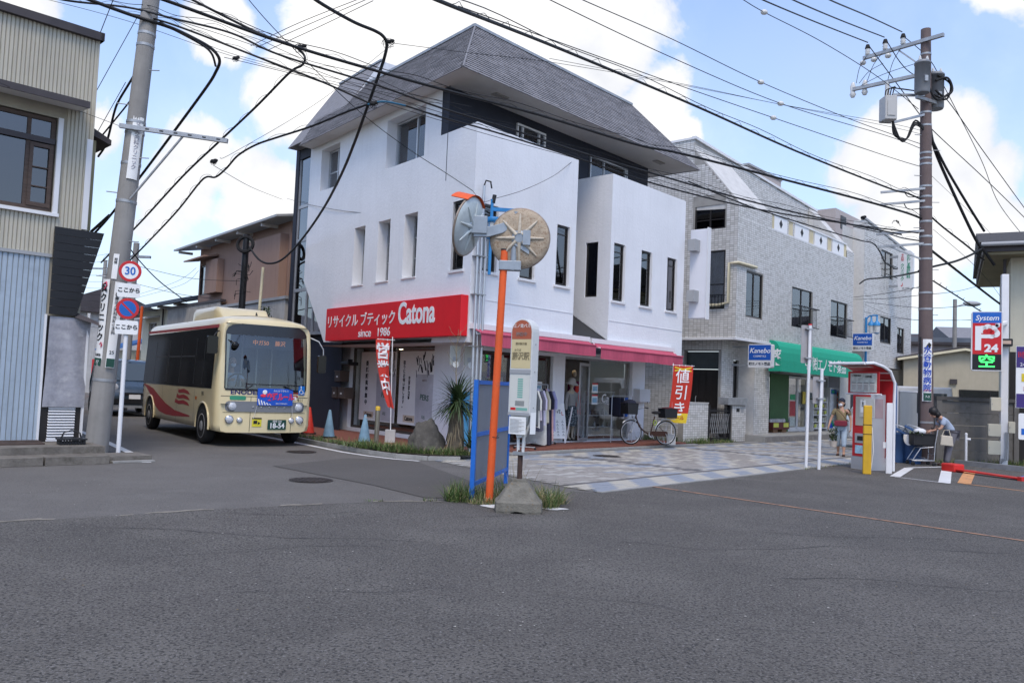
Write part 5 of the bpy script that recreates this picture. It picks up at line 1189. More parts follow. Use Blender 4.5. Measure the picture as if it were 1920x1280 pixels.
front_patch('sticker_header', -.31, -.11, .59, .62, .013, M_ink, ys, nv=1); front_patch('sticker_bus', -.28, -.20, .49, .56, .013, M_ink, ys); ftext('▶', .07, M_ink, -.16, .50, .013, par=ys)
wc = front_patch('wheelchair_sticker', .70, .86, 1.12, 1.32, .016, mat('sticker_blue', (.01, .16, .52), .5))
T_ = lambda y, z: (fx(y, z) + .022, y, z)
q = MB(); q.tube([T_(.765, 1.28), T_(.765, 1.22), T_(.805, 1.215), T_(.815, 1.165), T_(.835, 1.16)], .009, 6); q.tube([T_(.77 + .045 * math.cos(RAD(a)), 1.185 + .045 * math.sin(RAD(a))) for a in range(110, 340, 20)], .007, 5); q.ell(T_(.765, 1.297), (.004, .014, .014), 8); q.build('wheelchair_symbol', M_whiteink, wc, 'stuff')
ftext('911', .10, M_ink, .76, 1.0, .006); ic = front_patch('ic_sticker', .53, .66, 1.0, 1.08, .008, M_paper, r=.02); ftext('ic', .075, M_redink, .595, 1.04, .011, par=ic, bold=.003)
for k in range(2): front_patch('red_ribbon', .42, .70, 1.10 + k * .07 - .03, 1.135 + k * .07 - .03, .006, M_busred, r=.016)
MB().tube([(.72, -1.0, 2.42), (.95, -1.1, 2.40), (.95, -1.17, 2.30)], .014, 6).build('mirror_arm', M_black, bus)
MB().rbox(.86, -1.30, 1.93, .96, -1.08, 2.30, .04, ax='x').build('mirror', M_busblk, bus)
MB().tube([(.78, .95, 2.42), (.98, 1.12, 2.32), (1.02, 1.22, 2.15), (1.0, 1.24, 1.95)], .016, 6).build('mirror_arm', M_steel, bus); MB().rbox(.94, 1.12, 1.62, 1.03, 1.30, 2.02, .04, ax='x').build('mirror', M_busblk, bus)
MB().tube([(.82, -.85, 2.25), (1.06, -.78, 2.18)], .012, 6).build('mirror_arm', M_black, bus); MB().ell((1.08, -.76, 2.13), (.05, .08, .07), 12).build('mirror', M_busblk, bus)
# roof unit
b = MB()
def ru(u, v):
    x = -3.1 + 2.5 * u; a = math.pi * v; k = min(1, u * 7, (1 - u) * 5) ; k = math.sin(k * math.pi / 2)
    y = -.62 * math.cos(a) * (.85 + .15 * k); z = 2.80 + .28 * k * min(1, math.sin(a) * 2.6) ** .7; return (x, y, z)
b.surf(ru, 24, 16); b.build('roof_unit', M_bus, bus)
MB().prism([(-.05, 0, 2.83), (.1, 0, 2.82), (.0, 0, 2.93)], (0, .02, 0)).build('antenna', M_black, bus)
# banner tied on the front
BM = bus.matrix_basis if False else None
bn = thing('banner', 'blue banner with a red slogan tied across the front of the bus', 'banner', bus.location, -54); bn.scale = (1.04,) * 3
fl = front_patch('banner_cloth', -.235, .56, .885, 1.245, .035, mat('banner_blue', (.012, .09, .50), .7, var=.08, bump=.2, bscale=12), bn)
for i in range(5): MB().poly([(fx(-.1, .95) + .039, -.195 + i * .06, .895), (fx(-.1, .95) + .039, -.165 + i * .06, .895), (fx(-.1, 1.0) + .039, -.2 + i * .06, 1.02 - i * .025), (fx(-.1, 1.0) + .039, -.225 + i * .06, 1.02 - i * .025)]).build('white_stripe', M_whiteink, fl)
ftext('交通ルール', .17, mat('banner_red', (.75, .04, .08), .6),   .27, 1.06, .042, bold=.006, par=fl, xs=.72)
ftext('みんなで守ろう', .05, M_whiteink, .28, 1.195, .040, par=fl); ftext('湘南の交通安全協会', .03, M_whiteink, .30, .925, .040, par=fl)
q = MB(); q.ell((fx(.0, 1.15) + .04, -.08, 1.165), (.004, .055, .05), 10); q.build('printed_figure', M_whiteink, fl); q = MB(); q.ell((fx(.0, 1.07) + .041, -.11, 1.09), (.004, .07, .035), 10); q.build('printed_figure', mat('banner_red'), fl)
for (y0, z0, y1, z1) in ((-.22, .90, -.29, .60), (.55, .94, .58, .6)): MB().tube([(fx(y0, z0) + .03, y0, z0), (fx(y1, z1) + .02, y1, z1)], .004, 4).build('tie_cord', M_whiteink, bn)
# driver
c54, s54 = math.cos(RAD(-54)), math.sin(RAD(-54))
def bp(x, y, z): return (-6.03 + 1.04 * (x * c54 - y * s54), 19.35 + 1.04 * (x * s54 + y * c54), 1.04 * z)
JD = dict(pelvis=(0, 0, .1), chest=(.02, 0, .46), neck=(.04, 0, .64), head=(.07, 0, .80), shl=(.02, .19, .56), shr=(.02, -.19, .56), ell=(.18, .25, .34), elr=(.18, -.25, .34), wrl=(.40, .15, .40), wrr=(.40, -.15, .40))
drv, _t = person('driver', 'bus driver in a pale blue shirt and white mask behind the windscreen', bp(-.05, -.46, 1.0), -54, JD, dict(shirt=mat('driver_shirt', (.42, .50, .58), .8), sleeve=.7), lower=False)
MB().ell((-.02, 0, .84), (.10, .085, .10), 14).build('hair', M_hair, drv); b = MB(); b.rbox(-.35, -.25, -.05, -.2, .25, .75, .06, ax='y'); b.build('seat', mat('seat_fabric'), bus).location = (-.05, -.46, 1.0)
# ---------------------------------------------------------------- the dark blue van-like car behind the bus
M_car = mat('dark_blue_paint', (.022, .038, .055), .22, var=.03, coat=.7)
car = thing('car', 'dark blue tall compact car following behind the bus', 'car', (-14.15, 30.4, 0), -56); car.scale = (1.08,) * 3
def carsec(x):
    # half width, belt height, roof height at x (front = +)
    if x > 1.55: return (.78 - .25 * ((x - 1.55) / .35) ** 2, .86 - .10 * ((x - 1.55) / .35), None)
    return (.84, .98, None)
b = MB(); prof = [(-2.1, .35), (-2.15, .7), (-2.1, 1.05), (-1.95, 1.72), (-1.6, 1.80), (.05, 1.82), (.35, 1.74), (1.05, 1.10), (1.75, .98), (1.98, .82), (2.03, .55), (1.98, .30)]
def cw(x, z): w = .84 - (.20 * max(0, (x - 1.45) / .6) ** 2) - (.12 * max(0, z - 1.05) / .75) - (.04 if z < .4 else 0) - .05 * max(0, (-x - 1.9) / .25); return w
for s_ in (-1, 1): pass
ring = [[(x, u * cw(x, z), z) for (x, z) in prof] for u in (-1, -.92, -.5, 0, .5, .92, 1)]
for k, u in enumerate((-1, -.92, -.5, 0, .5, .92, 1)):
    ring[k] = [(x + (.05 * (1 - abs(u)) if x > 1 else 0), y, z + (.02 * (1 - abs(u)) if z > 1.5 else 0) - (.025 if abs(u) == 1 and z > 1.7 else 0)) for (x, y, z) in ring[k]]
m_ = len(prof); vs = [p for r in ring for p in r]
b.add(vs, [(k * m_ + i, k * m_ + i + 1, (k + 1) * m_ + i + 1, (k + 1) * m_ + i) for k in range(6) for i in range(m_ - 1)], 0, True)
b.poly(ring[0]); b.poly(ring[-1][::-1]); b.build('body', M_car, car)
def cpatch(name, pts, m, parent=car): return MB().poly(pts).build(name, m, parent)
def wsx(z): return .35 + (1.74 - z) / .64 * .70 + .02
cpatch('windscreen', [(wsx(1.14) + .05, -.70, 1.14), (wsx(1.14) + .05, .70, 1.14), (wsx(1.70) + .04, .60, 1.70), (wsx(1.70) + .04, -.60, 1.70)], mat('car_glass', (.05, .065, .07), .04, spec=1.0, var=0))
for s_ in (-1, 1):
    for (xa, xb, xc, xd) in ((-.2, .78, .38, -.2), (-1.2, -.3, -.3, -1.2)): cpatch('side_window', [(xa, s_ * (cw(0, 1.15) + .006), 1.15), (xb, s_ * (cw(0, 1.15) + .006), 1.15), (xc, s_ * (cw(0, 1.68) + .006), 1.68), (xd, s_ * (cw(0, 1.68) + .006), 1.68)], mat('car_glass'))
    T_ = Matrix.Translation((1.90, s_ * .60, .90)); MB(T_).ell((0, 0, 0), (.10, .15, .15), 16).build('headlight', M_lens, car)
    for x in (1.2, -1.35):
        Tw = Matrix.Translation((x, s_ * .76, .31)) @ Matrix.Rotation(RAD(90), 4, 'X'); wo = MB(Tw).lathe([(.2, -.1), (.29, -.1), (.31, -.05), (.31, .05), (.29, .1), (.2, .1)], 24).build('wheel', M_rubber, car)
        MB(Tw).lathe([(.2, -s_ * .07), (.19, -s_ * .09), (.05, -s_ * .1)], 20).build('rim', M_steel, wo)
        cpatch('wheel_arch', [(x + .38 * math.cos(RAD(a)), s_ * (cw(x, .4) + .006), .33 + .38 * math.sin(RAD(a))) for a in range(-10, 191, 20)], M_rubber)
    MB().rbox(.62, s_ * .86, 1.1, .72, s_ * 1.02, 1.28, .03, ax='x').build('mirror', M_car, car)
MB().box(2.0, -.62, .42, 2.09, .62, .56).build('lower_grille', M_black, car); MB().box(2.01, -.45, .68, 2.085, .45, .76).build('grille', M_black, car)
q = MB().box(2.085, -.17, .56, 2.10, .17, .70).build('number_plate', M_whiteink, car)
MB().box(1.95, -.72, .28, 2.05, .72, .36).build('bumper_lip', M_steel, car)
MB().tube([(.1, .3, 1.83), (-.1, .3, 2.0)], .008, 5).build('antenna', M_black, car)
# ---------------------------------------------------------------- corner island: mirror pole, notice board, bus stop
M_orange = mat('orange_paint', lin(222, 92, 38), .55, var=.10, scale=3, col2=lin(196, 104, 66), thr=(.55, .75), bump=.15, bscale=30)
M_bluepaint = mat('blue_paint', (.012, .13, .50), .45, var=.10, scale=4)
mp = thing('traffic_mirror', 'orange pole with two round traffic mirrors seen from behind', 'traffic mirror', (-.22, 11.13, 0))
MB().cyl((0, 0, 0), (.07, 0, 3.39), .052, .050, 20).build('pole', M_orange, mp); MB().cyl((.07, 0, 3.39), (.0705, 0, 3.41), .053, n=20).build('pole_cap', M_black, mp)
M_bracket = mat('bracket_grey', (.30, .34, .38), .5, .3, var=.12, scale=8)
MB().cyl((.19, -.02, 3.12), (.21, -.02, 3.92), .045, n=14).build('bracket_pipe', M_bracket, mp)
b = MB(); b.box(-.0, -.065, 3.12, .30, .065, 3.25); bevel(b.build('clamp', M_bracket, mp), .01)
b = MB(); b.cyl((.20, -.02, 3.52), (.205, -.02, 3.66), .056, n=14); b.build('collar', M_bracket, mp)
b = MB(); b.prism([(.2, -.05, 3.72), (.03, -.05, 3.62), (-.16, -.05, 3.56), (-.36, -.05, 3.56), (-.36, -.05, 3.70), (-.16, -.05, 3.70), (.03, -.05, 3.76), (.2, -.05, 3.80)], (0, .06, 0)); bevel(b.build('left_arm', M_bracket, mp), .006)
b = MB(); b.box(-.40, -.075, 3.60, -.18, .04, 3.84); bevel(b.build('left_bracket', M_bracket, mp), .008)
b = MB(); b.prism([(.2, -.08, 3.62), (.40, -.08, 3.48), (.40, -.08, 3.34), (.2, -.08, 3.46)], (0, .05, 0)); b.build('right_arm', M_bracket, mp)
M_back = mat('mirror_back', (.42, .34, .25), .8, var=.18, scale=12, col2=(.24, .15, .09), thr=(.50, .72), speck=[(70, (.20, .12, .07), .58, .70)])
M_rim = mat('mirror_rim', (.30, .24, .19), .5, .4, var=.3, scale=14)
M_mirror = mat('mirror_glass', (.6, .63, .65), .05, 1.0, var=0)
def mirror(c, az, el, hood, label, backm):
    # az,el: direction of the back of the mirror
    d = Vec((math.cos(RAD(el)) * math.cos(RAD(az)), math.cos(RAD(el)) * math.sin(RAD(az)), math.sin(RAD(el))))
    T = Matrix.Translation(c) @ d.to_track_quat('Z', 'Y').to_matrix().to_4x4()
    q = MB(T); r = .40; q.lathe([(r, -.03), (r, 0), (r * .97, .012), (r * .80, .035), (r * .45, .05), (.09, .055)], 48); mo = q.build('mirror_dish', backm, mp)
    q = MB(T); q.tube([(r * math.cos(a * math.pi / 24), r * math.sin(a * math.pi / 24), -.012) for a in range(49)], .016, 8); q.build('rim', M_rim, mo)
    q = MB(T); q.lathe([(r * .985, -.034), (r * .6, -.055), (.01, -.062)], 40); q.build('mirror_face', M_mirror, mo)
    for i in range(8):
        a = math.pi / 4 * i; ca, sa = math.cos(a), math.sin(a)
        pts = [(t * ca, t * sa, .058 - .03 * (t / .36) ** 2 * .9) for t in (.06, .12, .2, .28, .33)]
        MB(T).tube(pts, [.032, .026, .020, .016, .010], 8).build('rib', mat('rib_pale', (.50, .44, .35), .7, var=.25, scale=14) if backm is M_back else backm, mo)
    MB(T).lathe([(.11, .03), (.105, .07), (.05, .075)], 20).build('hub', M_bracket, mo)
    if hood:
        q = MB(T); q.surf(lambda u, v: (.43 * math.cos(RAD(48 + 84 * u)), .43 * math.sin(RAD(48 + 84 * u)), .03 - .26 * v), 14, 3); q.surf(lambda u, v: (.42 * math.cos(RAD(48 + 84 * u)), .42 * math.sin(RAD(48 + 84 * u)), .03 - .26 * v), 14, 3); q.build('hood', M_orange, mo)
    return mo
mirror((.27, -.02, 3.56), -98, -4, False, 'right', M_back)
mirror((-.43, 0.0, 3.70), -22, -14, True, 'left', mat('mirror_back_pale', (.50, .55, .55), .35, .1, var=.15, scale=6))
MB().box(.31, -.125, 3.46, .41, -.07, 3.66).build('mirror_bolt_plate', M_bracket, mp)
# back of a blue framed notice board
ang = math.degrees(math.atan2(13.47 - 11.16, -.0 + .46))
nb = thing('notice_board', 'blue framed notice board seen from its grey back, behind the orange pole', 'notice board', (-.46, 11.16, 0), ang); Lb = math.hypot(2.31, .46)
for x in (0, Lb - .06): MB().box(x, -.03, 0, x + .06, .03, 1.63).build('post', M_bluepaint, nb)
for z in (.20, .86, 1.57): MB().box(.06, -.028, z, Lb - .06, .028, z + .055).build('rail', M_bluepaint, nb)
for z0, z1 in ((.255, .86), (.915, 1.57)): MB().box(.06, -.008, z0, Lb - .06, .008, z1).build('back_panel', mat('grey_board', (.19, .20, .225), .6, var=.08), nb)
q = MB(Matrix.Translation((-.18, 11.13, .87))); q.tube([(.058 * math.cos(t * .52), .058 * math.sin(t * .52), .006 * math.sin(t)) for t in range(13)], .004, 4); q.tube([(.02, -.056, 0), (.05, -.08, .04)], .003, 4); w_ = q.build('tie_wire', M_dark); tag(w_, 'twisted wire round the orange pole at the notice board', 'wire')
# bus stop on its concrete foot
bs = thing('bus_stop_sign', 'white rounded bus stop sign on a rusty post and weathered concrete foot', 'bus stop', (.165, 10.52, 0), -36)
M_foot = mat('weathered_concrete', (.165, .155, .13), .95, var=.25, scale=7, bump=.8, bscale=35, col2=(.20, .13, .06), thr=(.56, .72), streak=.4)
b = MB(Matrix.Rotation(RAD(45 - 9), 4, 'Z')); 
W0, W1, W2 = .30, .265, .105
sec = [(W0 * .98, .0), (W0, .03), (W0 * .98, .13), (W1, .155), (.17, .29), (W2, .37), (W2 * .97, .40), (.02, .402)]
vs = []
for (w_, z) in sec:
    for i in range(16):
        a = math.pi * 2 * i / 16; k = 1 / max(abs(math.cos(a)), abs(math.sin(a))); k = min(k, 1.32); 
        lift = .045 if (z == 0 and i % 4 in (0,)) or (z == 0 and k < 1.05) else 0
        vs.append((w_ * k * math.cos(a), w_ * k * math.sin(a), z + lift))
b.add(vs, [(i * 16 + j, i * 16 + (j + 1) % 16, (i + 1) * 16 + (j + 1) % 16, (i + 1) * 16 + j) for i in range(len(sec) - 1) for j in range(16)] + [tuple(range((len(sec) - 1) * 16, len(sec) * 16))]); b.build('concrete_foot', M_foot, bs)
MB().cyl((0, 0, .40), (0, 0, .76), .033, n=14).build('post', mat('rusty_brown', (.06, .035, .028), .8, var=.3, scale=20, bump=.4), bs)
M_bw = mat('aged_white_metal', (.58, .59, .58), .5, var=.08, streak=.3)
b = MB(); b.box(-.085, -.05, .70, .085, .05, .74); b.build('bracket_plate', M_steel, bs)
for s_ in (-1, 1):
    MB().tube([(s_ * .035, 0, .74), (s_ * .045, 0, .92), (s_ * .14, 0, 1.12), (s_ * .155, 0, 1.25)], .020, 8).build('fork', M_bw, bs)
b = MB(); b.prism([(-.15, -.05, 1.22), (-.035, -.05, .92), (.035, -.05, .92), (.15, -.05, 1.22)], (0, .10, 0)); b.build('taper', M_bw, bs)
# body with a round top
def arch(w, z0, z1, r, n=14): return [(-w, z0), (w, z0)] + [(r * math.cos(math.pi * i / n), z1 - r + r * math.sin(math.pi * i / n)) for i in range(n + 1)]
hw_ = .168
b = MB(); b.prism([(x, -.075, z) for x, z in arch(hw_, 1.20, 2.42, hw_)], (0, .15, 0)); bevel(b.build('case', M_bw, bs), .008, 2)
zs = [(hw_ * .9 * math.cos(math.pi * i / 14), 2.42 - hw_ + hw_ * .9 * math.sin(math.pi * i / 14)) for i in range(15)]
MB().poly([(x, -.0775, z) for x, z in [(.15, 2.16)] + zs + [(-.15, 2.16)]][::1]).build('orange_cap', mat('bus_stop_orange', (.40, .10, .05), .6, var=.08), bs)
MB().poly([(-.15, -.0775, 1.79), (.15, -.0775, 1.79), (.15, -.0775, 2.158), (-.15, -.0775, 2.158)]).build('yellow_panel', mat('aged_yellow', (.60, .50, .28), .6, var=.06), bs)
MB().box(-.16, -.085, 1.725, .16, -.075, 1.775).build('joint_bar', M_grey, bs)
MB().poly([(-.15, -.0775, 1.25), (.15, -.0775, 1.25), (.15, -.0775, 1.71), (-.15, -.0775, 1.71)]).build('timetable_panel', mat('pale_print', (.60, .60, .55), .5, var=.04), bs)
text('江ノ電バス', .052, M_paper, bs, (0, -.079, 2.325)); text('神奈中', .058, mat('faded_grey_ink', (.25, .16, .14), .6), bs, (0, -.079, 2.22), bold=.002)
text('藤沢駅', .105, mat('brown_ink', (.22, .18, .10), .6), bs, (0, -.079, 1.94), xs=.85, bold=.002); text('藤沢駅方面', .035, mat('brown_ink'), bs, (0, -.079, 2.10)); text('のりば', .035, mat('brown_ink'), bs, (-.05, -.079, 2.02))
b = MB()
for i in range(9): b.box(-.03, -.0795, 1.42 + i * .028, .05, -.078, 1.438 + i * .028)
b.build('timetable', mat('teal_ink', (.18, .40, .33), .6), bs, 'stuff')
b = MB()
for i in range(6): b.box(-.06, -.0795, 1.32 + i * .011, .08, -.078, 1.324 + i * .011)
b.build('small_print', M_ink, bs, 'stuff')
b = MB().box(-.13, -.0795, 1.262, -.05, -.078, 1.295); b.build('red_label', M_redink, bs); MB().box(-.045, -.0795, 1.262, .13, -.078, 1.295).build('green_label', mat('teal_ink'), bs)
MB().box(-.165, -.083, 1.195, .165, -.074, 1.235).build('joint_bar', M_grey, bs)
pn = MB().surf(lambda u, v: (-.14 + .26 * u, -.082 - .004 * math.sin(u * 5), .96 + .22 * v), 6, 4).build('paper_notice', M_paper, bs)
b = MB()
for i in range(11): b.box(-.12, -.0895, .985 + i * .016, .02 + .08 * ((i * 7) % 3) / 2, -.088, .989 + i * .016)
b.build('small_print', mat('soft_ink', (.2, .2, .2), .8), pn, 'stuff')
MB().surf(lambda u, v: (.172 + .002 * u, -.06 + .12 * u, .97 + .27 * v), 4, 4).build('paper_notice', M_paper, bs)
for z in (1.3, 1.75, 2.1): MB().cyl((.168, 0, z), (.174, 0, z), .008, n=8).build('side_bolt', M_steel, bs)
# white paint remains and a bit of paper on the asphalt
for (x, y, r, nm) in ((-.12, 10.75, .16, 'white paint patch on the asphalt left of the concrete foot'), (.62, 10.75, .13, 'white paint patch on the asphalt right of the concrete foot')):
    r2 = random.Random(int(x * 100)); o = MB().poly([(x + r * (1.5 * math.cos(t * .63)) * r2.uniform(.6, 1.1), y + r * math.sin(t * .63) * r2.uniform(.6, 1.1), .012) for t in range(10)]).build('paint_patch', M_lineW); tag(o, kind='structure')
# ---------------------------------------------------------------- lantern post and conduits at the corner of the white building
cp = thing('conduit_pole', 'three steel conduit pipes rising up the corner of the white building', 'conduit', tuple(st(.16, .12)), SA)
for i, (x, zt) in enumerate(((-.10, 5.05), (.0, 6.0), (.11, 5.0))):
    MB().cyl((x, -.02 * i, .1), (x, -.02 * i, zt), .032, n=12).build('pipe', M_alu, cp)
for z in (1.2, 2.4, 3.55, 4.4): MB().box(-.15, -.07, z, .16, .12, z + .025).build('pipe_clamp', M_steel, cp)
MB().tube([(0, -.02, 6.0), (.02, -.05, 6.12), (.10, -.12, 6.1), (.12, -.14, 5.95)], .02, 6).build('weather_head', M_black, cp)
lp = thing('street_lantern', 'blue twin lantern on an arm at the corner, behind the mirrors', 'street lamp', tuple(st(.22, .35)), SA - 40)
M_lblue = mat('lantern_blue', (.03, .22, .50), .45, var=.08); M_lglass = mat('lantern_glass', (.55, .56, .55), .3, var=.05)
MB().cyl((0, 0, 4.0), (0, 0, 5.68), .035, n=10).build('stem', M_lblue, lp); MB().box(-.02, -.03, 5.42, .85, .03, 5.50).build('arm', M_lblue, lp)
MB().cyl((.02, 0, 5.6), (.05, 0, 5.78), .045, n=8).build('stem_top', M_black, lp)
for x in (.05, .66):
    z0 = 4.85 if x < .5 else 4.80
    q = MB(Matrix.Translation((x, 0, z0))).lathe([(.15, .42), (.17, .40), (.17, .30), (.165, .30)], 8).build('lantern_cap', M_lblue, lp)
    MB(Matrix.Translation((x, 0, z0))).lathe([(.13, .0), (.145, .30)], 8).build('lantern_glass', M_lglass, lp); MB(Matrix.Translation((x, 0, z0))).lathe([(.05, -.07), (.15, -.05), (.15, .0)], 8).build('lantern_base', M_lblue, lp)
    for i in range(8): a = i * math.pi / 4; MB().cyl((x + .14 * math.cos(a), .14 * math.sin(a), z0), (x + .16 * math.cos(a), .16 * math.sin(a), z0 + .3), .010, n=5).build('lantern_rib', M_lblue, lp)
for (t_, o_, z_, nm) in ((.32, -.72, 2.0, 'left grey electric meter box on the corner pillar'), (.62, -.55, 2.0, 'right grey electric meter box beside the conduits')):
    q = thing('meter_box', nm, 'meter box', tuple(st(t_, o_, z_)), SA - 40); MB().rbox(-.12, -.1, 0, .12, .0, .44, .02, ax='y').build('case', M_cream if False else mat('meter_beige', (.46, .45, .40), .5, var=.06), q)
    MB(Matrix.Rotation(RAD(90), 4, 'X')).lathe([(.075, .10), (.07, .14)], 16, (0, 0, .30)).build('dial', M_lglass, q); MB().box(-.05, -.115, .08, .05, -.1, .18).build('cover', M_grey, q)
# ---------------------------------------------------------------- things round the white shop
def cone(name, label, p, h, col, g):
    c = thing(name, label, 'traffic cone', p, 15, g)
    MB().lathe([(.150, .03), (.145, .05), (.028, h), (.018, h + .005)], 24).build('cone_body', col, c); MB().rbox(-.19, -.19, 0, .19, .19, .032, .05).build('cone_base', M_rubber, c); return c
M_conered = mat('cone_red', (.55, .035, .02), .55, var=.1); M_coneblue = mat('cone_blue', (.17, .29, .38), .7, var=.2, scale=5)
g = 'cones along the kerb'
cone('traffic_cone', 'red traffic cone right beside the bus', (-5.27, 21.94, .1), .70, M_conered, g)
cone('traffic_cone', 'pale blue cone below the brown mailboxes', (-4.50, 20.86, .1), .69, M_coneblue, g)
cone('traffic_cone', 'pale blue cone next to the steel bollard', (-3.38, 19.56, .1), .66, M_coneblue, g)
bo = thing('bollard', 'steel bollard with a yellow cap and a slack chain', 'bollard', (-3.06, 19.35, .1)); MB().cyl((0, 0, 0), (0, 0, .80), .057, n=18).build('post', mat('dull_brass_steel', (.34, .31, .25), .35, .8, var=.15), bo); MB().lathe([(.059, .78), (.059, .85), (.045, .875), (.01, .88)], 18).build('cap', mat('yellow_cap', (.65, .42, .04), .4), bo)
MB().tube([(-.05, 0, .66), (-.12, -.02, .58), (-.2, 0, .56), (-.3, .05, .62)], .009, 5).build('chain', M_steel, bo)
# boxes on the pillar
for (s_, z, w, nm) in ((7.3, 1.50, .34, 'upper brown mailbox on the pillar'), (7.42, 1.02, .30, 'lower left brown mailbox on the pillar'), (7.02, 1.02, .38, 'lower right brown mailbox on the pillar')):
    q = thing('mailbox', nm + ' left of the poster window', 'mailbox', tuple(C0), SA - 99.9, 'brown mailboxes on the pillar'); M_mb = mat('brown_mailbox', (.085, .062, .048), .5, var=.15)
    b = MB(); b.rbox(-s_, .45, z, -s_ + w, .74, z + .30, .02, ax='x'); b.build('case', M_mb, q); MB().box(-s_ - .01, .43, z + .29, -s_ + w + .01, .75, z + .325).build('lid', M_mb, q); MB().box(-s_ + w * .35, .442, z + .12, -s_ + w * .6, .449, z + .17).build('name_tag', M_paper, q)
q = thing('wall_light', 'small black wall light above the brown mailboxes', 'wall light', tuple(C0), SA - 99.9); MB().rbox(-6.95, .45, 1.98, -6.5, .78, 2.08, .03, ax='x').build('shade', M_black, q); MB().box(-6.8, .6, 2.08, -6.7, .7, 2.16).build('bracket', M_black, q)
# flags
def nobori(name, label, loc, rz, pole_h, w, z0, z1, col, chars, csz, curl, cc=M_whiteink, fb=.012, dx=0.0, swing=0.0):
    n_ = thing(name, label, 'banner flag', loc, rz)
    MB().box(-.12, -.12, 0, .12, .12, .30).build('concrete_base', mat('white_concrete', (.50, .49, .47), .9, var=.12, bump=.3), n_)
    MB().cyl((0, 0, .28), (-.06 if curl else .0, 0, pole_h), .013, n=8).build('pole', M_whiteink, n_)
    def f(u, v):
        k = (1 - v); return (dx + u * w * (1 - curl * k * .75) + swing * k * k * w + (-.06 if curl else 0) * v, -.015 - .09 * curl * math.sin(u * 6 + k * 3) * (u) - .02 * math.sin(k * 7) * u, z0 + (z1 - z0) * v - .05 * u * k * curl)
    fl_ = MB().surf(f, 14, 30).build('flag', col, n_)
    MB().cyl((dx - .03, 0, z1 + .012), (dx + w + .04, 0, z1 + .0), .008, n=6).build('cross_bar', M_whiteink, n_)
    for i in range(4): MB().box(dx + w * i / 3.2 - .008, -.022, z1 - .02, dx + w * i / 3.2 + .008, .012, z1 + .025).build('loop', M_whiteink, n_)
    zz = z1 - csz * .75
    for ch_ in chars:
        t = text(ch_, csz, cc, fl_, (0, 0, 0), rot=(0, 0, 0), bold=fb, depth=.001)
        for v_ in t.data.vertices:
            u = .5 + v_.co.x / w * .92; v = (zz + v_.co.y - z0) / (z1 - z0); p = f(min(max(u, 0), 1), min(max(v, 0), 1)); v_.co = (p[0], p[1] - .008 - v_.co.z, p[2])
        zz -= csz * 1.06
    return n_, fl_, f
M_flag = mat('red_flag', (.60, .05, .035), .85, var=.1, scale=3); M_flag2 = mat('crimson_flag', (.50, .035, .02), .85, var=.1, scale=3)
nobori('banner_flag', 'narrow curled red and white flag in front of the poster window', (-2.85, 20.1, .1), 5, 2.55, .36, .85, 2.47, M_flag, '営業中', .40, .75, swing=.85, dx=-.40)
n_, fl_, f = nobori('banner_flag', 'red sale flag with yellow ends behind the parked bicycle', (4.66, 23.75, .1), -6, 2.32, .56, .62, 2.26, M_flag2, '値引き', .44, .0, swing=-.28, fb=.003)
b = MB(); 
for s_ in (-1, 1): b.surf(lambda u, v: tuple(Vec(f(.08 + .84 * u, .925 + s_ * (u - .5) * .06 + .025 * v)) + Vec((0, -.007, 0))), 10, 1)
b.build('yellow_ribbon', mat('flag_yellow', (.70, .50, .03), .8), fl_, 'stuff')
b = MB().surf(lambda u, v: tuple(Vec(f(.0 + u, .0 + .17 * v)) + Vec((0, -.006, 0))), 8, 2); b.build('yellow_hem', mat('flag_yellow'), fl_); t = text('セール', .13, M_redink, fl_, (0, 0, 0), rot=(0, 0, 0), bold=.004)
for v_ in t.data.vertices: p = f(min(1, max(0, .5 + v_.co.x / .56)), .085 + v_.co.y / 1.64); v_.co = (p[0], p[1] - .010, p[2])
# rock, yucca
rk = MB(); r2 = random.Random(8)
from mathutils import noise as mnoise
def rockf(u, v):
    a = 2 * math.pi * u; e = math.pi * .5 * v; d = Vec((math.cos(a) * math.cos(e), math.sin(a) * math.cos(e), math.sin(e))); k = 1 + .22 * mnoise.noise(d * 1.7 + Vec((3, 1, 7))) + .08 * mnoise.noise(d * 5)
    return (.40 * d.x * k, .34 * d.y * k, .70 * d.z * k - .03)
rk.surf(rockf, 28, 14); ro = rk.build('rock', mat('dark_rock', (.085, .078, .068), .95, var=.3, scale=4, bump=1.0, bscale=12, col2=(.14, .13, .11), thr=(.5, .7))); ro.location = (-1.72, 17.55, .1); tag(ro, 'dark rounded boulder between the flag and the yucca', 'rock')
yu = thing('yucca_plant', 'yucca with drooping dark leaves and a shaggy dry trunk at the corner', 'plant', (-1.12, 17.55, .1)); yu.scale = (1.25, 1.25, 1.12)
M_leaf = [mat('yucca_leaf', (.035, .06, .022), .5, var=.25), mat('yucca_leaf_light', (.07, .105, .04), .5, var=.2), mat('yucca_dry', (.24, .19, .12), .9, var=.25)]
MB().tube([(0, 0, 0), (.02, 0, .3), (0, .02, .7), (.03, 0, 1.0)], [.16, .14, .12, .07], 12).build('trunk', mat('yucca_trunk', (.13, .105, .075), .95, var=.3, bump=.8, bscale=20), yu)
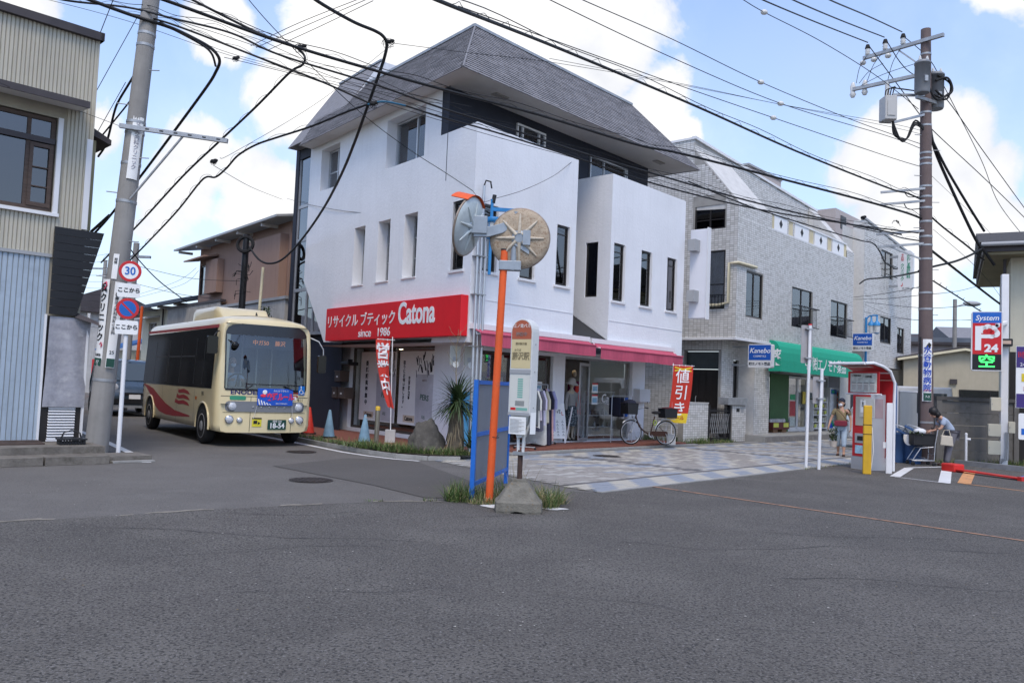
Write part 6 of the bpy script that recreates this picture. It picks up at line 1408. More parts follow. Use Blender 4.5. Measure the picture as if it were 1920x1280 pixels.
def blade(b, o, az, el, L, w, droop, mi):
    pts = []; d0 = Vec((math.cos(az), math.sin(az), 0)); s_ = Vec((-math.sin(az), math.cos(az), 0)); p = Vec(o); e = el
    for i in range(5):
        k = i / 4; ww = w * (1 - k) ** .7 * (.6 + .4 * min(1, k * 4)); pts.append((p - s_ * ww, p + s_ * ww)); p = p + (d0 * math.cos(e) + Vec((0, 0, math.sin(e)))) * L / 4; e -= droop / 4
    vs = [tuple(q) for pr in pts for q in pr]; b.add(vs, [(2 * i, 2 * i + 1, 2 * i + 3, 2 * i + 2) for i in range(4)], mi, True)
r2 = random.Random(12); b = MB()
for i in range(260): blade(b, (.03 + r2.uniform(-.04, .04), r2.uniform(-.04, .04), .95 + r2.uniform(-.12, .1)), r2.uniform(0, 6.28), r2.uniform(-.5, 1.45), r2.uniform(.42, .70), .021, r2.uniform(.3, 1.3), r2.choice((0, 0, 1)))
b.build('leaves', M_leaf, yu, 'stuff'); b = MB()
for i in range(150): blade(b, (.08 * math.cos(i), .08 * math.sin(i), r2.uniform(.35, .95)), r2.uniform(0, 6.28), r2.uniform(-1.5, -1.0), r2.uniform(.25, .5), .016, .2, 2)
b.build('dry_leaves', M_leaf, yu, 'stuff'); b = MB()
for i in range(60): blade(b, (.30 + r2.uniform(-.06, .06), -.1, .12), r2.uniform(0, 6.28), r2.uniform(.2, 1.3), r2.uniform(.35, .6), .018, .6, r2.choice((0, 1)))
b.build('side_leaves', M_leaf, yu, 'stuff')
b = MB(); b.tube([(0, 0, 1.0), (-.03, 0, 1.5), (-.04, 0, 2.0), (-.02, 0, 2.35)], [.012, .009, .006, .003], 5)
for i in range(14): z = 1.45 + i * .06; a = i * 2.4; b.tube([(-.035, 0, z), (-.035 + .12 * math.cos(a), .12 * math.sin(a), z + .12), (-.035 + .16 * math.cos(a), .16 * math.sin(a), z + .22)], .0035, 4)
b.build('dry_flower_stalk', M_leaf[2], yu, 'stuff')
tb = thing('blue_sheet', 'crumpled light blue plastic sheet behind the yucca', 'sheet', tuple(st(.75, -.85, .1)), SA - 30); MB().surf(lambda u, v: (-.28 + .56 * u, .05 * math.sin(u * 9 + v * 5), .05 + 1.25 * v), 14, 14).build('sheet', mat('light_blue_sheet', (.10, .36, .58), .5, var=.15, bump=.3, bscale=8), tb)
# ---- clothes rack on the forecourt (parallel to the shop front)
ra = thing('clothes_rack', 'steel clothes rack on wheels in front of the shop window', 'clothes rack', tuple(st(2.95, -.40, .1)), SA + 27)
for x in (-1.15, 1.15):
    MB().cyl((x, 0, .06), (x, 0, 1.55), .013, n=8).build('upright', M_alu, ra); MB().tube([(x, -.25, .06), (x, .25, .06)], .012, 6).build('foot', M_alu, ra)
    for y in (-.25, .25): MB(Matrix.Translation((x, y, .03)) @ Matrix.Rotation(RAD(90), 4, 'Y')).lathe([(.02, -.012), (.03, -.01), (.03, .01), (.02, .012)], 12).build('wheel', M_rubber, ra)
MB().tube([(-1.15, 0, 1.55), (1.15, 0, 1.55)], .013, 8).build('rail', M_alu, ra); MB().tube([(-1.15, 0, .12), (1.15, 0, .12)], .010, 6).build('rail', M_alu, ra)
rc_ = [((.10, .10, .14), 'patterned navy blouse', .95), ((.48, .46, .60), 'lilac shirt', .80), ((.52, .52, .50), 'long pale coat', 1.30), ((.03, .03, .06), 'long navy dress', 1.32), ((.55, .55, .52), 'white blouse', .85), ((.45, .42, .33), 'beige shirt', .78), ((.015, .015, .03), 'black navy long coat', 1.35), ((.60, .36, .34), 'salmon pink dress', 1.25), ((.36, .35, .55), 'lavender cardigan at the end of the rail', 1.00), ((.08, .09, .10), 'dark grey jacket', .8), ((.5, .45, .5), 'pale pink blouse', .7)]
order = [9, 4, 10, 0, 1, 2, 5, 3, 6, 7, 8]
for i, k in enumerate(order):
    c_, nm, L = rc_[k]; x = -1.0 + i * .205
    g_ = thing('garment', nm + ' hanging on the clothes rack', 'garment', tuple(st(2.95 + x * math.cos(RAD(27)), -.40 - x * math.sin(RAD(27)), .1)), SA + 27, 'clothes on the rack')
    m_ = mat('cloth_' + nm.replace(' ', '_'), c_, .9, var=.18, scale=6)
    r3 = random.Random(k)
    b = MB(); ph = r3.uniform(0, 6)
    def gf(u, v):  # u round the garment, v from the shoulder down
        a = 2 * math.pi * u; w = .05 + .17 * min(1, v * 6) + .05 * v; th = .035 + .03 * v + .012 * math.sin(a * 4 + ph) * v
        return (th * math.sin(a), w * math.cos(a), 1.44 - .08 * (1 - (1 - min(1, v * 5)) ** 2) - L * v + .02 * math.sin(a * 3 + ph) * v)
    b.surf(gf, 20, 8); b.build('cloth', m_, g_)
    if k in (0, 1, 4, 5, 6, 8, 9):
        for s_ in (-1, 1): MB().tube([(0, s_ * .16, 1.38), (.02, s_ * .24, 1.15), (.01, s_ * .25, .92)], [.05, .052, .045], 8).build('sleeve', m_, g_)
    MB().tube([(0, 0, 1.44), (0, 0, 1.50), (.0, .02, 1.555), (0, -.02, 1.565)], .004, 4).build('hanger_hook', M_steel, g_)
# a-board menu
ab = thing('sign_board', 'white folding board with small sketches between the rack and the mannequin', 'sign board', tuple(st(4.6, -.98, .1)), SA - 12)
T_ = Matrix.Rotation(RAD(-11), 4, 'X'); b = MB(T_); b.box(-.30, -.012, .12, .30, .012, 1.08); b.build('board', M_paper, ab)
for s_ in (-1, 1): MB(T_).box(s_ * .22 - .02, -.01, 0, s_ * .22 + .02, .01, .12).build('leg', M_trim, ab); MB(Matrix.Rotation(RAD(14), 4, 'X') @ Matrix.Translation((0, -.02, 0))).box(s_ * .27 - .015, .06, 0, s_ * .27 + .015, .08, 1.0).build('leg', M_trim, ab)
text('LOVE', .15, M_ink, ab, tuple(T_ @ Vec((-.03, -.016, .85))), rot=(79, 0, 0)); text('L', .15, M_redink, ab, tuple(T_ @ Vec((.2, -.016, .80))), rot=(79, 0, 0))
b = MB(T_)
for i in range(3):
    for j in range(5): b.box(-.22 + i * .18, -.0145, .2 + j * .09, -.14 + i * .18, -.0125, .215 + j * .09); b.ell((-.18 + i * .18, -.0125, .245 + j * .09), (.018, .002, .015), 6)
b.build('sketches', mat('soft_ink'), ab, 'stuff')
# mannequin with a hat, cardigan and skirt
mn = thing('mannequin', 'mannequin in a grey cardigan, white hat and patterned skirt by the shop door', 'mannequin', tuple(st(5.75, -1.5, .1)), SA - 90)
M_mann = mat('mannequin_skin', (.55, .46, .36), .5)
J = [Vec((0, 0, 1.0)), Vec((0, 0, 1.32)), Vec((0, 0, 1.48)), Vec((.01, 0, 1.60))]
V_ = J + [Vec((0, .19, 1.36)), Vec((0, .24, 1.08)), Vec((.03, .24, .86)), Vec((0, -.19, 1.36)), Vec((0, -.24, 1.08)), Vec((.03, -.24, .86)), Vec((0, .09, .9)), Vec((.02, .09, .5)), Vec((0, .09, .10)), Vec((.1, .09, .05)), Vec((0, -.09, .9)), Vec((.02, -.09, .5)), Vec((0, -.09, .10)), Vec((.1, -.09, .05))]
skin('body', V_, [(0, 1), (1, 2), (2, 3), (1, 4), (4, 5), (5, 6), (1, 7), (7, 8), (8, 9), (0, 10), (10, 11), (11, 12), (12, 13), (0, 14), (14, 15), (15, 16), (16, 17)], [.12, .12, .05, .055, .05, .038, .03, .05, .038, .03, .08, .055, .035, .03, .08, .055, .035, .03], M_mann, mn, 1)
skin('cardigan', [Vec((0, 0, .86)), Vec((0, 0, 1.1)), Vec((0, 0, 1.34)), Vec((0, 0, 1.44)), Vec((0, .19, 1.35)), Vec((0, .25, 1.08)), Vec((.03, .26, .86)), Vec((0, -.19, 1.35)), Vec((0, -.25, 1.08)), Vec((.03, -.26, .86))], [(0, 1), (1, 2), (2, 3), (2, 4), (4, 5), (5, 6), (2, 7), (7, 8), (8, 9)], [.18, .155, .15, .07, .075, .062, .055, .075, .062, .055], mat('grey_knit', (.36, .35, .34), .95, var=.12), mn)
MB().ell((.01, 0, 1.60), (.085, .07, .11), 14).build('face', M_mann, mn)
MB().lathe([(.17, .42), (.21, .65), (.17, .95), (.13, 1.0)], 20).build('skirt', mat('patterned_skirt', (.05, .065, .08), .9, var=.1, col2=(.30, .34, .36), thr=(.52, .58), scale=14), mn)
MB(Matrix.Translation((0, 0, 1.65)) @ Matrix.Rotation(RAD(14), 4, 'Y')).lathe([(.22, -.04), (.12, .02), (.10, .10), (.06, .13), (.01, .135)], 24).build('hat', mat('pale_hat', (.58, .55, .52), .9, var=.1), mn)
MB().box(-.15, -.2, .0, .2, .2, .04).build('stand', M_dark, mn)
# goods inside the shop window
sf = thing('display_shelf', 'white glass display shelf with small goods inside the shop window', 'shelf', tuple(st(7.25, -1.75, .1)), SA)
for x in (-.75, .72):
    for y in (-.16, .16): MB().box(x - .015, y - .015, 0, x + .015, y + .015, 1.42).build('post', M_trim, sf)
for z in (.12, .36, .70, 1.06, 1.40): MB().box(-.78, -.19, z, .75, .19, z + .025).build('shelf', M_trim, sf)
r3 = random.Random(31)
for z, n_ in ((.385, 5), (.725, 8), (1.085, 4)):
    for i in range(n_):
        x = -.65 + 1.3 * i / max(1, n_ - 1) + r3.uniform(-.04, .04); c_ = r3.choice(((.5, .5, .52), (.2, .12, .08), (.55, .5, .4), (.1, .1, .12), (.45, .48, .5))); o = MB(); r_ = r3.uniform(.03, .06); h = r3.uniform(.08, .2); o.lathe([(r_, 0), (r_, h * .6), (r_ * .5, h * .8), (r_ * .5, h)], 12)
        o = o.build('vase', mat('ceramic_%d' % (int(c_[0] * 100)), c_, .3)); o.location = tuple(st(7.25 + x, -1.75 + r3.uniform(-.08, .08), .1 + z)); tag(o, '%s vase %s on the %s tier of the display shelf' % ({50: 'pale', 20: 'brown', 55: 'cream', 10: 'dark', 45: 'grey'}[int(round(c_[0] * 100))], ('first from the left', 'second from the left', 'third from the left', 'fourth from the left', 'fifth from the left', 'sixth from the left', 'seventh from the left', 'eighth from the left')[i], 'bottom' if z < .5 else 'middle' if z < .9 else 'top'), 'ornament', 'small goods on the display shelf')
mq = thing('mannequin', 'mannequin torso in a magenta jacket inside the shop', 'mannequin', tuple(st(6.9, -2.3, .1)), SA - 90)
skin('jacket', [Vec((0, 0, 1.25)), Vec((0, 0, 1.5)), Vec((0, 0, 1.7)), Vec((0, .18, 1.68)), Vec((0, .24, 1.35)), Vec((0, -.18, 1.68)), Vec((0, -.24, 1.35))], [(0, 1), (1, 2), (2, 3), (3, 4), (2, 5), (5, 6)], [.15, .14, .14, .07, .055, .07, .055], mat('magenta_cloth', (.16, .015, .09), .9), mq)
MB().ell((0, 0, 1.93), (.08, .07, .11), 12).build('face', M_mann, mq); MB().cyl((0, 0, .0), (0, 0, 1.3), .02, n=8).build('stand', M_steel, mq)
rb_ = thing('red_coat', 'red garment hanging behind the open glass door', 'garment', tuple(st(6.05, -1.5, .1)), SA); MB().surf(lambda u, v: (.16 * math.cos(2 * math.pi * u) * (1 - .3 * v), .05 * math.sin(2 * math.pi * u), .75 + .85 * v), 16, 8).build('cloth', M_flag, rb_)
for i in range(9):
    c_ = ((.30, .06, .05), (.12, .02, .1), (.05, .05, .06), (.35, .30, .25), (.03, .05, .1), (.3, .16, .06), (.4, .38, .4), (.1, .03, .03), (.02, .02, .02))[i]
    q = thing('garment', ('brick red', 'deep magenta', 'charcoal', 'beige', 'dark navy', 'rust orange', 'pale mauve', 'maroon', 'black')[i] + ' garment hanging inside the shop behind the left glass', 'garment', tuple(st(1.9 + i * .3, -2.4 - .15 * (i % 2), .1)), SA, 'clothes inside the shop'); MB().surf(lambda u, v: (.05 * math.cos(2 * math.pi * u), .2 * math.sin(2 * math.pi * u) * (.6 + .5 * (1 - v)), .7 + 1.0 * v), 12, 5).build('cloth', mat('inside_cloth_%d' % i, c_, .9), q)
for i, (x, z, c_) in enumerate(((6.32, 1.38, 'upper'), (6.32, 1.05, 'lower'))):
    q = thing('notice', c_ + ' pale blue and red notice stuck on the door glass', 'notice', tuple(st(x, -1.20, .1)), SA); MB().box(0, -.004, z, .28, 0, z + .28).build('sheet', M_paper, q); MB().box(.03, -.0055, z + .05, .25, -.0045, z + .19).build('print', mat('notice_blue', (.25, .45, .58), .7, var=.4, scale=20), q); MB().box(.0, -.0055, z + .24, .28, -.0045, z + .28).build('print', M_redink, q)
q = thing('notice', 'white notice on the glass above the clothes rack', 'notice', tuple(st(3.75, -1.2, .1)), SA); MB().box(0, -.004, 1.28, .32, 0, 1.62).build('sheet', M_paper, q); MB().box(.04, -.0055, 1.33, .28, -.0045, 1.52).build('print', mat('notice_blue'), q)
mbx = thing('mailbox', 'white steel mailbox on the right pillar of the shop', 'mailbox', tuple(st(8.62, -1.13, 1.25)), SA); b = MB(); b.rbox(-.28, -.24, 0, .30, -.002, .40, .02, ax='x'); b.build('case', mat('white_mailbox', (.60, .60, .61), .4, var=.04), mbx)
for x in (.06, .20): MB(Matrix.Rotation(RAD(90), 4, 'X')).lathe([(.018, .24), (.015, .25)], 12, (x, 0, .06)).build('lock', M_dark, mbx)
# ---------------------------------------------------------------- bicycle
M_bike = mat('bike_brown', (.05, .022, .016), .3, .3, var=.1); M_tyre = M_rubber
bi = thing('bicycle', 'dark city bicycle with black front and rear baskets in front of the shop', 'bicycle', (3.90, 23.12, .1), 22)
def wheel(x):
    T = Matrix.Translation((x, 0, .345)) @ Matrix.Rotation(RAD(90), 4, 'X'); w = MB(T); w.tube([(.325 * math.cos(a * math.pi / 20), .325 * math.sin(a * math.pi / 20), 0) for a in range(41)], .018, 8); wo = w.build('wheel', M_tyre, bi)
    q = MB(T); q.tube([(.302 * math.cos(a * math.pi / 20), .302 * math.sin(a * math.pi / 20), 0) for a in range(41)], .010, 6); q.build('rim', M_alu, wo)
    q = MB(T)
    for i in range(18): a = i * math.pi / 9; q.cyl((.02 * math.cos(a + .8), .02 * math.sin(a + .8), .02 * (-1) ** i), (.3 * math.cos(a), .3 * math.sin(a), 0), .0022, n=4, caps=False)
    q.build('spokes', M_alu, wo, 'stuff'); MB(T).cyl((0, 0, -.05), (0, 0, .05), .022, n=10).build('hub', M_steel, wo)
wheel(-.56); wheel(.56)
def tb_(name, pts, r, m=M_bike): return MB().tube(pts, r, 8).build(name, m, bi)
tb_('frame', [(-.42, 0, .80), (-.40, 0, .72), (-.30, 0, .50), (-.12, 0, .36), (.06, 0, .29)], .022); tb_('seat_tube', [(.06, 0, .29), (.19, 0, .80)], .018); tb_('chain_stay', [(.06, .05, .29), (.56, .06, .345)], .011); tb_('seat_stay', [(.17, .04, .70), (.56, .06, .345)], .010)
tb_('fork', [(-.42, 0, .78), (-.46, .06, .66), (-.53, .06, .40), (-.56, .06, .345)], .012, M_alu); tb_('fork', [(-.46, -.06, .66), (-.56, -.06, .345)], .012, M_alu); tb_('head_tube', [(-.38, 0, .95), (-.43, 0, .72)], .020)
tb_('handlebar', [(-.20, -.28, 1.02), (-.34, -.24, 1.04), (-.40, -.08, .98), (-.40, .08, .98), (-.34, .24, 1.04), (-.20, .28, 1.02)], .012, M_alu)
for s_ in (-1, 1): tb_('grip', [(-.20, s_ * .28, 1.02), (-.31, s_ * .25, 1.04)], .018, M_rubber)
tb_('seat_post', [(.19, 0, .80), (.21, 0, .88)], .013, M_alu); MB().ell((.23, 0, .90), (.15, .095, .045), 14).build('saddle', M_rubber, bi)
for x in (-.56, .56): tb_('mudguard', [(x + .365 * math.cos(RAD(a)), 0, .345 + .365 * math.sin(RAD(a))) for a in range(*((20, 171, 12) if x > 0 else (30, 150, 12)))], .016, M_alu)
MB(Matrix.Translation((.06, -.06, .29)) @ Matrix.Rotation(RAD(90), 4, 'X')).lathe([(.085, -.006), (.09, 0), (.085, .006)], 20).build('chainring', M_steel, bi); tb_('crank', [(.06, -.08, .29), (.14, -.09, .16)], .009, M_alu); MB().box(.09, -.17, .145, .19, -.09, .17).build('pedal', M_rubber, bi); MB().rbox(.0, -.075, .25, .58, -.06, .39, .06, ax='y').build('chain_guard', M_bike, bi)
tb_('stand', [(.5, .1, .33), (.62, .12, .02), (.62, -.12, .02), (.5, -.1, .33)], .009, M_alu); b = MB(); b.box(.36, -.08, .72, .82, .08, .74); b.build('rear_carrier', M_alu, bi); tb_('carrier_stay', [(.72, .07, .72), (.56, .07, .345)], .007, M_alu)
def basket(x0, x1, y, z0, z1, name='basket'):
    q = MB(); n = 9
    q.box(x0 + .03, -y + .03, z0, x1 - .03, y - .03, z0 + .01)
    for (a, c) in (((x0, -y), (x1, -y)), ((x1, -y), (x1, y)), ((x1, y), (x0, y)), ((x0, y), (x0, -y))):
        q.surf(lambda u, v: (a[0] + (c[0] - a[0]) * u + (0 if v > .99 else (.02 if a[0] + (c[0] - a[0]) * u < (x0 + x1) / 2 else -.02) * (1 - v)), a[1] + (c[1] - a[1]) * u, z0 + (z1 - z0) * v), 4, 2)
    o = q.build(name, M_black, bi); MB().tube([(x0, -y, z1), (x1, -y, z1), (x1, y, z1), (x0, y, z1), (x0, -y, z1)], .010, 6).build('basket_rim', M_black, o); return o
basket(-.80, -.46, .20, .84, 1.14); basket(.40, .82, .18, .76, 1.02)
MB().ell((-.63, 0, 1.13), (.19, .2, .12), 14).build('basket_cover', mat('navy_cloth', (.012, .014, .03), .9, bump=.3, bscale=10), bi); MB().ell((.6, 0, 1.02), (.19, .16, .05), 14).build('basket_cover', mat('dark_red_cloth', (.06, .015, .02), .9), bi)
MB().ell((-.50, -.0, .74), (.05, .04, .04), 10).build('front_lamp', M_alu, bi); tb_('lock_cable', [(.18 + .05 * math.cos(t), -.03, .62 + .07 * math.sin(t)) for t in (0, 1, 2, 3, 4, 5, 6.2)], .010, mat('lime_cable', (.35, .48, .05), .5))
gr = thing('clothes_rack', 'small hanging rail of clothes behind the front basket of the bicycle', 'clothes rack', tuple(st(7.0, -.62, .1)), SA)
MB().tube([(-.5, 0, 0), (-.5, 0, 1.32), (.55, 0, 1.32), (.55, 0, 0)], .013, 8).build('frame', M_alu, gr)
for i, c_ in enumerate(((.012, .014, .03), (.012, .014, .03), (.5, .5, .52), (.03, .1, .35), (.6, .6, .62))):
    x = -.35 + i * .17; q = thing('garment', ('navy blouse', 'dark navy cardigan', 'grey white scarf', 'bright blue cloth', 'white tie-like scarf')[i] + ' on the small rail behind the bicycle', 'garment', tuple(st(7.0 + x, -.62, .1)), SA, 'clothes on the small rail'); L = (.5, .55, .6, .55, .75)[i]
    MB().surf(lambda u, v: (.05 * math.cos(2 * math.pi * u), (.10 if i > 1 else .2) * math.sin(2 * math.pi * u), 1.28 - L + L * v), 12, 5).build('cloth', mat('rail_cloth_%d' % i, c_, .9, var=.1), q)
# ---------------------------------------------------------------- signs on the tiled buildings
def lightbox(name, label, t_, o0, o1, z0, z1, d, col, big, small, sz, col2=None, split=.32):
    q = thing(name, label, 'sign', tuple(C0), SA - 90)          # local x = towards the street (o), local -y looks back down the street
    b = MB(); b.rbox(o0, t_, z0, o1, t_ + d, z1, .05, ax='y'); b.build('light_box', mat('box_white', (.66, .66, .66), .4, var=.03), q)
    zs_ = z0 + (z1 - z0) * split
    MB().box(o0 + .03, t_ - .004, zs_, o1 - .03, t_ - .001, z1 - .03).build('blue_face', mat('kao_blue', (.012, .09, .42), .35, var=.05), q)
    text(big, sz, M_whiteink, q, ((o0 + o1) / 2, t_ - .006, zs_ + (z1 - zs_) * .58), shear=.28, bold=.002); text('COSMETICS', sz * .36, M_whiteink, q, ((o0 + o1) / 2, t_ - .006, zs_ + (z1 - zs_) * .24))
    text(small, sz * .46, M_ink, q, ((o0 + o1) / 2, t_ - .006, z0 + (zs_ - z0) * .5), bold=.002)
    MB().box(-.6, t_ + d * .3, z0 + .05, o0, t_ + d * .6, z0 + .12).build('bracket', M_steel, q); MB().box(-.6, t_ + d * .3, z1 - .12, o0, t_ + d * .6, z1 - .05).build('bracket', M_steel, q); return q
lightbox('light_box_sign', 'larger blue and white light box sign on the corner of the tiled building', 13.6, .02, .87, 2.55, 3.35, .22, None, 'Kanebo', '㈱エノモト薬品', .24)
lightbox('light_box_sign', 'smaller blue and white light box sign above the right end of the green awning', 24.5, -.32, .56, 3.76, 4.56, .18, None, 'Kanebo', '㈱エノモト薬品', .24)
q = thing('clinic_sign', 'tall white octagonal clinic sign with green lettering high on the clinic building', 'sign', tuple(C0), SA - 90)
c_ = .14; P = [(.5 + c_, 6.8), (1.16 - c_, 6.8), (1.16, 6.8 + c_), (1.16, 8.7 - c_), (1.16 - c_, 8.7), (.5 + c_, 8.7), (.5, 8.7 - c_), (.5, 6.8 + c_)]
MB().prism([(x, 28.0, z) for x, z in P], (0, .22, 0)).build('light_box', mat('box_white'), q); MB().box(.08, 28.05, 7.0, .5, 28.15, 7.1).build('bracket', M_steel, q); MB().box(.08, 28.05, 8.4, .5, 28.15, 8.5).build('bracket', M_steel, q)
text('かわしま神経内科', .175, M_greenink, q, (.97, 27.995, 7.93), vert=True, line=.80, bold=.003); text('クリニック', .19, M_greenink, q, (.70, 27.995, 7.67), vert=True, line=.85, bold=.003); text('予約制', .13, M_redink, q, (.70, 27.995, 8.37), vert=True, line=.85); text('↲', .22, M_redink, q, (.68, 27.995, 7.08), bold=.006); text('50-1000', .10, M_ink, q, (.86, 27.995, 6.92))
ln = thing('street_lantern', 'blue lantern on a curved bracket above the smaller blue sign', 'street lamp', tuple(st(25.0, .1)), SA - 90)
MB().cyl((0, 0, 3.2), (0, 0, 5.3), .05, n=10).build('stem', M_lblue, ln); MB().tube([(0, 0, 5.2), (.1, 0, 5.34), (.3, 0, 5.38), (.5, 0, 5.36)], .035, 8).build('arm', M_lblue, ln)
for x in (.22, .46):
    MB(Matrix.Translation((x, 0, 4.6))).lathe([(.10, 0), (.12, .32)], 8).build('lantern_glass', M_lglass, ln); MB(Matrix.Translation((x, 0, 4.92))).lathe([(.15, 0), (.14, .12), (.05, .2), (.03, .46)], 8).build('lantern_cap', M_lblue, ln); MB(Matrix.Translation((x, 0, 4.55))).lathe([(.05, 0), (.13, .05)], 8).build('lantern_base', M_lblue, ln)
# shop goods and vending machine under the awning
vm = thing('vending_machine', 'white vending machine with a blue and green swoosh under the green awning', 'vending machine', tuple(st(23.2, -.75, .24)), SA)
MB().rbox(0, 0, 0, 1.05, .7, 1.85, .03).build('cabinet', mat('vending_white', (.62, .63, .64), .35, var=.03), vm); MB().box(.06, -.006, 1.58, .7, -.001, 1.78).build('header', mat('vending_blue', (.02, .12, .40), .4), vm); MB().box(.12, -.012, 1.62, .45, -.006, 1.74).build('header_mark', M_greenink, vm)
wv = MB().box(.72, -.008, .75, 1.0, -.001, 1.75).build('display_window', mat('vending_display', (.30, .33, .34), .2, var=.5, scale=12), vm)
for z in (1.0, 1.25, 1.5):
    for i in range(4): MB().cyl((.76 + i * .06, -.03, z), (.76 + i * .06, -.03, z + .16), .022, n=8).build('bottle', mat('bottle_%d' % (i % 3), ((.5, .1, .05), (.1, .35, .15), (.6, .6, .6))[i % 3], .3), wv)
MB().prism([(.0, -.004, .15), (.6, -.004, .15), (.35, -.004, .38), (.0, -.004, .72)], (0, .002, 0)).build('green_swoosh', M_greenink, vm); MB().prism([(.0, -.008, .1), (.4, -.008, .1), (.2, -.008, .3), (.0, -.008, .45)], (0, .002, 0)).build('blue_swoosh', M_blueink, vm)
for (x, y, hh, nm) in ((21.35, -.75, 1.3, 'left shelf of goods with yellow price tags under the green awning'), (22.25, -.8, 1.45, 'right shelf of goods with yellow price tags beside the vending machine')):
    gs = thing('goods_shelf', nm, 'shelf', tuple(st(x, y, .24)), SA)
    for xx in (0, .75): MB().box(xx, 0, 0, xx + .04, .35, hh).build('side', M_trim, gs)
    for k in range(5): MB().box(.04, 0, .08 + k * .28, .75, .35, .11 + k * .28).build('shelf', M_trim, gs)
    r3 = random.Random(int(x)); 
    for k in range(5):
        for i in range(5):
            c_ = r3.choice(('a', 'b', 'c', 'd')); o = MB().box(.06 + i * .135, .03, .11 + k * .28, .17 + i * .135, .3, .11 + k * .28 + r3.uniform(.1, .2)).build('goods_box', mat('goods_' + c_, dict(a=(.42, .40, .30), b=(.10, .12, .08), c=(.30, .20, .12), d=(.50, .50, .46))[c_], .6, var=.25, scale=14), gs)
        if k % 2 == 0 or k == 3: MB().box(.12 + .3 * (k % 3) / 2, -.012, .15 + k * .28, .34 + .3 * (k % 3) / 2, -.004, .28 + k * .28).build('price_tag', mat('yellow_tag', (.50, .55, .10), .7), gs)
tb = thing('goods_table', 'low dark red stand with bottles and yellow tags by the green panel', 'stand', tuple(st(17.0, -.55, .24)), SA); MB().box(0, 0, .12, 1.5, .35, .38).build('stand_top', mat('maroon_box', (.10, .025, .022), .7, var=.2), tb)
for x in (.1, .9): MB().box(x, .03, 0, x + .4, .32, .12).build('crate_foot', M_wood, tb)
for i in range(9): MB().lathe([(.05, 0), (.05, .09), (.025, .12), (.025, .14)], 10, (.12 + i * .155, .16, .38)).build('bottle', mat('bottle_pale', (.5, .5, .52), .3, var=.2), tb)
for x in (.05, .95): MB().box(x, -.01, .2, x + .45, -.002, .36).build('price_tag', mat('yellow_tag'), tb)
# ---------------------------------------------------------------- sign posts between the street and the lot
def backsign(label, x, y, h, z0, z1, w, top):
    q = thing('sign_post', label, 'sign post', (x, y, 0), 12); MB().cyl((0, 0, 0), (.03, 0, h), .034, n=14).build('post', M_wpost, q)
    b = MB(); b.rbox(-w / 2 - .02, .045, z0, w / 2 - .02, .055, z1, .03, ax='y'); b.build('plate_back', mat('plate_back', (.36, .34, .34), .5, .3, var=.12), q)
    for z in (z0 + .1, z1 - .1): MB().box(-.08, -.045, z, .1, .045, z + .03).build('clamp', M_steel, q)
    if top: MB().cyl((.03, 0, h), (.03, 0, h + .03), .04, n=12).build('cap', M_red, q)
backsign('taller white sign post with a red cap and a plate seen from the back', 6.70, 18.64, 3.22, 2.36, 3.22, .28, True)
backsign('shorter white sign post with a small plate seen from the back', 6.93, 18.49, 2.25, 1.46, 2.06, .27, False)
# ---------------------------------------------------------------- parking pay machine with its canopy
pm = thing('parking_machine', 'red and grey parking pay machine under a curved red canopy with white tube frame', 'pay machine', (7.95, 19.2, 0), -63)
M_mred = mat('machine_red', (.50, .025, .03), .4, var=.05, streak=.06); M_mgrey = mat('machine_grey', (.40, .41, .43), .45, .2, var=.05)
b = MB(); b.rbox(.0, .0, .28, .52, .48, 1.72, .02); b.build('cabinet', M_mgrey, pm); MB().box(-.01, -.01, 0, .53, .49, .28).build('plinth', M_mgrey, pm)
MB().box(.02, -.008, .30, .50, -.001, 1.70).build('front_panel', M_mred, pm)
MB().box(.10, -.016, 1.0, .50, -.008, 1.66).build('control_panel', mat('panel_beige', (.45, .43, .36), .5, var=.08), pm); MB().box(.22, -.03, 1.2, .62, -.016, 1.62).build('key_panel', mat('panel_pale', (.55, .54, .50), .5), pm)
MB().box(.25, -.034, 1.3, .38, -.0305, 1.58).build('notice', M_paper, pm); text('ご案内', .06, M_ink, pm, (.315, -.036, 1.5), vert=True, line=.9)
MB().box(.09, -.014, .60, .50, -.008, .82).build('coin_panel', M_mgrey, pm); MB().box(.16, -.02, .66, .34, -.014, .76).build('coin_tray', M_dark, pm); MB().box(.10, -.014, .36, .38, -.008, .55).build('sticker', mat('sticker_pale_blue', (.35, .55, .68), .5, var=.3, scale=14), pm); MB().box(.41, -.02, .66, .50, -.014, .98).build('ticket_slot', mat('panel_pale'), pm)
MB().box(.5201, .12, 1.18, .526, .38, 1.62).build('side_notice', mat('side_notice', (.33, .25, .26), .5), pm)
b = MB(); b.box(-.28, .52, .20, .66, .55, 2.05); b.build('back_panel', M_mred, pm)
nbp = MB(); nbp.box(-.16, .10, 1.76, .56, .115, 2.20); no_ = nbp.build('notice_panel', mat('notice_pale', (.52, .51, .48), .5, var=.06), pm)
for i in range(4):
    x = -.12 + i * .17; MB().box(x, .093, 1.80, x + .14, .0995, 1.97).build('price_table', mat('table_pale', (.62, .61, .57), .5), no_)
    b = MB(); b.box(x, .092, 1.975, x + .12, .0995, 1.985); [b.box(x + .01, .091, 1.82 + k * .025, x + .12, .0925, 1.826 + k * .025) for k in range(5)]; b.build('small_print', M_ink, no_, 'stuff')
text('ご利用案内', .05, M_ink, no_, (.02, .092, 2.14)); text('24時間', .06, M_ink, no_, (.35, .092, 2.12))
MB().box(-.24, .12, 1.70, .62, .135, 2.24).build('sign_backing', M_mred, pm)
prof = [(.55, 2.1), (.40, 2.26), (.15, 2.36), (-.15, 2.42), (-.42, 2.40)]
b = MB()
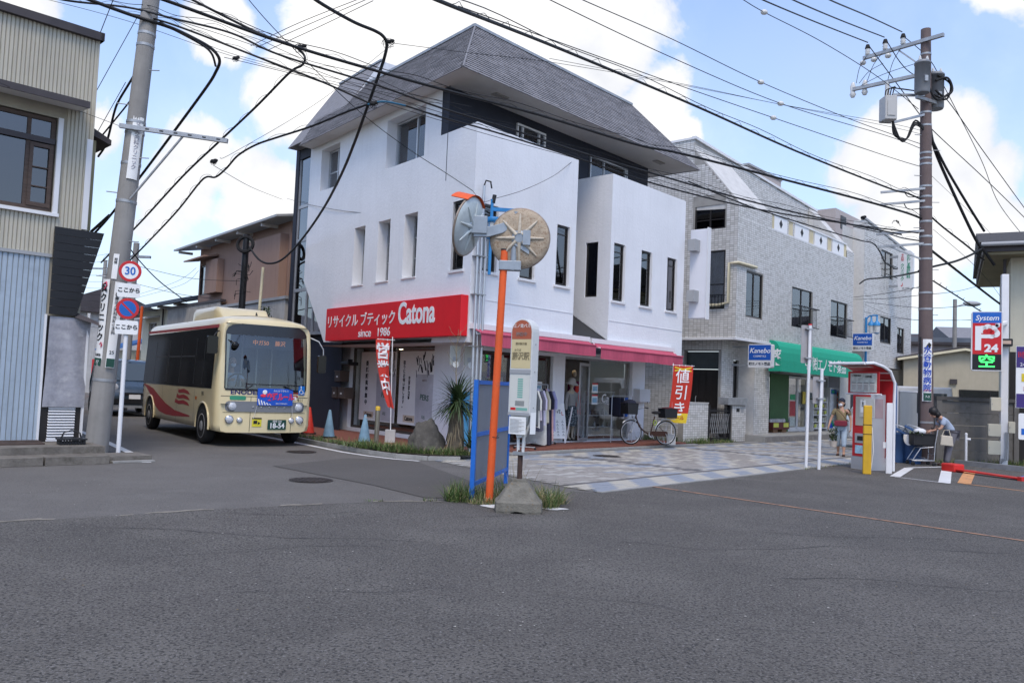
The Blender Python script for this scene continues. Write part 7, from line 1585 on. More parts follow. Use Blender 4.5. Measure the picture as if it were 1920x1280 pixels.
for p_, q_ in zip(prof[:-1], prof[1:]): b.poly([(-.28, p_[0], p_[1]), (.66, p_[0], p_[1]), (.66, q_[0], q_[1]), (-.28, q_[0], q_[1])]); b.poly([(-.28, p_[0], p_[1] - .04), (.66, p_[0], p_[1] - .04), (.66, q_[0], q_[1] - .04), (-.28, q_[0], q_[1] - .04)])
b.build('canopy', M_mred, pm); MB().box(-.1, -.1, 2.33, .5, .1, 2.355).build('canopy_lamp', mat('lamp_cover', (.55, .50, .48), .4), pm)
for x in (-.30, .68): MB().tube([(x, .55, 0), (x, .55, 1.6), (x, .56, 2.0)] + [(x, a, c) for a, c in prof[1:]], .034, 10).build('tube_frame', M_wpost, pm)
MB().tube([(-.30, -.42, 2.40), (.68, -.42, 2.40)], .034, 10).build('tube_frame', M_wpost, pm); MB().tube([(-.30, .12, 1.72), (.68, .12, 1.72)], .02, 8).build('cross_rail', M_wpost, pm); MB().tube([(-.28, .40, 2.22), (.66, .40, 2.22)], .018, 8).build('cross_rail', M_wpost, pm)
gp = thing('guard_post', 'yellow square guard post in front of the pay machine', 'guard post', (7.72, 17.85, 0), -20); bevel(MB().box(-.085, -.085, 0, .085, .085, 1.47).build('post', mat('guard_yellow', (.62, .36, .02), .5, var=.1, streak=.15), gp), .02)
for z in (.85, 1.05): MB().box(-.09, -.09, z, .09, .09, z + .012).build('tie_band', M_black, gp)
MB().tube([(.09, .06, .12), (.13, .04, .5), (.11, .02, .8), (.1, .04, 1.0)], .008, 5).build('loose_cable', M_paper, gp)
gp = thing('guard_post', 'white square guard post right of the pay machine', 'guard post', (8.36, 18.22, 0), -20); bevel(MB().box(-.06, -.06, 0, .06, .06, 1.54).build('post', M_wpost, gp), .01); MB().box(-.12, -.03, .55, -.06, .03, .68).build('side_box', M_wpost, gp)
# bins, cabinet, blue panel
M_bin = mat('bin_blue', (.035, .085, .20), .55, var=.15)
for (x, y, nm) in ((10.18, 21.75, 'left blue bin with a flip lid'), (10.5, 21.55, 'right blue bin with a cloth hanging over its rim')):
    q = thing('waste_bin', nm, 'bin', (x, y, 0), -30, 'blue bins beside the pay machine'); MB().lathe([(.19, 0), (.21, .1), (.23, .72), (.25, .74), (.25, .78)], 20).build('bin_body', M_bin, q)
    MB(Matrix.Translation((0, 0, .78)) @ Matrix.Rotation(RAD(28), 4, 'Y')).rbox(-.25, -.24, .06, .25, .24, .10, .06).build('lid', M_bin, q)
    for k in (-.1, .08): MB().tube([(-.25, k, .80), (-.1, k, 1.0), (.15, k, .93), (.26, k, .80)], .012, 6).build('lid_handle', M_steel, q)
q = thing('cloth', 'white cloth draped over the rim of the blue bin', 'cloth', (10.22, 21.4, .45)); MB().surf(lambda u, v: (-.05 + .35 * u, -.04 + .04 * math.sin(u * 9), .30 - .28 * v * (.4 + .6 * abs(math.sin(u * 4)))), 12, 6).build('cloth', M_paper, q)
q = thing('blue_partition', 'blue metal partition panel behind the blue bins', 'panel', (9.95, 22.35, 0), 18); MB().box(0, 0, .0, .62, .05, 2.1).build('panel', mat('partition_blue', (.06, .14, .34), .5, var=.1, streak=.2), q); MB().box(.62, -.01, 0, .66, .06, 2.0).build('edge_post', M_trim, q)
q = thing('metal_cabinet', 'pale grey metal cabinet standing behind the blue bins', 'cabinet', (10.66, 22.62, 0), 10); bevel(MB().box(0, 0, .55, .52, .5, 1.86).build('cabinet', mat('cabinet_grey', (.36, .37, .375), .45, .2, var=.05, streak=.15), q), .015); MB().box(.0, .0, 0, .52, .5, .55).build('plinth', M_dark, q); MB().box(-.01, -.01, 1.86, .53, .51, 1.89).build('top_edge', M_trim, q)
q = thing('wood_debris', 'dark low pile of boards at the foot of the blue panel', 'debris', (9.6, 21.35, 0), 20); 
for i in range(4): MB(Matrix.Rotation(RAD(i * 9 - 12), 4, 'Z')).box(-.35, -.15 + i * .08, i * .035, .35, .0 + i * .08, .03 + i * .035).build('board', M_oldwood, q)
# concrete plank wall
cw_ = thing('concrete_wall', 'dark grey wall of horizontal concrete planks behind the bending woman', 'wall', (11.62, 22.45, 0), 12)
M_plank = mat('concrete_plank', (.135, .128, .12), .9, var=.14, scale=2, bump=.3, streak=.35, col2=(.09, .085, .075), thr=(.5, .75))
pme = MB().box(0, 0, .006, 2.35, .06, .333).mesh('plank', M_plank)
for i in range(5): o = bpy.data.objects.new('plank', pme); COL.objects.link(o); o.parent = cw_; o.location = (.06, rnd.uniform(-.006, .006), i * .335)
for x in (-.08, 2.38): MB().box(x, -.05, 0, x + .16, .12, 1.76).build('wall_post', M_plank, cw_)
MB().box(-.10, -.06, 1.68, 2.58, .13, 1.78).build('coping', mat('wall_coping', (.075, .072, .07), .9, var=.2), cw_)
# kerb beam, lock plate, little post
q = thing('steel_kerb', 'long grey steel kerb beam at the foot of the concrete plank wall', 'kerb', (11.75, 21.75, 0), -62); MB().box(0, -.08, 0, 4.6, .08, .13).build('beam', M_steel, q)
lk_ = thing('lock_plate', 'red parking lock plate lying on the asphalt across the orange bay', 'lock plate', (10.46, 19.35, 0), math.degrees(math.atan2(17.75 - 19.35, 11.0 - 10.46)))
M_lred = mat('lock_red', (.55, .025, .02), .4, var=.08); L = math.hypot(1.6, .54); bevel(MB().box(-.30, -.16, 0, .08, .16, .19).build('motor_box', M_lred, lk_), .03); b = MB(); b.prism([(.08, -.11, .05), (L, -.11, .03), (L, .11, .03), (.08, .11, .05)], (0, 0, .03)); b.build('flap', M_lred, lk_); MB().box(L, -.14, 0, L + .10, .14, .09).build('end_stop', M_lred, lk_)
q = thing('water_post', 'short white post with a side knob in front of the concrete plank wall', 'post', (12.22, 22.15, 0)); MB().cyl((0, 0, 0), (0, 0, .78), .033, n=12).build('post', M_wpost, q); MB().lathe([(.035, .78), (.04, .8), (.02, .83)], 12).build('cap', M_wpost, q); MB().cyl((0, 0, .66), (.1, -.03, .66), .035, n=10).build('knob', M_wpost, q); MB().lathe([(.10, 0), (.09, .05)], 12).build('base', M_dark, q)
# parking sign on a square post
ps = thing('parking_sign', 'tall red, blue and black parking sign with 24 and a green lit display', 'parking sign', (12.51, 21.75, 0), -26)
b = MB(); b.rbox(-.36, -.10, 2.48, .36, .08, 4.05, .06, ax='y'); b.build('sign_case', mat('sign_white', (.66, .66, .67), .4, var=.02), ps)
MB().box(-.33, -.106, 3.74, .33, -.1005, 4.02).build('blue_face', mat('p_blue', (.012, .12, .48), .4), ps); MB().box(-.33, -.106, 2.92, .33, -.1005, 3.738).build('red_face', mat('p_red', (.56, .015, .02), .4), ps); dp = MB().box(-.33, -.106, 2.51, .33, -.1005, 2.918).build('display', M_black, ps)
text('System', .19, M_whiteink, ps, (0, -.108, 3.87), shear=.22, bold=.002)
q = MB(); q.box(-.27, -.112, 3.02, -.13, -.1065, 3.66); q.build('letter_stem', M_whiteink, ps)
q = MB()
for (cx, cz, r_) in ((-.10, 3.57, .10), (.02, 3.60, .11), (.13, 3.57, .11), (.19, 3.47, .11), (.10, 3.42, .09)): q.cyl((cx, -.1115, cz), (cx, -.107, cz), r_, n=18, sm=False)
q.box(-.15, -.1112, 3.34, .10, -.107, 3.44); q.build('letter_bowl', M_whiteink, ps, 'stuff')
q = MB(); 
for (cx, cz, r_) in ((-.03, 3.51, .065), (.06, 3.53, .07), (.12, 3.50, .06)): q.cyl((cx, -.114, cz), (cx, -.112, cz), r_, n=16, sm=False)
q.box(-.085, -.1138, 3.44, .17, -.112, 3.49); q.build('letter_counter', mat('p_red'), ps, 'stuff')
text('24', .27, M_whiteink, ps, (.10, -.108, 3.07), bold=.012, xs=1.15)
text('空', .36, mat('green_led', (.06, 1.0, .16), .5, var=0, emit=1.1), dp, (0, -.109, 2.71), bold=.006, xs=1.15)
pp_ = thing('square_post', 'tall white square steel post carrying the parking sign, camera and boxes', 'post', (13.07, 21.9, 0), -20); bevel(MB().box(-.085, -.085, 0, .085, .085, 5.08).build('post', M_wpost, pp_), .01)
MB().box(-.3, -.03, 3.6, -.06, .03, 3.68).build('sign_bracket', M_steel, pp_); MB().box(-.3, -.03, 2.8, -.06, .03, 2.88).build('sign_bracket', M_steel, pp_)
for (x0, x1, z0, z1) in ((-.32, -.09, 1.45, 1.80), (-.38, -.09, .78, 1.10), (-.38, -.09, .30, .66), (.09, .24, .88, 1.18)):
    k_ = 'upper left' if z0 > 1.4 else 'middle left' if x0 < 0 and z0 > .7 else 'lower left' if x0 < 0 else 'right'
    bx = thing('junction_box', k_ + ' cream junction box on the tall white square post', 'junction box', (13.07, 21.9, 0), -20, 'junction boxes on the square post'); bevel(MB().rbox(x0, -.14, z0, x1, .05, z1, .02, ax='y').build('case', M_cream if False else mat('box_cream', (.60, .56, .44), .5, var=.05), bx), .006); MB().box(x0 + .02, -.146, (z0 + z1) / 2 - .02, x0 + .035, -.141, (z0 + z1) / 2 + .02).build('latch', M_steel, bx)
for i in range(3): MB().tube([(.02 + i * .03, -.11, .9), (.03 + i * .03, -.13, .5), (.0 + i * .04, -.16, .18), (-.08, -.14, .08 + i * .05), (-.02, -.12, .2)], .014, 6).build('flexible_conduit', M_grey, pp_)
cm_ = thing('security_camera', 'white bullet security camera on the tall square post', 'camera', (13.02, 21.75, 3.72), -60); MB(Matrix.Rotation(RAD(14), 4, 'X')).rbox(-.05, -.42, 0, .05, .0, .11, .03, ax='y').build('housing', M_trim, cm_); MB().cyl((0, 0, .05), (-.05, .12, .0), .02, n=8).build('bracket', M_trim, cm_); MB(Matrix.Rotation(RAD(14), 4, 'X')).cyl((0, -.425, .055), (0, -.42, .055), .035, n=14).build('lens', M_black, cm_)
lb_ = thing('lamp_box', 'small black floodlight on the tall square post below the camera', 'floodlight', (13.03, 21.77, 3.15), -20); MB().rbox(-.14, -.12, 0, .14, .02, .20, .02, ax='y').build('case', M_black, lb_); MB().box(-.10, -.126, .06, .10, -.121, .15).build('lens', mat('warm_lens', (.5, .36, .28), .3), lb_)
# info signs at the right edge
ig = thing('info_sign', 'purple and white parking tariff sign at the right edge', 'sign', (12.75, 20.5, 0), -24); MB().cyl((.1, 0, 0), (.1, 0, 3.1), .05, n=14).build('post', M_wpost, ig)
MB().box(-.20, -.07, 1.55, .9, -.045, 3.08).build('panel', M_paper, ig); MB().box(-.19, -.076, 2.55, .89, -.071, 3.07).build('purple_head', mat('purple', (.05, .03, .17), .5), ig); MB().box(-.19, -.076, 1.56, .89, -.071, 1.90).build('purple_foot', mat('purple'), ig)
text('時間貸', .18, M_redink, ig, (.1, -.078, 2.85)); text('24時間 60分', .12, M_whiteink, ig, (.2, -.078, 2.62)); MB().box(-.08, -.077, 2.20, .2, -.0715, 2.40).build('yellow_mark', mat('tag_yellow', (.65, .50, .03), .5), ig); text('●', .16, M_redink, ig, (.06, -.079, 2.30)); text('300円', .12, M_redink, ig, (.1, -.078, 2.02)); text('最大料金', .08, M_whiteink, ig, (.15, -.078, 1.82)); text('お客様へ', .08, M_whiteink, ig, (.15, -.078, 1.68))
i2 = thing('info_sign', 'small white and blue phone sign below the purple tariff sign', 'sign', (12.70, 20.3, 0), -24); MB().rbox(-.20, -.07, .78, .7, -.05, 1.42, .04, ax='y').build('panel', M_paper, i2); MB().rbox(-.06, -.076, 1.12, .05, -.071, 1.35, .02, ax='y').build('phone_mark', M_ink, i2); MB().box(-.14, -.076, .90, .6, -.071, 1.05).build('blue_band', mat('p_blue'), i2); text('TEL', .08, M_whiteink, i2, (.1, -.078, .975)); MB().cyl((.15, -.03, 0), (.15, -.03, .8), .03, n=10).build('leg', M_wpost, i2)
# cream house at the right edge
rh = thing('cream_house', 'cream house with a dark tiled eave at the right edge of the street', 'house', (13.95, 23.1, 0), -28)
b = MB(); b.box(0, 0, 0, 9, 6, 5.75); b.build('house_wall', M_creamw, rh); MB().box(-.02, -.03, .0, .9, -.001, 3.1).build('dark_gap_panel', M_dark, rh); MB().box(.92, -.03, 0, 3, -.001, 2.2).build('siding_panel', mat('grey_siding', (.35, .36, .37), .6, stretch=(12, 1, 1), var=.2), rh)  # flat dark panel stands in for the shaded gap low on this wall
b = MB(); b.box(-.65, -.7, 5.75, 9.5, 6.5, 5.83); b.build('soffit', mat('olive_soffit', (.20, .17, .10), .8), rh)
b = MB(); b.box(-.70, -.75, 5.83, 9.6, -.68, 6.08); b.box(-.70, -.68, 5.83, -.62, 6.5, 6.08); b.build('fascia', M_fascia, rh, 'stuff')
b = MB(); b.prism([(-.8, -.85, 6.08), (-.8, 2.8, 7.0), (-.8, 6.7, 6.08)], (10.5, 0, 0)); b.build('roof', mat('dark_roof_tile', (.06, .055, .052), .8, var=.2, bump=.6, bscale=12, stretch=(3, 1, 1)), rh)
MB().tube([(-.75, -.86, 6.02), (9, -.86, 6.02)], .06, 8).build('gutter', M_grey, rh); MB().tube([(-.15, -.1, 5.7), (-.15, -.1, 0)], .04, 8).build('drain_pipe', M_fascia, rh)
# ---------------------------------------------------------------- houses beyond on the right
h1 = thing('pink_grey_house', 'pinkish grey flat roofed house beyond the parking sign', 'house', (20.6, 47, 0), -20); MB().box(0, 0, 0, 9, 7, 4.9).build('house_wall', M_pink, h1); MB().box(-.3, -.3, 4.9, 9.3, 7.3, 5.25).build('roof', mat('grey_blue_roof', (.13, .15, .18), .6, var=.1), h1); MB().box(-.3, -.32, 4.85, 9.3, -.29, 5.0).build('fascia', M_fascia, h1)
window(h1, 3.0, 4.3, 3.1, 4.4, -.05, M_dark, G_dark, curtain=M_curtain2, div=(.5,))
h2 = thing('beige_house', 'beige house with a low gable and wide window in front of the pinkish one', 'house', (19.0, 40, 0), -20)
b = MB(); b.prism([(0, 0, 0), (8, 0, 0), (8, 0, 3.2), (2.6, 0, 4.15), (0, 0, 3.7)], (0, 6, 0)); b.build('house_wall', mat('beige_plaster', (.43, .385, .29), .85, var=.06, streak=.15), h2); b = MB(); b.prism([(-.3, -.3, 3.66), (2.6, -.3, 4.2), (8.3, -.3, 3.15), (8.3, -.3, 3.27), (2.6, -.3, 4.34), (-.3, -.3, 3.78)], (0, 6.6, 0)); b.build('roof', M_fascia, h2); b = MB(); b.prism([(-.3, -.33, 3.6), (2.6, -.33, 4.14), (8.3, -.33, 3.09), (8.3, -.33, 3.2), (2.6, -.33, 4.25), (-.3, -.33, 3.71)], (0, .04, 0)); b.build('barge_board', M_cream, h2)
window(h2, 2.4, 5.0, 1.0, 2.3, -.05, M_dark, G_dark, curtain=DARKROOM, div=(.5,))
for x in (2.0, 4.9): MB().box(x, -.12, 2.55, x + .3, 0, 2.78).build('vent_hood', M_fascia, h2)
b = MB(); [b.box(3.8 + i * .12, -.16, 1.0, 3.83 + i * .12, -.13, 1.5) for i in range(10)]; b.build('window_bars', M_black, h2, 'stuff')
van = thing('van', 'white van parked behind the brown utility pole and concrete wall', 'van', (12.9, 27.5, 0), 165)
b = MB(); b.prism([(-1.5, -.75, .35), (1.6, -.75, .35), (1.65, -.75, .9), (1.35, -.75, 1.3), (.95, -.75, 2.0), (.7, -.75, 2.1), (-1.45, -.75, 2.1), (-1.55, -.75, 1.2)], (0, 1.5, 0)); bevel(b.build('body', mat('van_white', (.62, .62, .62), .3, var=.02, coat=.4), van), .06, 3)
for s_ in (-1, 1):
    MB().poly([(.2, s_ * .756, 1.25), (1.25, s_ * .756, 1.25), (.92, s_ * .756, 1.9), (.2, s_ * .756, 1.9)]).build('side_window', mat('car_glass'), van); MB().poly([(-1.3, s_ * .756, 1.25), (.1, s_ * .756, 1.25), (.1, s_ * .756, 1.9), (-1.3, s_ * .756, 1.9)]).build('side_window', mat('car_glass'), van)
    for x in (1.0, -1.0): MB(Matrix.Translation((x, s_ * .70, .3)) @ Matrix.Rotation(RAD(90), 4, 'X')).lathe([(.18, -.09), (.29, -.09), (.3, 0), (.29, .09), (.18, .09)], 20).build('wheel', M_rubber, van)
    MB().ell((1.58, s_ * .55, .85), (.06, .14, .12), 12).build('headlight', M_lens, van)
# ---------------------------------------------------------------- people and what they carry
JW = dict(pelvis=(0, 0, .88), chest=(0, 0, 1.20), neck=(0, 0, 1.36), head=(.02, 0, 1.48), shl=(0, .17, 1.29), shr=(0, -.17, 1.29), ell=(-.02, .25, 1.03), elr=(.0, -.27, 1.03), wrl=(.06, .25, .82), wrr=(.08, -.32, .82), hil=(0, .085, .84), hir=(0, -.085, .84), knl=(.10, .085, .46), knr=(-.02, -.085, .46), anl=(.12, .085, .08), anr=(-.14, -.08, .10), tol=(.26, .09, .03), tor=(-.01, -.09, .03))
wm, TW = person('person', 'woman in a navy cap, white mask and khaki shirt walking with a red shoulder bag', (9.3, 23.2, 0), 244, JW, dict(shirt=mat('khaki_shirt', (.24, .19, .10), .9, var=.12), trousers=mat('pale_jeans', (.36, .44, .52), .9, var=.1), shoe=mat('brown_sandal', (.06, .03, .02), .7), sleeve=.6, leg=.55), hp=(-28, 0))
MB(TW).ell((-.015, 0, .055), (.105, .088, .095), 16).build('cap', mat('navy_cap', (.02, .025, .045), .8), wm); MB(TW).box(.06, -.07, .065, .17, .07, .078).build('cap_peak', mat('navy_cap'), wm); MB(TW).ell((-.05, 0, -.03), (.06, .085, .085), 12).build('hair', M_hair, wm)
pr = MB(); pr.box(.128, -.06, 1.1, .142, .06, 1.2)
bg_ = thing('shoulder_bag', 'dark red shoulder bag worn across the walking woman', 'bag', (9.3, 23.2, 0), 244); bevel(MB().rbox(.13, -.17, .84, .22, .17, 1.0, .05, ax='x').build('bag_body', mat('maroon_bag', (.17, .015, .03), .6), bg_), .02); MB().tube([(.16, .16, .98), (.17, .05, 1.15), (.13, -.10, 1.30), (.0, -.13, 1.38), (-.13, -.05, 1.25), (-.15, .1, 1.05), (.05, .19, .98)], .011, 6).build('strap', mat('brown_strap', (.10, .05, .03), .7), bg_)
pt = thing('potted_plant', 'potted leafy plant in a clear bag in the walking woman\'s hand', 'plant', (9.05, 23.1, .26)); MB().lathe([(.08, 0), (.11, .16)], 16).build('pot', mat('pale_pot', (.50, .44, .38), .7), pt)
b = MB(); r3 = random.Random(2)
for i in range(110): blade(b, (r3.uniform(-.09, .09), r3.uniform(-.09, .09), .16 + r3.random() * .32), r3.uniform(0, 6.28), r3.uniform(-.2, 1.3), .13, .022, .8, r3.choice((0, 1)))
b.build('leaves', M_leaf, pt, 'stuff'); MB().tube([(-.05, 0, .45), (0, 0, .56), (.05, 0, .45)], .006, 5).build('bag_handle', M_whiteink, pt)
tb2 = thing('carrier_bag', 'teal carrier bag in the other hand of the walking woman', 'bag', (9.62, 23.0, .45)); MB().ell((0, 0, .14), (.07, .11, .16), 14).build('bag_body', mat('teal_bag', (.10, .36, .36), .5, var=.15, bump=.5, bscale=20), tb2); MB().tube([(-.04, 0, .28), (-.02, 0, .38), (.03, 0, .28)], .007, 5).build('bag_handle', mat('teal_bag'), tb2)
JB = dict(pelvis=(-.20, 0, .86), chest=(.02, 0, 1.14), neck=(.13, 0, 1.27), head=(.25, 0, 1.33), shl=(.05, .17, 1.18), shr=(.05, -.17, 1.18), ell=(.14, .20, .95), elr=(.12, -.20, .93), wrl=(.34, .12, .88), wrr=(.33, -.12, .86), hil=(-.19, .085, .82), hir=(-.19, -.085, .82), knl=(-.10, .085, .46), knr=(-.12, -.085, .46), anl=(-.04, .085, .08), anr=(-.08, -.085, .08), tol=(.10, .09, .03), tor=(.06, -.09, .03))
wb, TB = person('person', 'woman in a pale blue shirt and grey trousers bending over a shopping cart', (11.05, 21.05, 0), 172, JB, dict(shirt=mat('pale_blue_shirt', (.34, .40, .50), .9, var=.1), trousers=mat('grey_trousers', (.15, .145, .165), .9, var=.1), shoe=mat('brown_sandal'), sleeve=.7, leg=1.0), hp=(0, 38), mask=False)
MB(TB).ell((-.02, 0, .03), (.115, .10, .125), 16).build('hair', M_hair, wb); MB(TB).ell((-.045, 0, -.07), (.085, .095, .10), 14).build('hair_ends', M_hair, wb)
hb = thing('handbag', 'cream handbag hanging from the arm of the bending woman', 'bag', (11.0, 20.84, .52), 172); bevel(MB().prism([(-.16, -.05, 0), (.16, -.05, .02), (.13, -.05, .27), (-.13, -.05, .25)], (0, .1, 0)).build('bag_body', mat('cream_bag', (.52, .47, .38), .7), hb), .02); MB().tube([(-.1, 0, .25), (-.06, 0, .40), (.05, 0, .40), (.1, 0, .26)], .010, 6).build('strap', mat('cream_bag'), hb)
ca = thing('shopping_cart', 'silver shopping cart with a black basket in front of the bending woman', 'cart', (10.52, 21.1, 0), 172)
for s_ in (-1, 1):
    MB().tube([(-.30, s_ * .22, .92), (-.24, s_ * .22, .55), (-.22, s_ * .22, .14), (.30, s_ * .2, .12)], .014, 6).build('side_frame', M_alu, ca); MB().tube([(-.2, s_ * .22, .48), (.1, s_ * .21, .44), (.28, s_ * .2, .14)], .012, 6).build('side_frame', M_alu, ca)
    for x in (-.22, .28): MB(Matrix.Translation((x, s_ * .21, .05)) @ Matrix.Rotation(RAD(90), 4, 'X')).lathe([(.03, -.012), (.05, -.01), (.05, .01), (.03, .012)], 14).build('wheel', M_rubber, ca)
for (x, z) in ((-.22, .3), (0, .2), (.28, .13), (-.05, .46), (.1, .44)): MB().tube([(x, -.22, z), (x, .22, z)], .009, 6).build('cross_bar', M_alu, ca)
MB().tube([(-.30, -.23, .93), (-.30, .23, .93)], .018, 8).build('handle', M_rubber, ca)
q = MB(); 
for (a, c) in (((-.26, -.19), (.26, -.19)), ((.26, -.19), (.26, .19)), ((.26, .19), (-.26, .19)), ((-.26, .19), (-.26, -.19))): q.surf(lambda u, v: (a[0] + (c[0] - a[0]) * u, a[1] + (c[1] - a[1]) * u, .52 + .27 * v), 4, 2)
q.box(-.24, -.17, .50, .24, .17, .525); q.build('basket', mat('black_basket', (.014, .014, .015), .6), ca); MB().rbox(-.28, -.21, .78, .28, .21, .80, .03).build('basket_rim', M_black, ca)
q = thing('shopping_bag', 'white plastic bag in the black basket of the cart', 'bag', (10.5, 21.1, .80)); MB().ell((-.04, 0, .05), (.16, .12, .085), 14).build('bag_body', mat('thin_white_plastic', (.66, .67, .68), .5, bump=.6, bscale=18), q)
q = thing('vegetables', 'green leafy vegetables in the black basket of the cart', 'vegetables', (10.38, 21.05, .78)); b = MB(); 
for i in range(60): blade(b, (r3.uniform(-.15, .15), r3.uniform(-.12, .12), 0), r3.uniform(0, 6.28), r3.uniform(.1, 1.2), .14, .025, .8, r3.choice((0, 1)))
b.build('leaves', M_leaf, q, 'stuff')
# ---------------------------------------------------------------- brown utility pole on the right
PX, PY = 10.93, 21.72
rp = thing('utility_pole', 'tall brown utility pole with transformer cans and cross arms on the right', 'utility pole', (PX, PY, 0))
MB().cyl((0, 0, 0), (-.12, .06, 11.62), .195, .125, 24).build('shaft', mat('brown_pole', (.135, .10, .095), .8, var=.14, scale=2, bump=.2, streak=.3), rp)
def rl(x, y, z): return (x - PX, y - PY, z)
def bar(name, a, b_, w=.04, m=M_steel, parent=rp):
    a = Vec(a); b_ = Vec(b_); d = b_ - a; T = Matrix.Translation(a) @ d.to_track_quat('X', 'Z').to_matrix().to_4x4(); return MB(T).box(0, -w, -w, d.length, w, w).build(name, m, parent)
M_porc = mat('porcelain', (.62, .62, .60), .25, var=.05); M_can = mat('transformer_grey', (.22, .23, .245), .5, .2, var=.08, streak=.2)
bar('cross_arm', rl(11.05, 21.3, 11.28), rl(9.62, 22.93, 11.24), .045)
bar('arm_brace', rl(10.8, 21.85, 10.6), rl(10.25, 22.2, 11.22), .018); bar('cross_arm', rl(10.75, 21.75, 10.38), rl(9.35, 22.95, 10.34), .045)
def insul(x, y, z, h=.30, r=.075):
    q = MB(Matrix.Translation(rl(x, y, z))); q.lathe([(r * .6, 0), (r, .03), (r * .7, .07), (r, .10), (r * .7, .14), (r * .9, .17)], 14); io = q.build('insulator', M_porc, rp); MB(Matrix.Translation(rl(x, y, z))).lathe([(r * .9, .17), (r * 1.0, .2), (r * .6, h)], 12).build('insulator_cap', M_rubber, io)
for p in ((9.69, 22.82, 11.29), (10.02, 22.45, 11.30), (10.34, 22.08, 11.31)): insul(*p)
for p in ((9.62, 22.95, 11.12), (9.82, 22.7, 11.12), (10.08, 22.4, 11.12)): MB().ell(rl(*p), (.09, .09, .07), 10).build('strain_insulator', M_porc, rp)
for p in ((9.36, 22.98, 10.12), (9.62, 22.8, 10.14)): q = MB(Matrix.Translation(rl(*p))); q.lathe([(.05, 0), (.09, .08), (.06, .15), (.08, .3), (.04, .42)], 14); q.build('fuse_cutout', M_porc, rp)
MB().cyl(rl(10.05, 22.35, 9.95), rl(10.05, 22.35, 10.35), .06, n=12).build('fuse_cutout', M_porc, rp)
def can(x, y, z0, z1, r):
    q = MB(Matrix.Translation(rl(x, y, 0))); q.lathe([(r * .9, z0), (r, z0 + .04), (r, z1 - .05), (r * 1.06, z1 - .05), (r * 1.06, z1), (r * .8, z1 + .05), (.02, z1 + .07)], 24); o = q.build('transformer', M_can, rp)
    for k in (-.5, .5): MB(Matrix.Translation(rl(x + k * r, y - r * .3, 0))).lathe([(.03, z1), (.045, z1 + .06), (.02, z1 + .16)], 10).build('bushing', M_porc, o)
    MB().box(*(Vec(rl(x, y, z0 + .25)) + Vec((-.04, -r - .05, 0))), *(Vec(rl(x, y, z0 + .4)) + Vec((.04, -r + .02, 0)))).build('terminal', M_steel, o)
can(10.52, 21.35, 9.70, 10.52, .19); can(11.18, 21.95, 9.50, 10.45, .21)
bar('transformer_bracket', rl(10.4, 21.4, 9.62), rl(11.3, 21.9, 9.62), .04)
q = MB(); q.rbox(*rl(9.56, 21.35, 8.98), *rl(9.88, 21.75, 9.62), .03); bevel(q.build('switch_box', mat('switch_grey', (.46, .455, .44), .5, var=.05, streak=.2), rp), .02); MB().box(*rl(9.62, 21.33, 9.08), *rl(9.82, 21.349, 9.5)).build('box_door', mat('switch_grey'), rp)
bar('box_bracket', rl(9.85, 21.6, 9.72), rl(10.85, 21.7, 9.78), .03); bar('box_bracket', rl(9.9, 21.6, 8.98), rl(10.85, 21.7, 9.28), .03); bar('box_bracket', rl(9.93, 21.6, 8.98), rl(9.93, 21.6, 9.72), .03)
r3 = random.Random(9)
def loop(pts, r=.018, name='loop_cable'): return MB().tube(catmull([Vec(p) for p in pts], 6), r, 6).build(name, M_rubber, rp)
def catmull(P, n):
    out = []; k = len(P)
    for i in range(k - 1):
        p0, p1, p2, p3 = P[max(i - 1, 0)], P[i], P[i + 1], P[min(i + 2, k - 1)]
        for j in range(n):
            t = j / n; out.append(.5 * ((2 * p1) + (p2 - p0) * t + (2 * p0 - 5 * p1 + 4 * p2 - p3) * t * t + (3 * p1 - p0 - 3 * p2 + p3) * t ** 3))
    return out + [P[-1]]
loop([rl(11.05, 21.7, 10.2), rl(11.4, 21.75, 10.3), rl(11.5, 21.7, 9.95), rl(11.25, 21.65, 9.75), rl(11.0, 21.6, 9.9)], .03); loop([rl(11.1, 21.7, 10.35), rl(11.5, 21.8, 10.15), rl(11.35, 21.7, 9.7), rl(10.95, 21.55, 9.75)], .026); loop([rl(10.7, 21.5, 10.2), rl(10.75, 21.45, 9.9), rl(11.0, 21.5, 9.6), rl(11.4, 21.7, 9.85)], .03)
for i in range(4): loop([rl(9.66 + i * .06, 21.6, 9.62), rl(9.7 + i * .07, 21.6, 9.85 + i * .03), rl(10.0, 21.65, 9.92), rl(10.5, 21.6, 9.85)], .015)
for i in range(3): loop([rl(9.85, 21.55, 8.98), rl(9.9 + i * .08, 21.55, 8.62 - i * .06), rl(10.25, 21.6, 8.55), rl(10.5, 21.65, 8.95 + i * .06), rl(10.85, 21.7, 8.75)], .024)
for a, c in (((9.69, 22.82, 11.3), (9.42, 22.9, 10.5)), ((10.02, 22.45, 11.3), (9.66, 22.75, 10.5)), ((10.34, 22.08, 11.3), (10.05, 22.35, 10.35)), ((9.5, 22.9, 10.5), (9.95, 22.4, 10.9)), ((9.4, 22.95, 10.35), (10.4, 21.5, 10.55))): loop([rl(*a), rl((a[0] + c[0]) / 2 - .06, (a[1] + c[1]) / 2, (a[2] + c[2]) / 2 + .05), rl(*c)], .008, 'jumper_wire')
for z in (1.05, 2.8, 4.02, 4.45, 5.35, 5.72, 5.95, 6.35, 6.72, 7.02, 7.30, 7.9, 8.05, 8.2, 8.95, 9.3, 10.9): r_ = .195 - .07 * z / 11.62 + .008; MB().cyl((-.12 * z / 11.62, .06 * z / 11.62, z), (-.12 * (z + .05) / 11.62, .06 * z / 11.62, z + .05), r_, n=18).build('band', M_steel, rp)
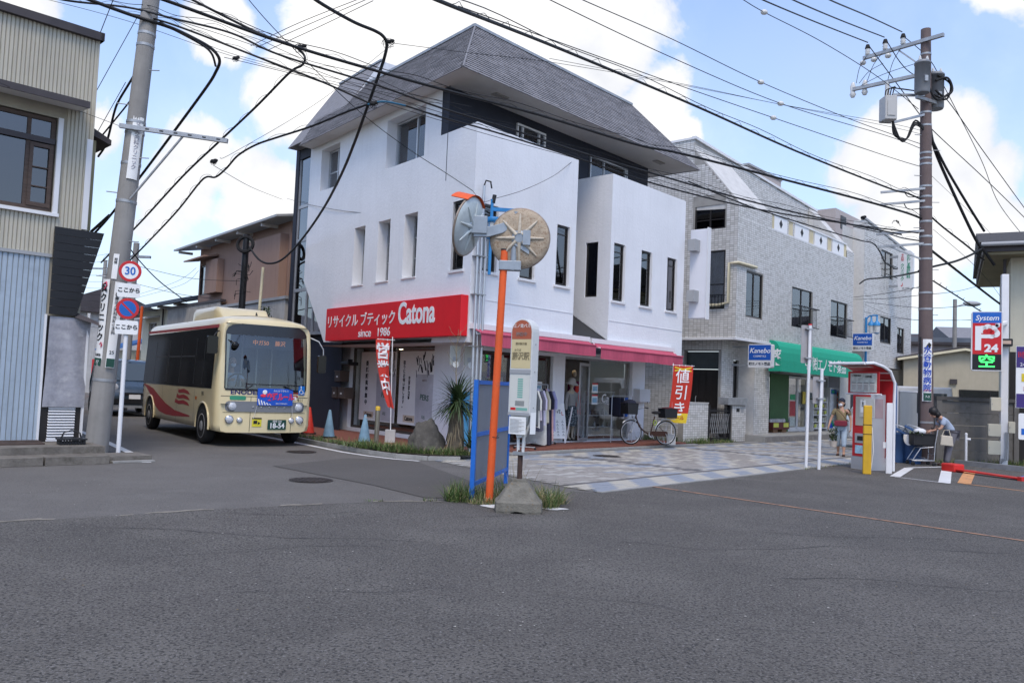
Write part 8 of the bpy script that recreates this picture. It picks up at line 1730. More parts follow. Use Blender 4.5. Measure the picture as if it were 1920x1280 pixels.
for i, z in enumerate((6.2, 6.9, 7.6, 8.3, 9.0, 5.1, 4.6, 3.9, 8.7)): s_ = 1 if i % 2 else -1; MB().cyl((s_ * .12 - .08, 0, z), (s_ * .34 - .08, -.03, z), .010, n=6).build('step_bolt', M_steel, rp)
for (z, x0, y0) in ((7.25, 9.74, 21.95), (6.92, 9.74, 21.95), (6.12, 9.66, 22.0), (5.78, 9.7, 22.0)): bar('side_arm', rl(10.8, 21.65, z), rl(x0, y0, z - .08), .028); 
for z in (7.05, 6.72): loop([rl(10.7, 21.7, z), rl(10.4, 21.75, z - .02), rl(10.3, 21.8, z + .14)], .012, 'arm_stay')
bar('arm_stay', rl(9.9, 21.95, 5.75), rl(10.78, 21.7, 5.35), .02)
q = MB(); 
for i in range(7): a = r3.uniform(0, 6.28); e = r3.uniform(-1, 1) * .6; q.tube([rl(10.0, 21.6, 6.35), rl(10.0 + .08 * math.cos(a), 21.6 + .05 * math.sin(a), 6.33 + .10 * e), rl(10.0 + .12 * math.cos(a + .8), 21.6, 6.28 + .15 * e)], .007, 4)
q.build('wire_tangle', M_rubber, rp, 'stuff')
pl_ = thing('hospital_plate', 'white vertical animal hospital plate wrapped on the brown utility pole', 'plate sign', (PX - .02, PY, 0), -16)
MB().surf(lambda u, v: (.205 * math.sin((u - .55) * 1.1), -.205 * math.cos((u - .55) * 1.1), 1.62 + 1.62 * v), 8, 1).build('plate_face', M_paper, pl_)
text('水谷動物病院', .20, M_blueink, pl_, (-.01, -.212, 2.46), vert=True, line=1.0, bold=.003); MB().prism([(-.09, -.21, 2.98), (.02, -.21, 3.16), (.08, -.21, 3.10), (.04, -.21, 2.98), (.0, -.21, 3.06)], (0, -.003, 0)).build('emblem', M_ink, pl_); MB().box(-.09, -.212, 1.64, .09, -.18, 1.84).build('green_footer', mat('dark_green'), pl_); text('7-3', .08, M_whiteink, pl_, (.0, -.215, 1.74)); text('診療時間', .05, M_redink, pl_, (0, -.212, 1.9))
MB().cyl((-.21, -.04, .0), (-.20, -.04, 3.3), .028, n=8).build('conduit', M_black, rp)
# ---------------------------------------------------------------- far poles on the left
fp = thing('cable_pole', 'black pole with a large coil of cable on top beside the brown house', 'utility pole', (-9.12, 27.6, 0)); MB().cyl((0, 0, 0), (.05, 0, 6.3), .13, .10, 14).build('shaft', M_black, fp)
q = MB(Matrix.Translation((.06, -.12, 5.95)) @ Matrix.Rotation(RAD(80), 4, 'X'))
for k in range(7): q.tube([((.22 + .012 * k) * math.cos(t * math.pi / 12), (.22 + .012 * k) * math.sin(t * math.pi / 12), .02 * (k % 3) - .02) for t in range(25)], .022, 6)
q.build('cable_coil', M_rubber, fp, 'stuff'); q = MB(); r3 = random.Random(77)
for i in range(22): a = r3.uniform(0, 6.28); z = r3.uniform(4.2, 5.2); q.tube([(.05, -.1, z), (.05 + .22 * math.cos(a), -.12, z + .15 * math.sin(a)), (.05 + .36 * math.cos(a + .6), -.12, z + .3 * math.sin(a + .6))], .011, 4)
q.build('wire_tangle', M_rubber, fp, 'stuff'); MB().box(-.1, -.2, 3.3, .9, -.05, 3.75).build('junction_box', M_dark, fp)
MB().cyl((.62, -.1, 2.5), (.70, -.1, 5.2), .05, n=10).build('side_pipe', M_cream, fp)
b = MB()
for i in range(90): blade(b, (.9 + r3.uniform(-.2, .2), -.2, 3.6 + r3.uniform(-.25, .3)), r3.uniform(0, 6.28), r3.uniform(-1.2, .6), .18, .03, .8, r3.choice((0, 1)))
iv = b.build('vine', M_leaf); tag(iv, 'green vine hanging on the annex wall beside the black cable pole', 'plant'); iv.location = (-9.12, 27.6, 0)
for (x, y, h, m_, nm) in ((-15.34, 33, 6.7, M_pole, 'grey far utility pole behind the speed limit sign'), (-16.3, 36, 4.4, M_orange, 'orange far pole behind the dark blue car'), (-20.5, 38, 7.2, M_pole, 'far utility pole with a lamp left of the plates'), (-26.0, 52, 8.5, M_pole, 'farthest grey utility pole down the left road')):
    q = thing('far_pole', nm, 'utility pole', (x, y, 0)); k = .08 if m_ is M_orange else .15; MB().cyl((0, 0, 0), (.1, 0, h), k, k * .75, 12).build('shaft', m_, q); m_ is M_orange or MB().box(-.7, -.05, h - .6, .7, .05, h - .5).build('cross_arm', M_steel, q)
q = thing('lamp_pole', 'far grey lamp pole behind the parking sign', 'street lamp', (23.6, 44, 0)); MB().cyl((0, 0, 0), (0, 0, 7.2), .13, .1, 12).build('shaft', M_pole, q); MB().ell((.9, 0, 7.0), (.5, .2, .15), 12).build('lamp_head', M_grey, q); MB().cyl((0, 0, 6.8), (.6, 0, 7.0), .04, n=8).build('arm', M_steel, q)
# ---------------------------------------------------------------- overhead wires
M_cable = mat('black_cable', (.010, .010, .011), .55, var=.1); M_bluecable = mat('blue_cable', (.01, .11, .20), .5)
WL = dict(A=('heaviest black cable bundle crossing from the left pole towards the right pole', 'heavy cable bundles'), B=('upper black cable bundle crossing in front of the sky to the right pole', 'heavy cable bundles'), C=('middle black cable bundle crossing in front of the white building', 'heavy cable bundles'), D=('lower black cable bundle with spiral hangers crossing the white building', 'heavy cable bundles'), E=('thick black cable bending down past the left pole from its joint', 'bending thick cables'), F=('thick black cable bending down over the white facade to the black cable pole', None), G=('black cable with spiral wire running from the roof joint down to the left road', None), H=('black cable with spiral wire swinging below the arm of the left pole', None), blue=('short blue sleeve section of the cable before the white building', None), drop=('thin service wire dropping to the corner conduits of the white building', None), t=('thin black overhead wire', 'thin overhead wires'), prim=('high thin line at the insulators of the right pole', 'high lines at the right pole'), J=('thick black cable hanging from the right pole to the cream house eave', 'cables from the right pole'), K=('black cable near the right pole', 'cables from the right pole'), L=('black cable loop between the tiled building and the right pole', 'cables from the right pole'))
WM = dict(t=('leftmost of three thin parallel wires rising to the top edge left of the roof', 'middle of three thin parallel wires rising to the top edge left of the roof', 'rightmost of three thin parallel wires rising to the top edge left of the roof', 'thin wire from the clamp over the roof to the right pole', 'thin wire with the middle insulator ball above the tiled building', 'thin wire with the upper insulator ball above the tiled building', 'thin wire with the lowest insulator ball above the tiled building', 'thin wire with an insulator ball near the top edge by the right pole', 'slack thin wire crossing the ball wires to the right pole'), A=(WL['A'][0], 'thick black cable running from the right pole down behind the square post'), D=(WL['D'][0], 'black cable with spiral hangers from the blue sleeve across to the right pole'), E=(WL['E'][0], 'thinner cable hugging the bend of the thick left cable'),
    prim=('lowest of three high lines arriving at the insulators of the right pole', 'middle of three high lines arriving at the insulators of the right pole', 'topmost of three high lines arriving at the insulators of the right pole', 'high line leaving the leftmost insulator down to the right', 'high line leaving the middle insulator down to the right', 'high line leaving the insulator nearest the right pole'),
    J=(WL['J'][0], 'thinner black cable beside the thick one towards the cream house eave'), K=('black cable with spiral wire from the right pole to the cream house', 'black cable rising from the cream house eave to the right pole', 'low black cable with spiral wire running off behind the parking sign', 'black cable bending up beside the beige corner of the old house', 'thin black cable between the old house and the left pole', 'thick black cable behind the left pole above the black canopy'), L=('upper black cable loop from the tiled building to the right pole', 'black cable with spiral wire dropping along the clinic building', 'lower black cable from the clinic building wall to the right pole'))
WIRES = [
('A',29,1,[(-6.51,12.5,7.56),(-5.81,13.0,7.53),(-4.21,14.2,7.4),(-2.77,15.2,7.36),(-1.56,16.0,7.34),(0.36,17.0,7.25),(2.59,18.2,7.07),(3.94,18.9,7.07),(8.1,20.8,6.81),(10.09,21.5,6.58),(10.73,21.7,6.45)]),
('B',23,1,[(-1.23,7.5,5.3),(-0.93,8.5,5.58),(0.61,12.0,6.55),(3.34,15.5,7.03),(6.24,18.5,7.17),(9.49,21.0,7.06),(10.22,21.5,7.07),(10.72,21.7,6.96)]),
('C',20,1,[(-8.56,14.0,8.03),(-8.36,14.8,8.27),(-7.57,15.4,8.46),(-6.64,15.2,8.2),(-5.45,15.0,7.88),(-4.57,15.2,7.58),(-2.9,15.8,7.32),(-1.61,16.4,7.1),(-0.18,17.0,6.91),(1.36,17.6,6.65),(2.98,18.3,6.46),(5.5,19.8,6.3),(7.77,20.8,6.14),(10.15,21.6,5.98)]),
('D',20,1,[(-7.66,15.6,8.43),(-6.72,15.4,8.17),(-4.9,15.4,7.55),(-3.89,15.6,7.26),(-2.99,15.8,6.95)]),
('blue',20,0,[(-2.99,15.8,6.91),(-2.68,15.8,6.98),(-2.27,15.9,6.95)]),
('D',18,1,[(-2.27,15.9,6.95),(-1.62,16.3,6.89),(-0.45,16.8,6.76),(1.33,17.6,6.51),(3.25,18.6,6.26),(5.92,20.2,6.18),(8.57,21.2,6.12),(10.65,21.7,6.06)]),
('E',34,0,[(-8.26,14.6,8.34),(-7.47,15.2,8.25),(-6.83,15.6,8.19),(-6.61,16.4,8.29),(-6.57,17.0,8.38),(-6.57,17.4,8.39),(-6.59,17.6,8.32),(-6.73,17.8,8.19),(-7.14,18.4,8.06),(-8.46,20.0,7.53),(-10.17,22.0,6.8),(-12.0,24.0,5.95),(-13.11,25.0,5.4)]),
('E',24,0,[(-6.99,15.5,8.24),(-6.59,16.4,8.24),(-6.55,17.0,8.27),(-6.67,17.6,8.23)]),
('F',33,0,[(-3.96,14.0,8.38),(-3.78,14.5,8.34),(-3.32,15.5,8.42),(-2.98,16.0,8.47),(-2.82,16.1,8.41),(-2.75,16.2,8.3),(-2.79,16.3,8.1),(-2.92,16.5,7.81),(-3.21,17.0,7.31),(-3.66,18.0,6.78),(-4.25,19.5,6.41),(-5.22,22.0,6.11),(-6.41,24.5,5.67),(-7.5,26.5,5.36),(-8.07,27.0,5.27),(-8.49,27.2,5.42),(-8.93,27.5,5.88)]),
('G',24,1,[(-6.35,15.0,8.55),(-5.14,15.5,8.13),(-4.52,15.7,7.99),(-4.31,15.8,7.87),(-4.26,15.8,7.74),(-4.35,15.9,7.66),(-4.61,16.0,7.54),(-5.48,16.8,7.11),(-6.65,18.0,6.68),(-8.05,19.6,6.27),(-10.11,22.0,5.53),(-12.33,24.5,4.75)]),
('H',22,1,[(-2.99,15.8,6.91),(-3.44,16.0,6.81),(-4.24,16.5,6.65),(-5.07,17.0,6.54),(-5.6,17.3,6.45),(-6.14,17.8,6.34),(-6.55,18.3,6.18),(-6.89,18.6,6.04),(-7.17,18.8,6.08),(-7.51,19.2,6.0),(-8.53,20.5,5.57),(-10.16,22.5,5.01),(-11.37,24.0,4.64)]),
('drop',8,0,[(-5.0,14.0,8.33),(-4.94,14.4,8.24),(-4.49,15.2,7.87),(-3.35,16.4,7.03),(-2.43,17.3,6.54),(-1.57,17.8,6.13),(-1.0,18.0,5.82)]),
('t',6,0,[(-5.06,15.0,7.65),(-3.92,14.0,7.68),(-2.71,13.0,7.67)]),
('t',6,0,[(-4.96,15.0,7.62),(-3.73,14.0,7.67),(-2.54,13.0,7.69)]),
('t',6,0,[(-4.76,15.0,7.57),(-3.54,14.0,7.64),(-2.46,13.0,7.66)]),
('t',6,0,[(-2.72,16.2,8.32),(-1.09,17.0,8.5),(0.71,18.5,8.97),(3.95,20.0,9.14),(9.35,21.5,8.89),(10.7,21.7,8.72)]),
('t',9,0,[(0.24,13.0,7.88),(0.39,13.2,7.89),(2.91,16.5,8.42),(6.15,19.3,8.53),(9.55,21.3,8.52),(10.66,21.7,8.34)]),
('t',9,0,[(0.76,13.0,7.9),(0.93,13.2,7.91),(3.01,16.5,8.76),(5.58,19.0,8.91),(8.58,21.0,8.78),(10.66,21.7,8.46)]),
('t',9,0,[(-1.0,12.0,7.16),(0.76,15.0,7.92),(3.52,18.0,8.36),(6.14,19.8,8.35),(9.6,21.4,8.01),(10.66,21.7,7.85)]),
('t',9,0,[(4.37,17.0,10.0),(4.65,17.3,10.04),(5.26,17.8,10.02),(7.12,19.4,10.12),(9.15,21.0,9.98),(10.6,21.7,9.4)]),
('t',6,0,[(0.6,19.0,9.27),(4.18,20.5,9.34),(6.7,21.0,9.12),(9.63,21.5,8.93),(10.69,21.7,8.82)]),
('prim',15,0,[(4.15,15.0,9.06),(4.54,15.5,9.17),(6.66,18.5,10.17),(9.3,21.9,11.25)]),
('prim',15,0,[(4.79,15.0,9.06),(5.1,15.4,9.14),(7.25,18.6,10.29),(9.7,21.8,11.37)]),
('prim',15,0,[(5.49,15.0,9.09),(5.8,15.4,9.17),(8.01,18.8,10.49),(10.13,21.7,11.49)]),
('prim',13,0,[(9.37,22.0,11.21),(10.93,22.5,9.67),(11.62,23.0,9.31),(14.01,25.0,8.75),(15.29,26.0,8.38),(17.44,28.0,7.98)]),
('prim',13,0,[(9.89,22.0,11.3),(10.6,22.4,10.75),(11.9,23.0,10.33),(14.16,25.0,9.45),(16.35,27.0,8.66),(17.44,28.0,8.28)]),
('prim',11,0,[(10.31,22.0,11.51),(11.23,22.4,11.06),(12.01,23.0,10.45),(14.73,26.0,9.39),(16.47,28.0,8.53),(18.69,30.0,7.69)]),
('J',40,0,[(10.95,21.8,9.15),(11.03,21.8,8.62),(11.31,22.0,8.14),(12.02,22.3,7.04),(12.68,22.6,6.12),(13.01,22.7,5.79),(13.31,22.8,5.48)]),
('J',34,0,[(11.02,21.8,8.62),(11.53,22.0,7.9),(12.24,22.3,7.08),(12.91,22.6,6.37)]),
('K',24,1,[(10.99,21.7,6.5),(11.48,22.0,6.29),(12.31,22.4,5.92),(13.02,22.8,5.61)]),
('A',34,0,[(11.01,21.7,5.6),(13.01,24.0,5.41),(14.77,26.0,5.23),(16.64,28.0,4.99),(19.54,31.0,4.62)]),
('K',30,0,[(10.71,21.8,5.06),(11.14,21.9,5.21),(11.89,22.2,5.43),(12.43,22.4,5.66),(12.83,22.6,5.87)]),
('K',20,1,[(11.16,21.9,4.83),(12.86,24.0,4.77),(15.44,27.0,4.6),(18.03,30.0,4.49)]),
('L',18,1,[(11.51,28.0,7.5),(11.37,26.0,6.95),(10.96,24.0,6.46),(10.65,22.6,6.09),(10.82,21.9,5.89)]),
('L',20,1,[(4.98,24.0,7.79),(7.33,25.0,7.28),(11.1,27.0,6.89),(10.85,25.0,6.39),(11.1,25.0,6.12),(11.72,26.0,5.97),(12.53,27.0,5.93)]),
('L',26,0,[(12.6,30.0,5.83),(12.42,29.0,5.85),(12.01,27.0,5.62),(11.68,25.0,5.41),(10.83,21.9,5.08)]),
('t',9,0,[(12.79,31.0,5.45),(12.28,28.0,5.18),(11.69,25.0,4.94),(10.84,21.9,4.67)]),
('t',8,0,[(12.79,31.0,5.37),(11.74,26.0,4.82),(10.89,22.0,4.45),(14.64,27.0,5.31),(18.6,32.0,6.41)]),
('t',8,0,[(13.2,31.0,5.29),(12.42,26.0,4.59),(12.4,24.0,4.36),(15.35,27.0,4.9)]),
('t',6,0,[(13.2,31.0,4.91),(13.74,28.0,4.38),(16.28,28.0,4.52)]),
('t',5,0,[(13.2,31.0,5.21),(13.2,28.0,4.43),(14.83,28.0,4.43),(17.45,30.0,4.7)]),
('t',6,0,[(11.19,22.0,6.24),(13.47,24.0,5.61),(15.42,26.0,4.97),(17.01,28.0,4.34)]),
('t',5,0,[(10.96,21.8,7.7),(14.35,25.0,6.95),(17.36,28.0,6.14)]),
('t',6,0,[(-1.0,18.0,5.82),(-0.77,18.05,5.61),(-0.49,18.4,5.77),(0.14,18.9,6.11),(0.88,20.0,6.77),(1.45,21.0,7.49)]),
('t',6,0,[(-7.62,27.0,7.45),(-6.36,25.0,6.85),(-4.79,23.0,6.28),(-3.5,21.5,5.96),(-2.21,20.0,5.76)]),
('t',5,0,[(-6.83,15.6,8.21),(-5.79,16.0,7.89),(-3.69,16.5,7.63),(-1.07,17.5,7.53)]),
('t',5,0,[(-9.07,15.0,8.41),(-7.65,15.6,8.28),(-5.77,15.9,7.81),(-4.12,16.5,7.64),(-1.7,17.5,7.56)]),
('t',7,0,[(-6.5,17.6,8.43),(-5.15,17.0,7.97),(-3.68,17.0,7.65),(-1.33,17.4,7.12)]),
('t',5,0,[(-5.87,16.0,5.79),(-5.76,16.5,6.06),(-4.47,18.0,7.69),(-3.2,20.0,9.92)]),
('t',6,0,[(-5.99,16.0,5.64),(-6.54,20.0,6.17),(-7.47,26.0,7.19)]),
('t',6,0,[(-7.32,15.5,8.56),(-7.0,15.5,8.41),(-4.36,15.8,7.45),(-1.3,17.0,6.94),(1.37,18.0,6.61)]),
('t',6,0,[(-7.31,15.5,8.46),(-5.26,15.6,7.92),(-3.04,16.0,7.28),(1.36,18.0,6.71),(4.81,20.0,6.38)]),
('t',8,0,[(-8.07,15.4,7.94),(-7.56,14.8,8.32)]),
('t',7,0,[(-8.11,15.4,6.72),(-7.43,15.5,8.33)]),
('t',7,0,[(-8.57,16.5,6.33),(-7.62,15.6,7.08)]),
('K',22,0,[(-8.51,16.5,5.85),(-8.21,16.2,6.06),(-7.95,15.9,6.57),(-7.83,15.8,6.77),(-7.52,15.5,6.99),(-7.28,15.4,7.33)]),
('K',16,0,[(-8.53,16.6,6.29),(-7.67,15.7,6.59),(-7.33,15.5,6.89)]),
('K',30,0,[(-8.8,17.0,4.41),(-7.81,15.7,4.51)]),
('t',5,0,[(-8.68,13.5,6.24),(-8.79,14.6,6.41),(-8.21,15.1,6.33),(-7.52,15.5,6.16)]),
('t',9,0,[(-13.68,30.0,5.37),(-11.75,30.0,5.02),(-9.9,30.0,5.0)]),
('t',7,0,[(-18.46,40.0,5.2),(-14.79,36.0,5.54),(-12.78,33.0,5.8)]),
('t',7,0,[(-18.45,40.0,5.07),(-14.55,36.0,5.41),(-12.69,33.0,5.68)]),
('t',9,0,[(-15.48,33.0,5.13),(-13.12,32.0,4.64),(-11.3,31.0,4.4)]),
('t',18,0,[(-11.4,24.0,5.29),(-11.41,25.0,4.9),(-11.62,27.0,4.52),(-11.5,29.0,4.07)]),
('t',6,0,[(-16.68,30.0,5.83),(-16.53,32.0,5.96),(-16.26,34.0,6.52)]),
('t',6,0,[(-17.13,31.0,5.72),(-16.51,32.0,5.71),(-16.24,34.0,6.2)]),
('t',6,0,[(-17.59,32.0,5.58),(-16.5,32.0,5.46),(-16.22,34.0,5.89)]),
('t',6,0,[(-18.03,33.0,5.43),(-16.48,32.0,5.21),(-16.2,34.0,5.58)]),
('t',6,0,[(-18.47,34.0,5.27),(-16.46,32.0,4.96),(-16.17,34.0,5.27)]),
('t',6,0,[(-18.9,35.0,5.09),(-16.44,32.0,4.71),(-16.15,34.0,4.96)]),
('t',6,0,[(-19.32,36.0,4.89),(-16.43,32.0,4.46),(-16.13,34.0,4.66)]),
('t',6,0,[(-19.74,37.0,4.67),(-16.41,32.0,4.21),(-16.11,34.0,4.35)]),
('t',6,0,[(-20.16,38.0,4.44),(-16.39,32.0,3.97),(-16.09,34.0,4.04)]),
('t',6,0,[(-20.56,39.0,4.19),(-16.38,32.0,3.72),(-16.07,34.0,3.73)]),
('t',6,0,[(-20.96,40.0,3.93),(-16.36,32.0,3.47),(-16.05,34.0,3.42)]),
('t',6,0,[(-21.36,41.0,3.65),(-16.34,32.0,3.22),(-16.03,34.0,3.11)]),
]

cnt = {}
for (k, r, hel, pts) in WIRES:
    P = catmull([Vec(p) for p in pts], 8); lb, g_ = WL[k]; cnt[k] = cnt.get(k, -1) + 1
    if k in WM and cnt[k] < len(WM[k]): lb = WM[k][cnt[k]]
    w_ = MB().tube(P, r * .001, 5 if r < 15 else 7).build('overhead_cable', M_bluecable if k == 'blue' else M_cable); tag(w_, lb, 'cable', g_)
    if r < 12: w_.data.materials[0] = M_cable
    if hel:
        h_ = []; L = 0; R_ = .045; 
        for i in range(len(P) - 1):
            a, c = P[i], P[i + 1]; d = (c - a); n_ = max(2, int(d.length / .09)); t = d.normalized(); u_ = t.cross(Vec((0, 0, 1))).normalized(); v_ = u_.cross(t)
            for j in range(n_):
                q_ = a.lerp(c, j / n_); ph = L * 8.5; L += d.length / n_; rr = R_ * (.6 + .5 * math.sin(L * 1.3) ** 2); h_.append(q_ + u_ * (rr * math.cos(ph)) + v_ * (rr * math.sin(ph) + .035))
        MB().tube(h_, .0045, 3, caps=False).build('spiral_hanger', M_cable, w_)
        if k in ('A', 'C', 'B'): MB().tube([p + Vec((0, 0, .10 + .03 * math.sin(i * .7))) for i, p in enumerate(P)], .007, 4).build('messenger_wire', M_cable, w_)
for (x, y, z, s_, nm) in ((-6.25, 17.6, 8.42, .06, 'dark clamp and wire tangle at the bend of the thick left cable'), (-2.72, 16.2, 8.34, .10, 'wire clamp at the bend of the cable over the roof'), (-2.9, 15.8, 6.93, .08, 'cable joint with clamps in front of the white building'), (-4.35, 15.75, 7.98, .10, 'small black clamp on the main bundle'), (-5.85, 15.62, 5.62, .05, 'wire tangle under the end of the left pole arm'), (9.05, 21.4, 6.35, .05, 'cable clamp near the right pole')):
    q = MB(); 
    for i in range(9): a = i * 2.4; q.tube(catmull([Vec((0, 0, 0)), Vec((s_ * math.cos(a), .03, s_ * .8 * math.sin(a))), Vec((s_ * 1.3 * math.cos(a + .9), 0, s_ * math.sin(a + .9) - s_ * .4)), Vec((s_ * .5, 0, -.03))], 4), .005, 4)
    q.ell((0, 0, 0), (.07, .05, .045), 8); q.ell((s_ * .8, 0, .02), (.05, .04, .035), 8); o = q.build('cable_clamp', M_rubber); o.location = (x, y, z); tag(o, nm, 'cable clamp'); o['kind'] = 'thing'
for (p, nm) in (((1.0, 0, 0), 'a'),): pass
for (x, y, z) in [(5.58, 19.0, 8.91), (6.15, 19.3, 8.53), (6.14, 19.8, 8.35), (5.26, 17.8, 10.02)]:
    o = MB().ell((0, 0, 0), (.085, .06, .06), 10).build('line_insulator', M_porc); o.location = (x, y, z); tag(o, 'small pale insulator ball on %s' % ('the upper wire above the tiled building' if abs(z - [(5.58, 19.0, 8.91), (6.15, 19.3, 8.53), (6.14, 19.8, 8.35), (5.26, 17.8, 10.02)][0][2]) < .01 else 'the middle wire above the tiled building' if abs(z - [(5.58, 19.0, 8.91), (6.15, 19.3, 8.53), (6.14, 19.8, 8.35), (5.26, 17.8, 10.02)][1][2]) < .01 else 'the lowest wire above the tiled building' if abs(z - [(5.58, 19.0, 8.91), (6.15, 19.3, 8.53), (6.14, 19.8, 8.35), (5.26, 17.8, 10.02)][2][2]) < .01 else 'the high wire near the top edge'), 'insulator', 'insulator balls on the thin wires')
# ---------------------------------------------------------------- grass, weeds, leaf litter
GR = [mat('grass_green', (.055, .105, .022), .7, var=.25), mat('grass_light', (.115, .165, .045), .7, var=.2), mat('grass_dry', (.30, .25, .13), .85, var=.2)]
rg = random.Random(44)
def grass(name_pts, n, L, w, dry=.15, h0=.0):
    b = MB()
    for i in range(n):
        x, y = name_pts()
        if h0 > .02 and mnoise.noise(Vec((x * 1.9, y * 1.9, 3))) < rg.uniform(-.35, .15): continue
        blade(b, (x, y, h0), rg.uniform(0, 6.28), rg.uniform(.6, 1.5), L * rg.uniform(.4, 1.2), w, rg.uniform(.3, 1.4), 2 if rg.random() < dry else rg.choice((0, 1)))
    o = b.build('grass', GR); o['kind'] = 'stuff'; return o
def disc_pts(cx, cy, rx, ry): 
    def f(): a = rg.uniform(0, 6.28); k = math.sqrt(rg.random()); return cx + rx * k * math.cos(a), cy + ry * k * math.sin(a)
    return f
grass(disc_pts(-.62, 11.2, .20, .22), 420, .34, .005, .12); grass(disc_pts(-.10, 11.55, .35, .4), 420, .30, .005, .3); grass(disc_pts(.50, 11.0, .22, .35), 520, .36, .005, .3); grass(disc_pts(-.28, 10.95, .2, .12), 200, .16, .004, .5); grass(disc_pts(.1, 11.6, .25, .3), 60, .75, .004, .9)
grass(disc_pts(.72, 11.35, .12, .2), 160, .22, .005, .4); grass(disc_pts(-1.0, 11.02, .1, .03), 40, .08, .004, .2); grass(disc_pts(-1.7, 10.8, .12, .03), 30, .06, .004, .2)
def along(P, wd):
    def f():
        i = rg.randrange(len(P) - 1); t = rg.random(); a, c = P[i], P[i + 1]; return a[0] + (c[0] - a[0]) * t + rg.uniform(-wd, wd), a[1] + (c[1] - a[1]) * t + rg.uniform(-wd, wd) * .6
    return f
grass(along([(-5.4, 21.05), (-4.3, 19.6), (-3.2, 18.15)], .22), 700, .16, .006, .2, .105)
grass(along([(-3.6, 18.7), (-2.9, 18.0), (-2.3, 17.5), (-1.9, 17.25)], .32), 2600, .24, .006, .15, .105); grass(along([(-2.2, 17.3), (-1.3, 17.1), (-.8, 17.3)], .16), 1100, .20, .006, .2, .105)
def stg(t0, t1, o0, o1):
    def f(): p = st(rg.uniform(t0, t1), rg.uniform(o0, o1)); return p.x, p.y
    return f
grass(stg(9.3, 11.6, -.9, .10), 1500, .26, .006, .12, .05); grass(stg(10.2, 12.6, -.15, .25), 900, .18, .006, .15, .03); grass(stg(8.4, 9.6, -1.2, -.9), 300, .3, .006, .1, .1); grass(stg(-1.0, 12, .24, .34), 260, .08, .005, .3, .02)
grass(disc_pts(12.3, 22.3, 1.0, .15), 300, .16, .006, .3); grass(disc_pts(13.6, 22.2, .8, .25), 400, .25, .006, .2); grass(stg(5, 8, 5.45, 5.6), 120, .08, .005, .4)
b = MB()
for i in range(260):
    x, y = along([(-3.4, 18.5), (-2.6, 17.75), (-2.0, 17.4)], .3)(); blade(b, (x, y, .11), rg.uniform(0, 6.28), rg.uniform(.2, 1.2), .16, .024, .9, rg.choice((0, 1)))
b.build('weeds', M_leaf)['kind'] = 'stuff'
M_bits = [mat('litter_pale', (.42, .40, .36), .9), mat('litter_leaf', (.16, .12, .06), .9)]
b = MB()
for i in range(320):
    x, y = rg.uniform(-6, 7), rg.uniform(5, 13); s_ = rg.uniform(.004, .012); a = rg.uniform(0, 3); z = .0105
    b.poly([(x + s_ * math.cos(a), y + s_ * math.sin(a), z), (x - s_ * math.sin(a), y + s_ * math.cos(a), z + .003), (x - s_ * math.cos(a), y - s_ * math.sin(a), z), (x + s_ * math.sin(a), y - s_ * math.cos(a), z + .002)], rg.choice((0, 0, 1)))
b.build('litter', M_bits)['kind'] = 'stuff'
# ---------------------------------------------------------------- what closes the view far away
def tree(label, x, y, h, r, seed):
    t = thing('tree', label, 'tree', (x, y, 0), 0, 'trees beyond the houses'); MB().tube([(0, 0, 0), (.1, 0, h * .4), (-.1, .1, h * .7)], [.2, .14, .07], 8).build('trunk', M_wood, t); b = MB(); q = random.Random(seed)
    for i in range(900):
        a = q.uniform(0, 6.28); e = math.asin(q.uniform(-1, 1)); k = q.random() ** .4; k2 = 1 + .3 * math.sin(a * 3 + seed) * math.cos(e * 2)
        p = (r * k * k2 * math.cos(a) * math.cos(e), r * k * k2 * math.sin(a) * math.cos(e), h * .68 + h * .34 * k * math.sin(e)); blade(b, p, q.uniform(0, 6.28), q.uniform(-1, 1), .34, .11, 1.0, q.choice((0, 0, 1)))
    b.build('crown', M_leaf[:2] + M_leaf[2:], t)
for i, (x, y, h, r) in enumerate(((-30, 62, 6, 2.6), (30, 62, 6.5, 3), (37, 66, 5.5, 2.4))): tree(('round dark green tree at the end of the left road', 'bushy green tree behind the pinkish house', 'small green tree farther right behind the houses')[i], x, y, h, r, i + 3)
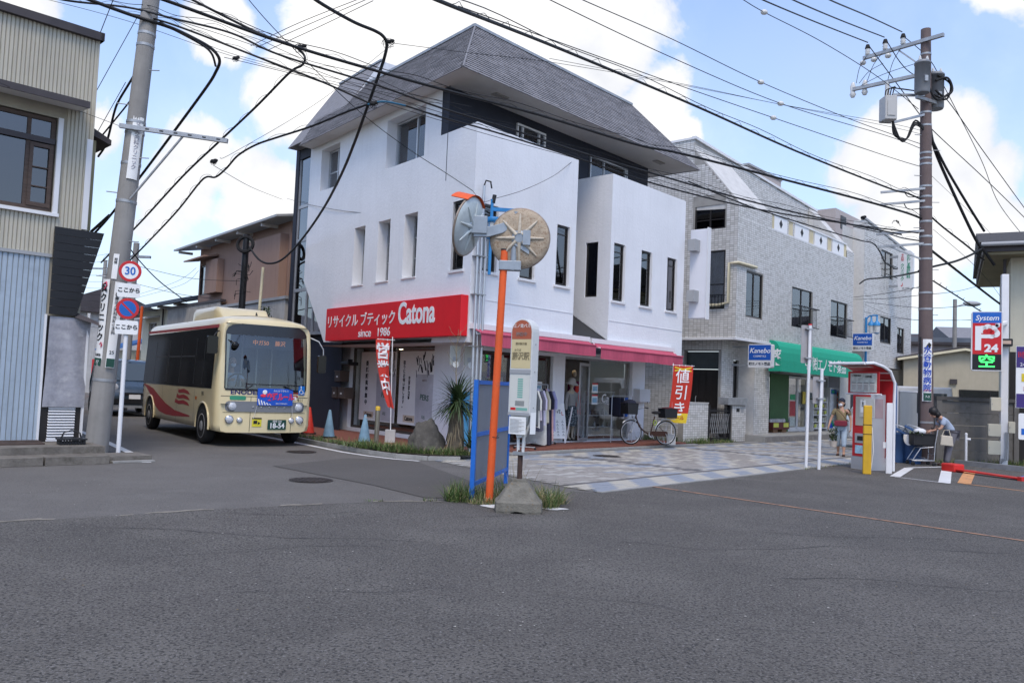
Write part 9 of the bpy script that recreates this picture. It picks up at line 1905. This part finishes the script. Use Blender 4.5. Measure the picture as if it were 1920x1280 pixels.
M_farw = [mat('far_wall_a', (.48, .46, .42), .9, var=.05, streak=.2), mat('far_wall_b', (.40, .37, .34), .9, var=.05, streak=.2), mat('far_wall_c', (.52, .52, .52), .9, var=.05, streak=.2)]
rf_ = random.Random(6)
def far_house(x, y, w, d, h, rz, i, label):
    t = thing('far_house', label, 'house', (x, y, 0), rz); MB().box(0, 0, 0, w, d, h).build('house_wall', M_farw[i % 3], t)
    MB().prism([(-.4, -.4, h - .05), (-.4, d / 2, h + 1.5), (-.4, d + .4, h - .05)], (w + .8, 0, 0)).build('roof', M_fascia if i % 2 else SHN[1], t)
    for k in range(2):
        for z in (1.0, 3.4):
            if z + 1.2 < h: f = MB().box(w * (.15 + .45 * k), -.05, z, w * (.15 + .45 * k) + 1.5, -.01, z + 1.2).build('window', M_alu, t); MB().box(w * (.15 + .45 * k) + .07, -.06, z + .07, w * (.15 + .45 * k) + 1.43, -.051, z + 1.13).build('pane', mat('car_glass'), f)
for i, q in enumerate(((-46, 44, 8, 7, 5.4, 20), (-52, 56, 9, 7, 5.8, 10), (-30, 72, 9, 8, 5.2, -10), (28, 38, 9, 7, 5.2, -20), (30, 55, 10, 8, 5.6, -10), (38, 48, 9, 8, 6, -25), (-14, 70, 10, 8, 5.6, -30), (24, 75, 12, 8, 6.2, -30))): far_house(*q, i, ('far house with a dark gable left of the road', 'second far house at the left edge of the road', 'far house closing the left road', 'house right of the beige gable house', 'house behind the pinkish grey house', 'house at the far right beyond the lot', 'house beyond the brown house', 'house at the end of the shopping street')[i])

rw = thing('row_house', 'unseen long brown two storey row house added along the left road behind the old house', 'house', (-10.6, 18.6, 0), 128)  # hidden from the camera, added so the bus side windows reflect dark walls
MB().box(0, 0, 0, 18, 6, 7.2).build('house_wall', mat('row_house_wall', (.10, .085, .07), .9, var=.25, scale=.6, streak=.4), rw); MB().box(-.1, -.1, 7.2, 18.2, 6.1, 7.4).build('roof', M_fascia, rw)
for i in range(6): MB().box(.8 + i * 2.9, -.06, 3.9, 2.5 + i * 2.9, -.01, 5.4).build('window', M_dark, rw); MB().box(.8 + i * 2.9, -.06, .9, 2.5 + i * 2.9, -.01, 2.4).build('window', M_dark, rw)
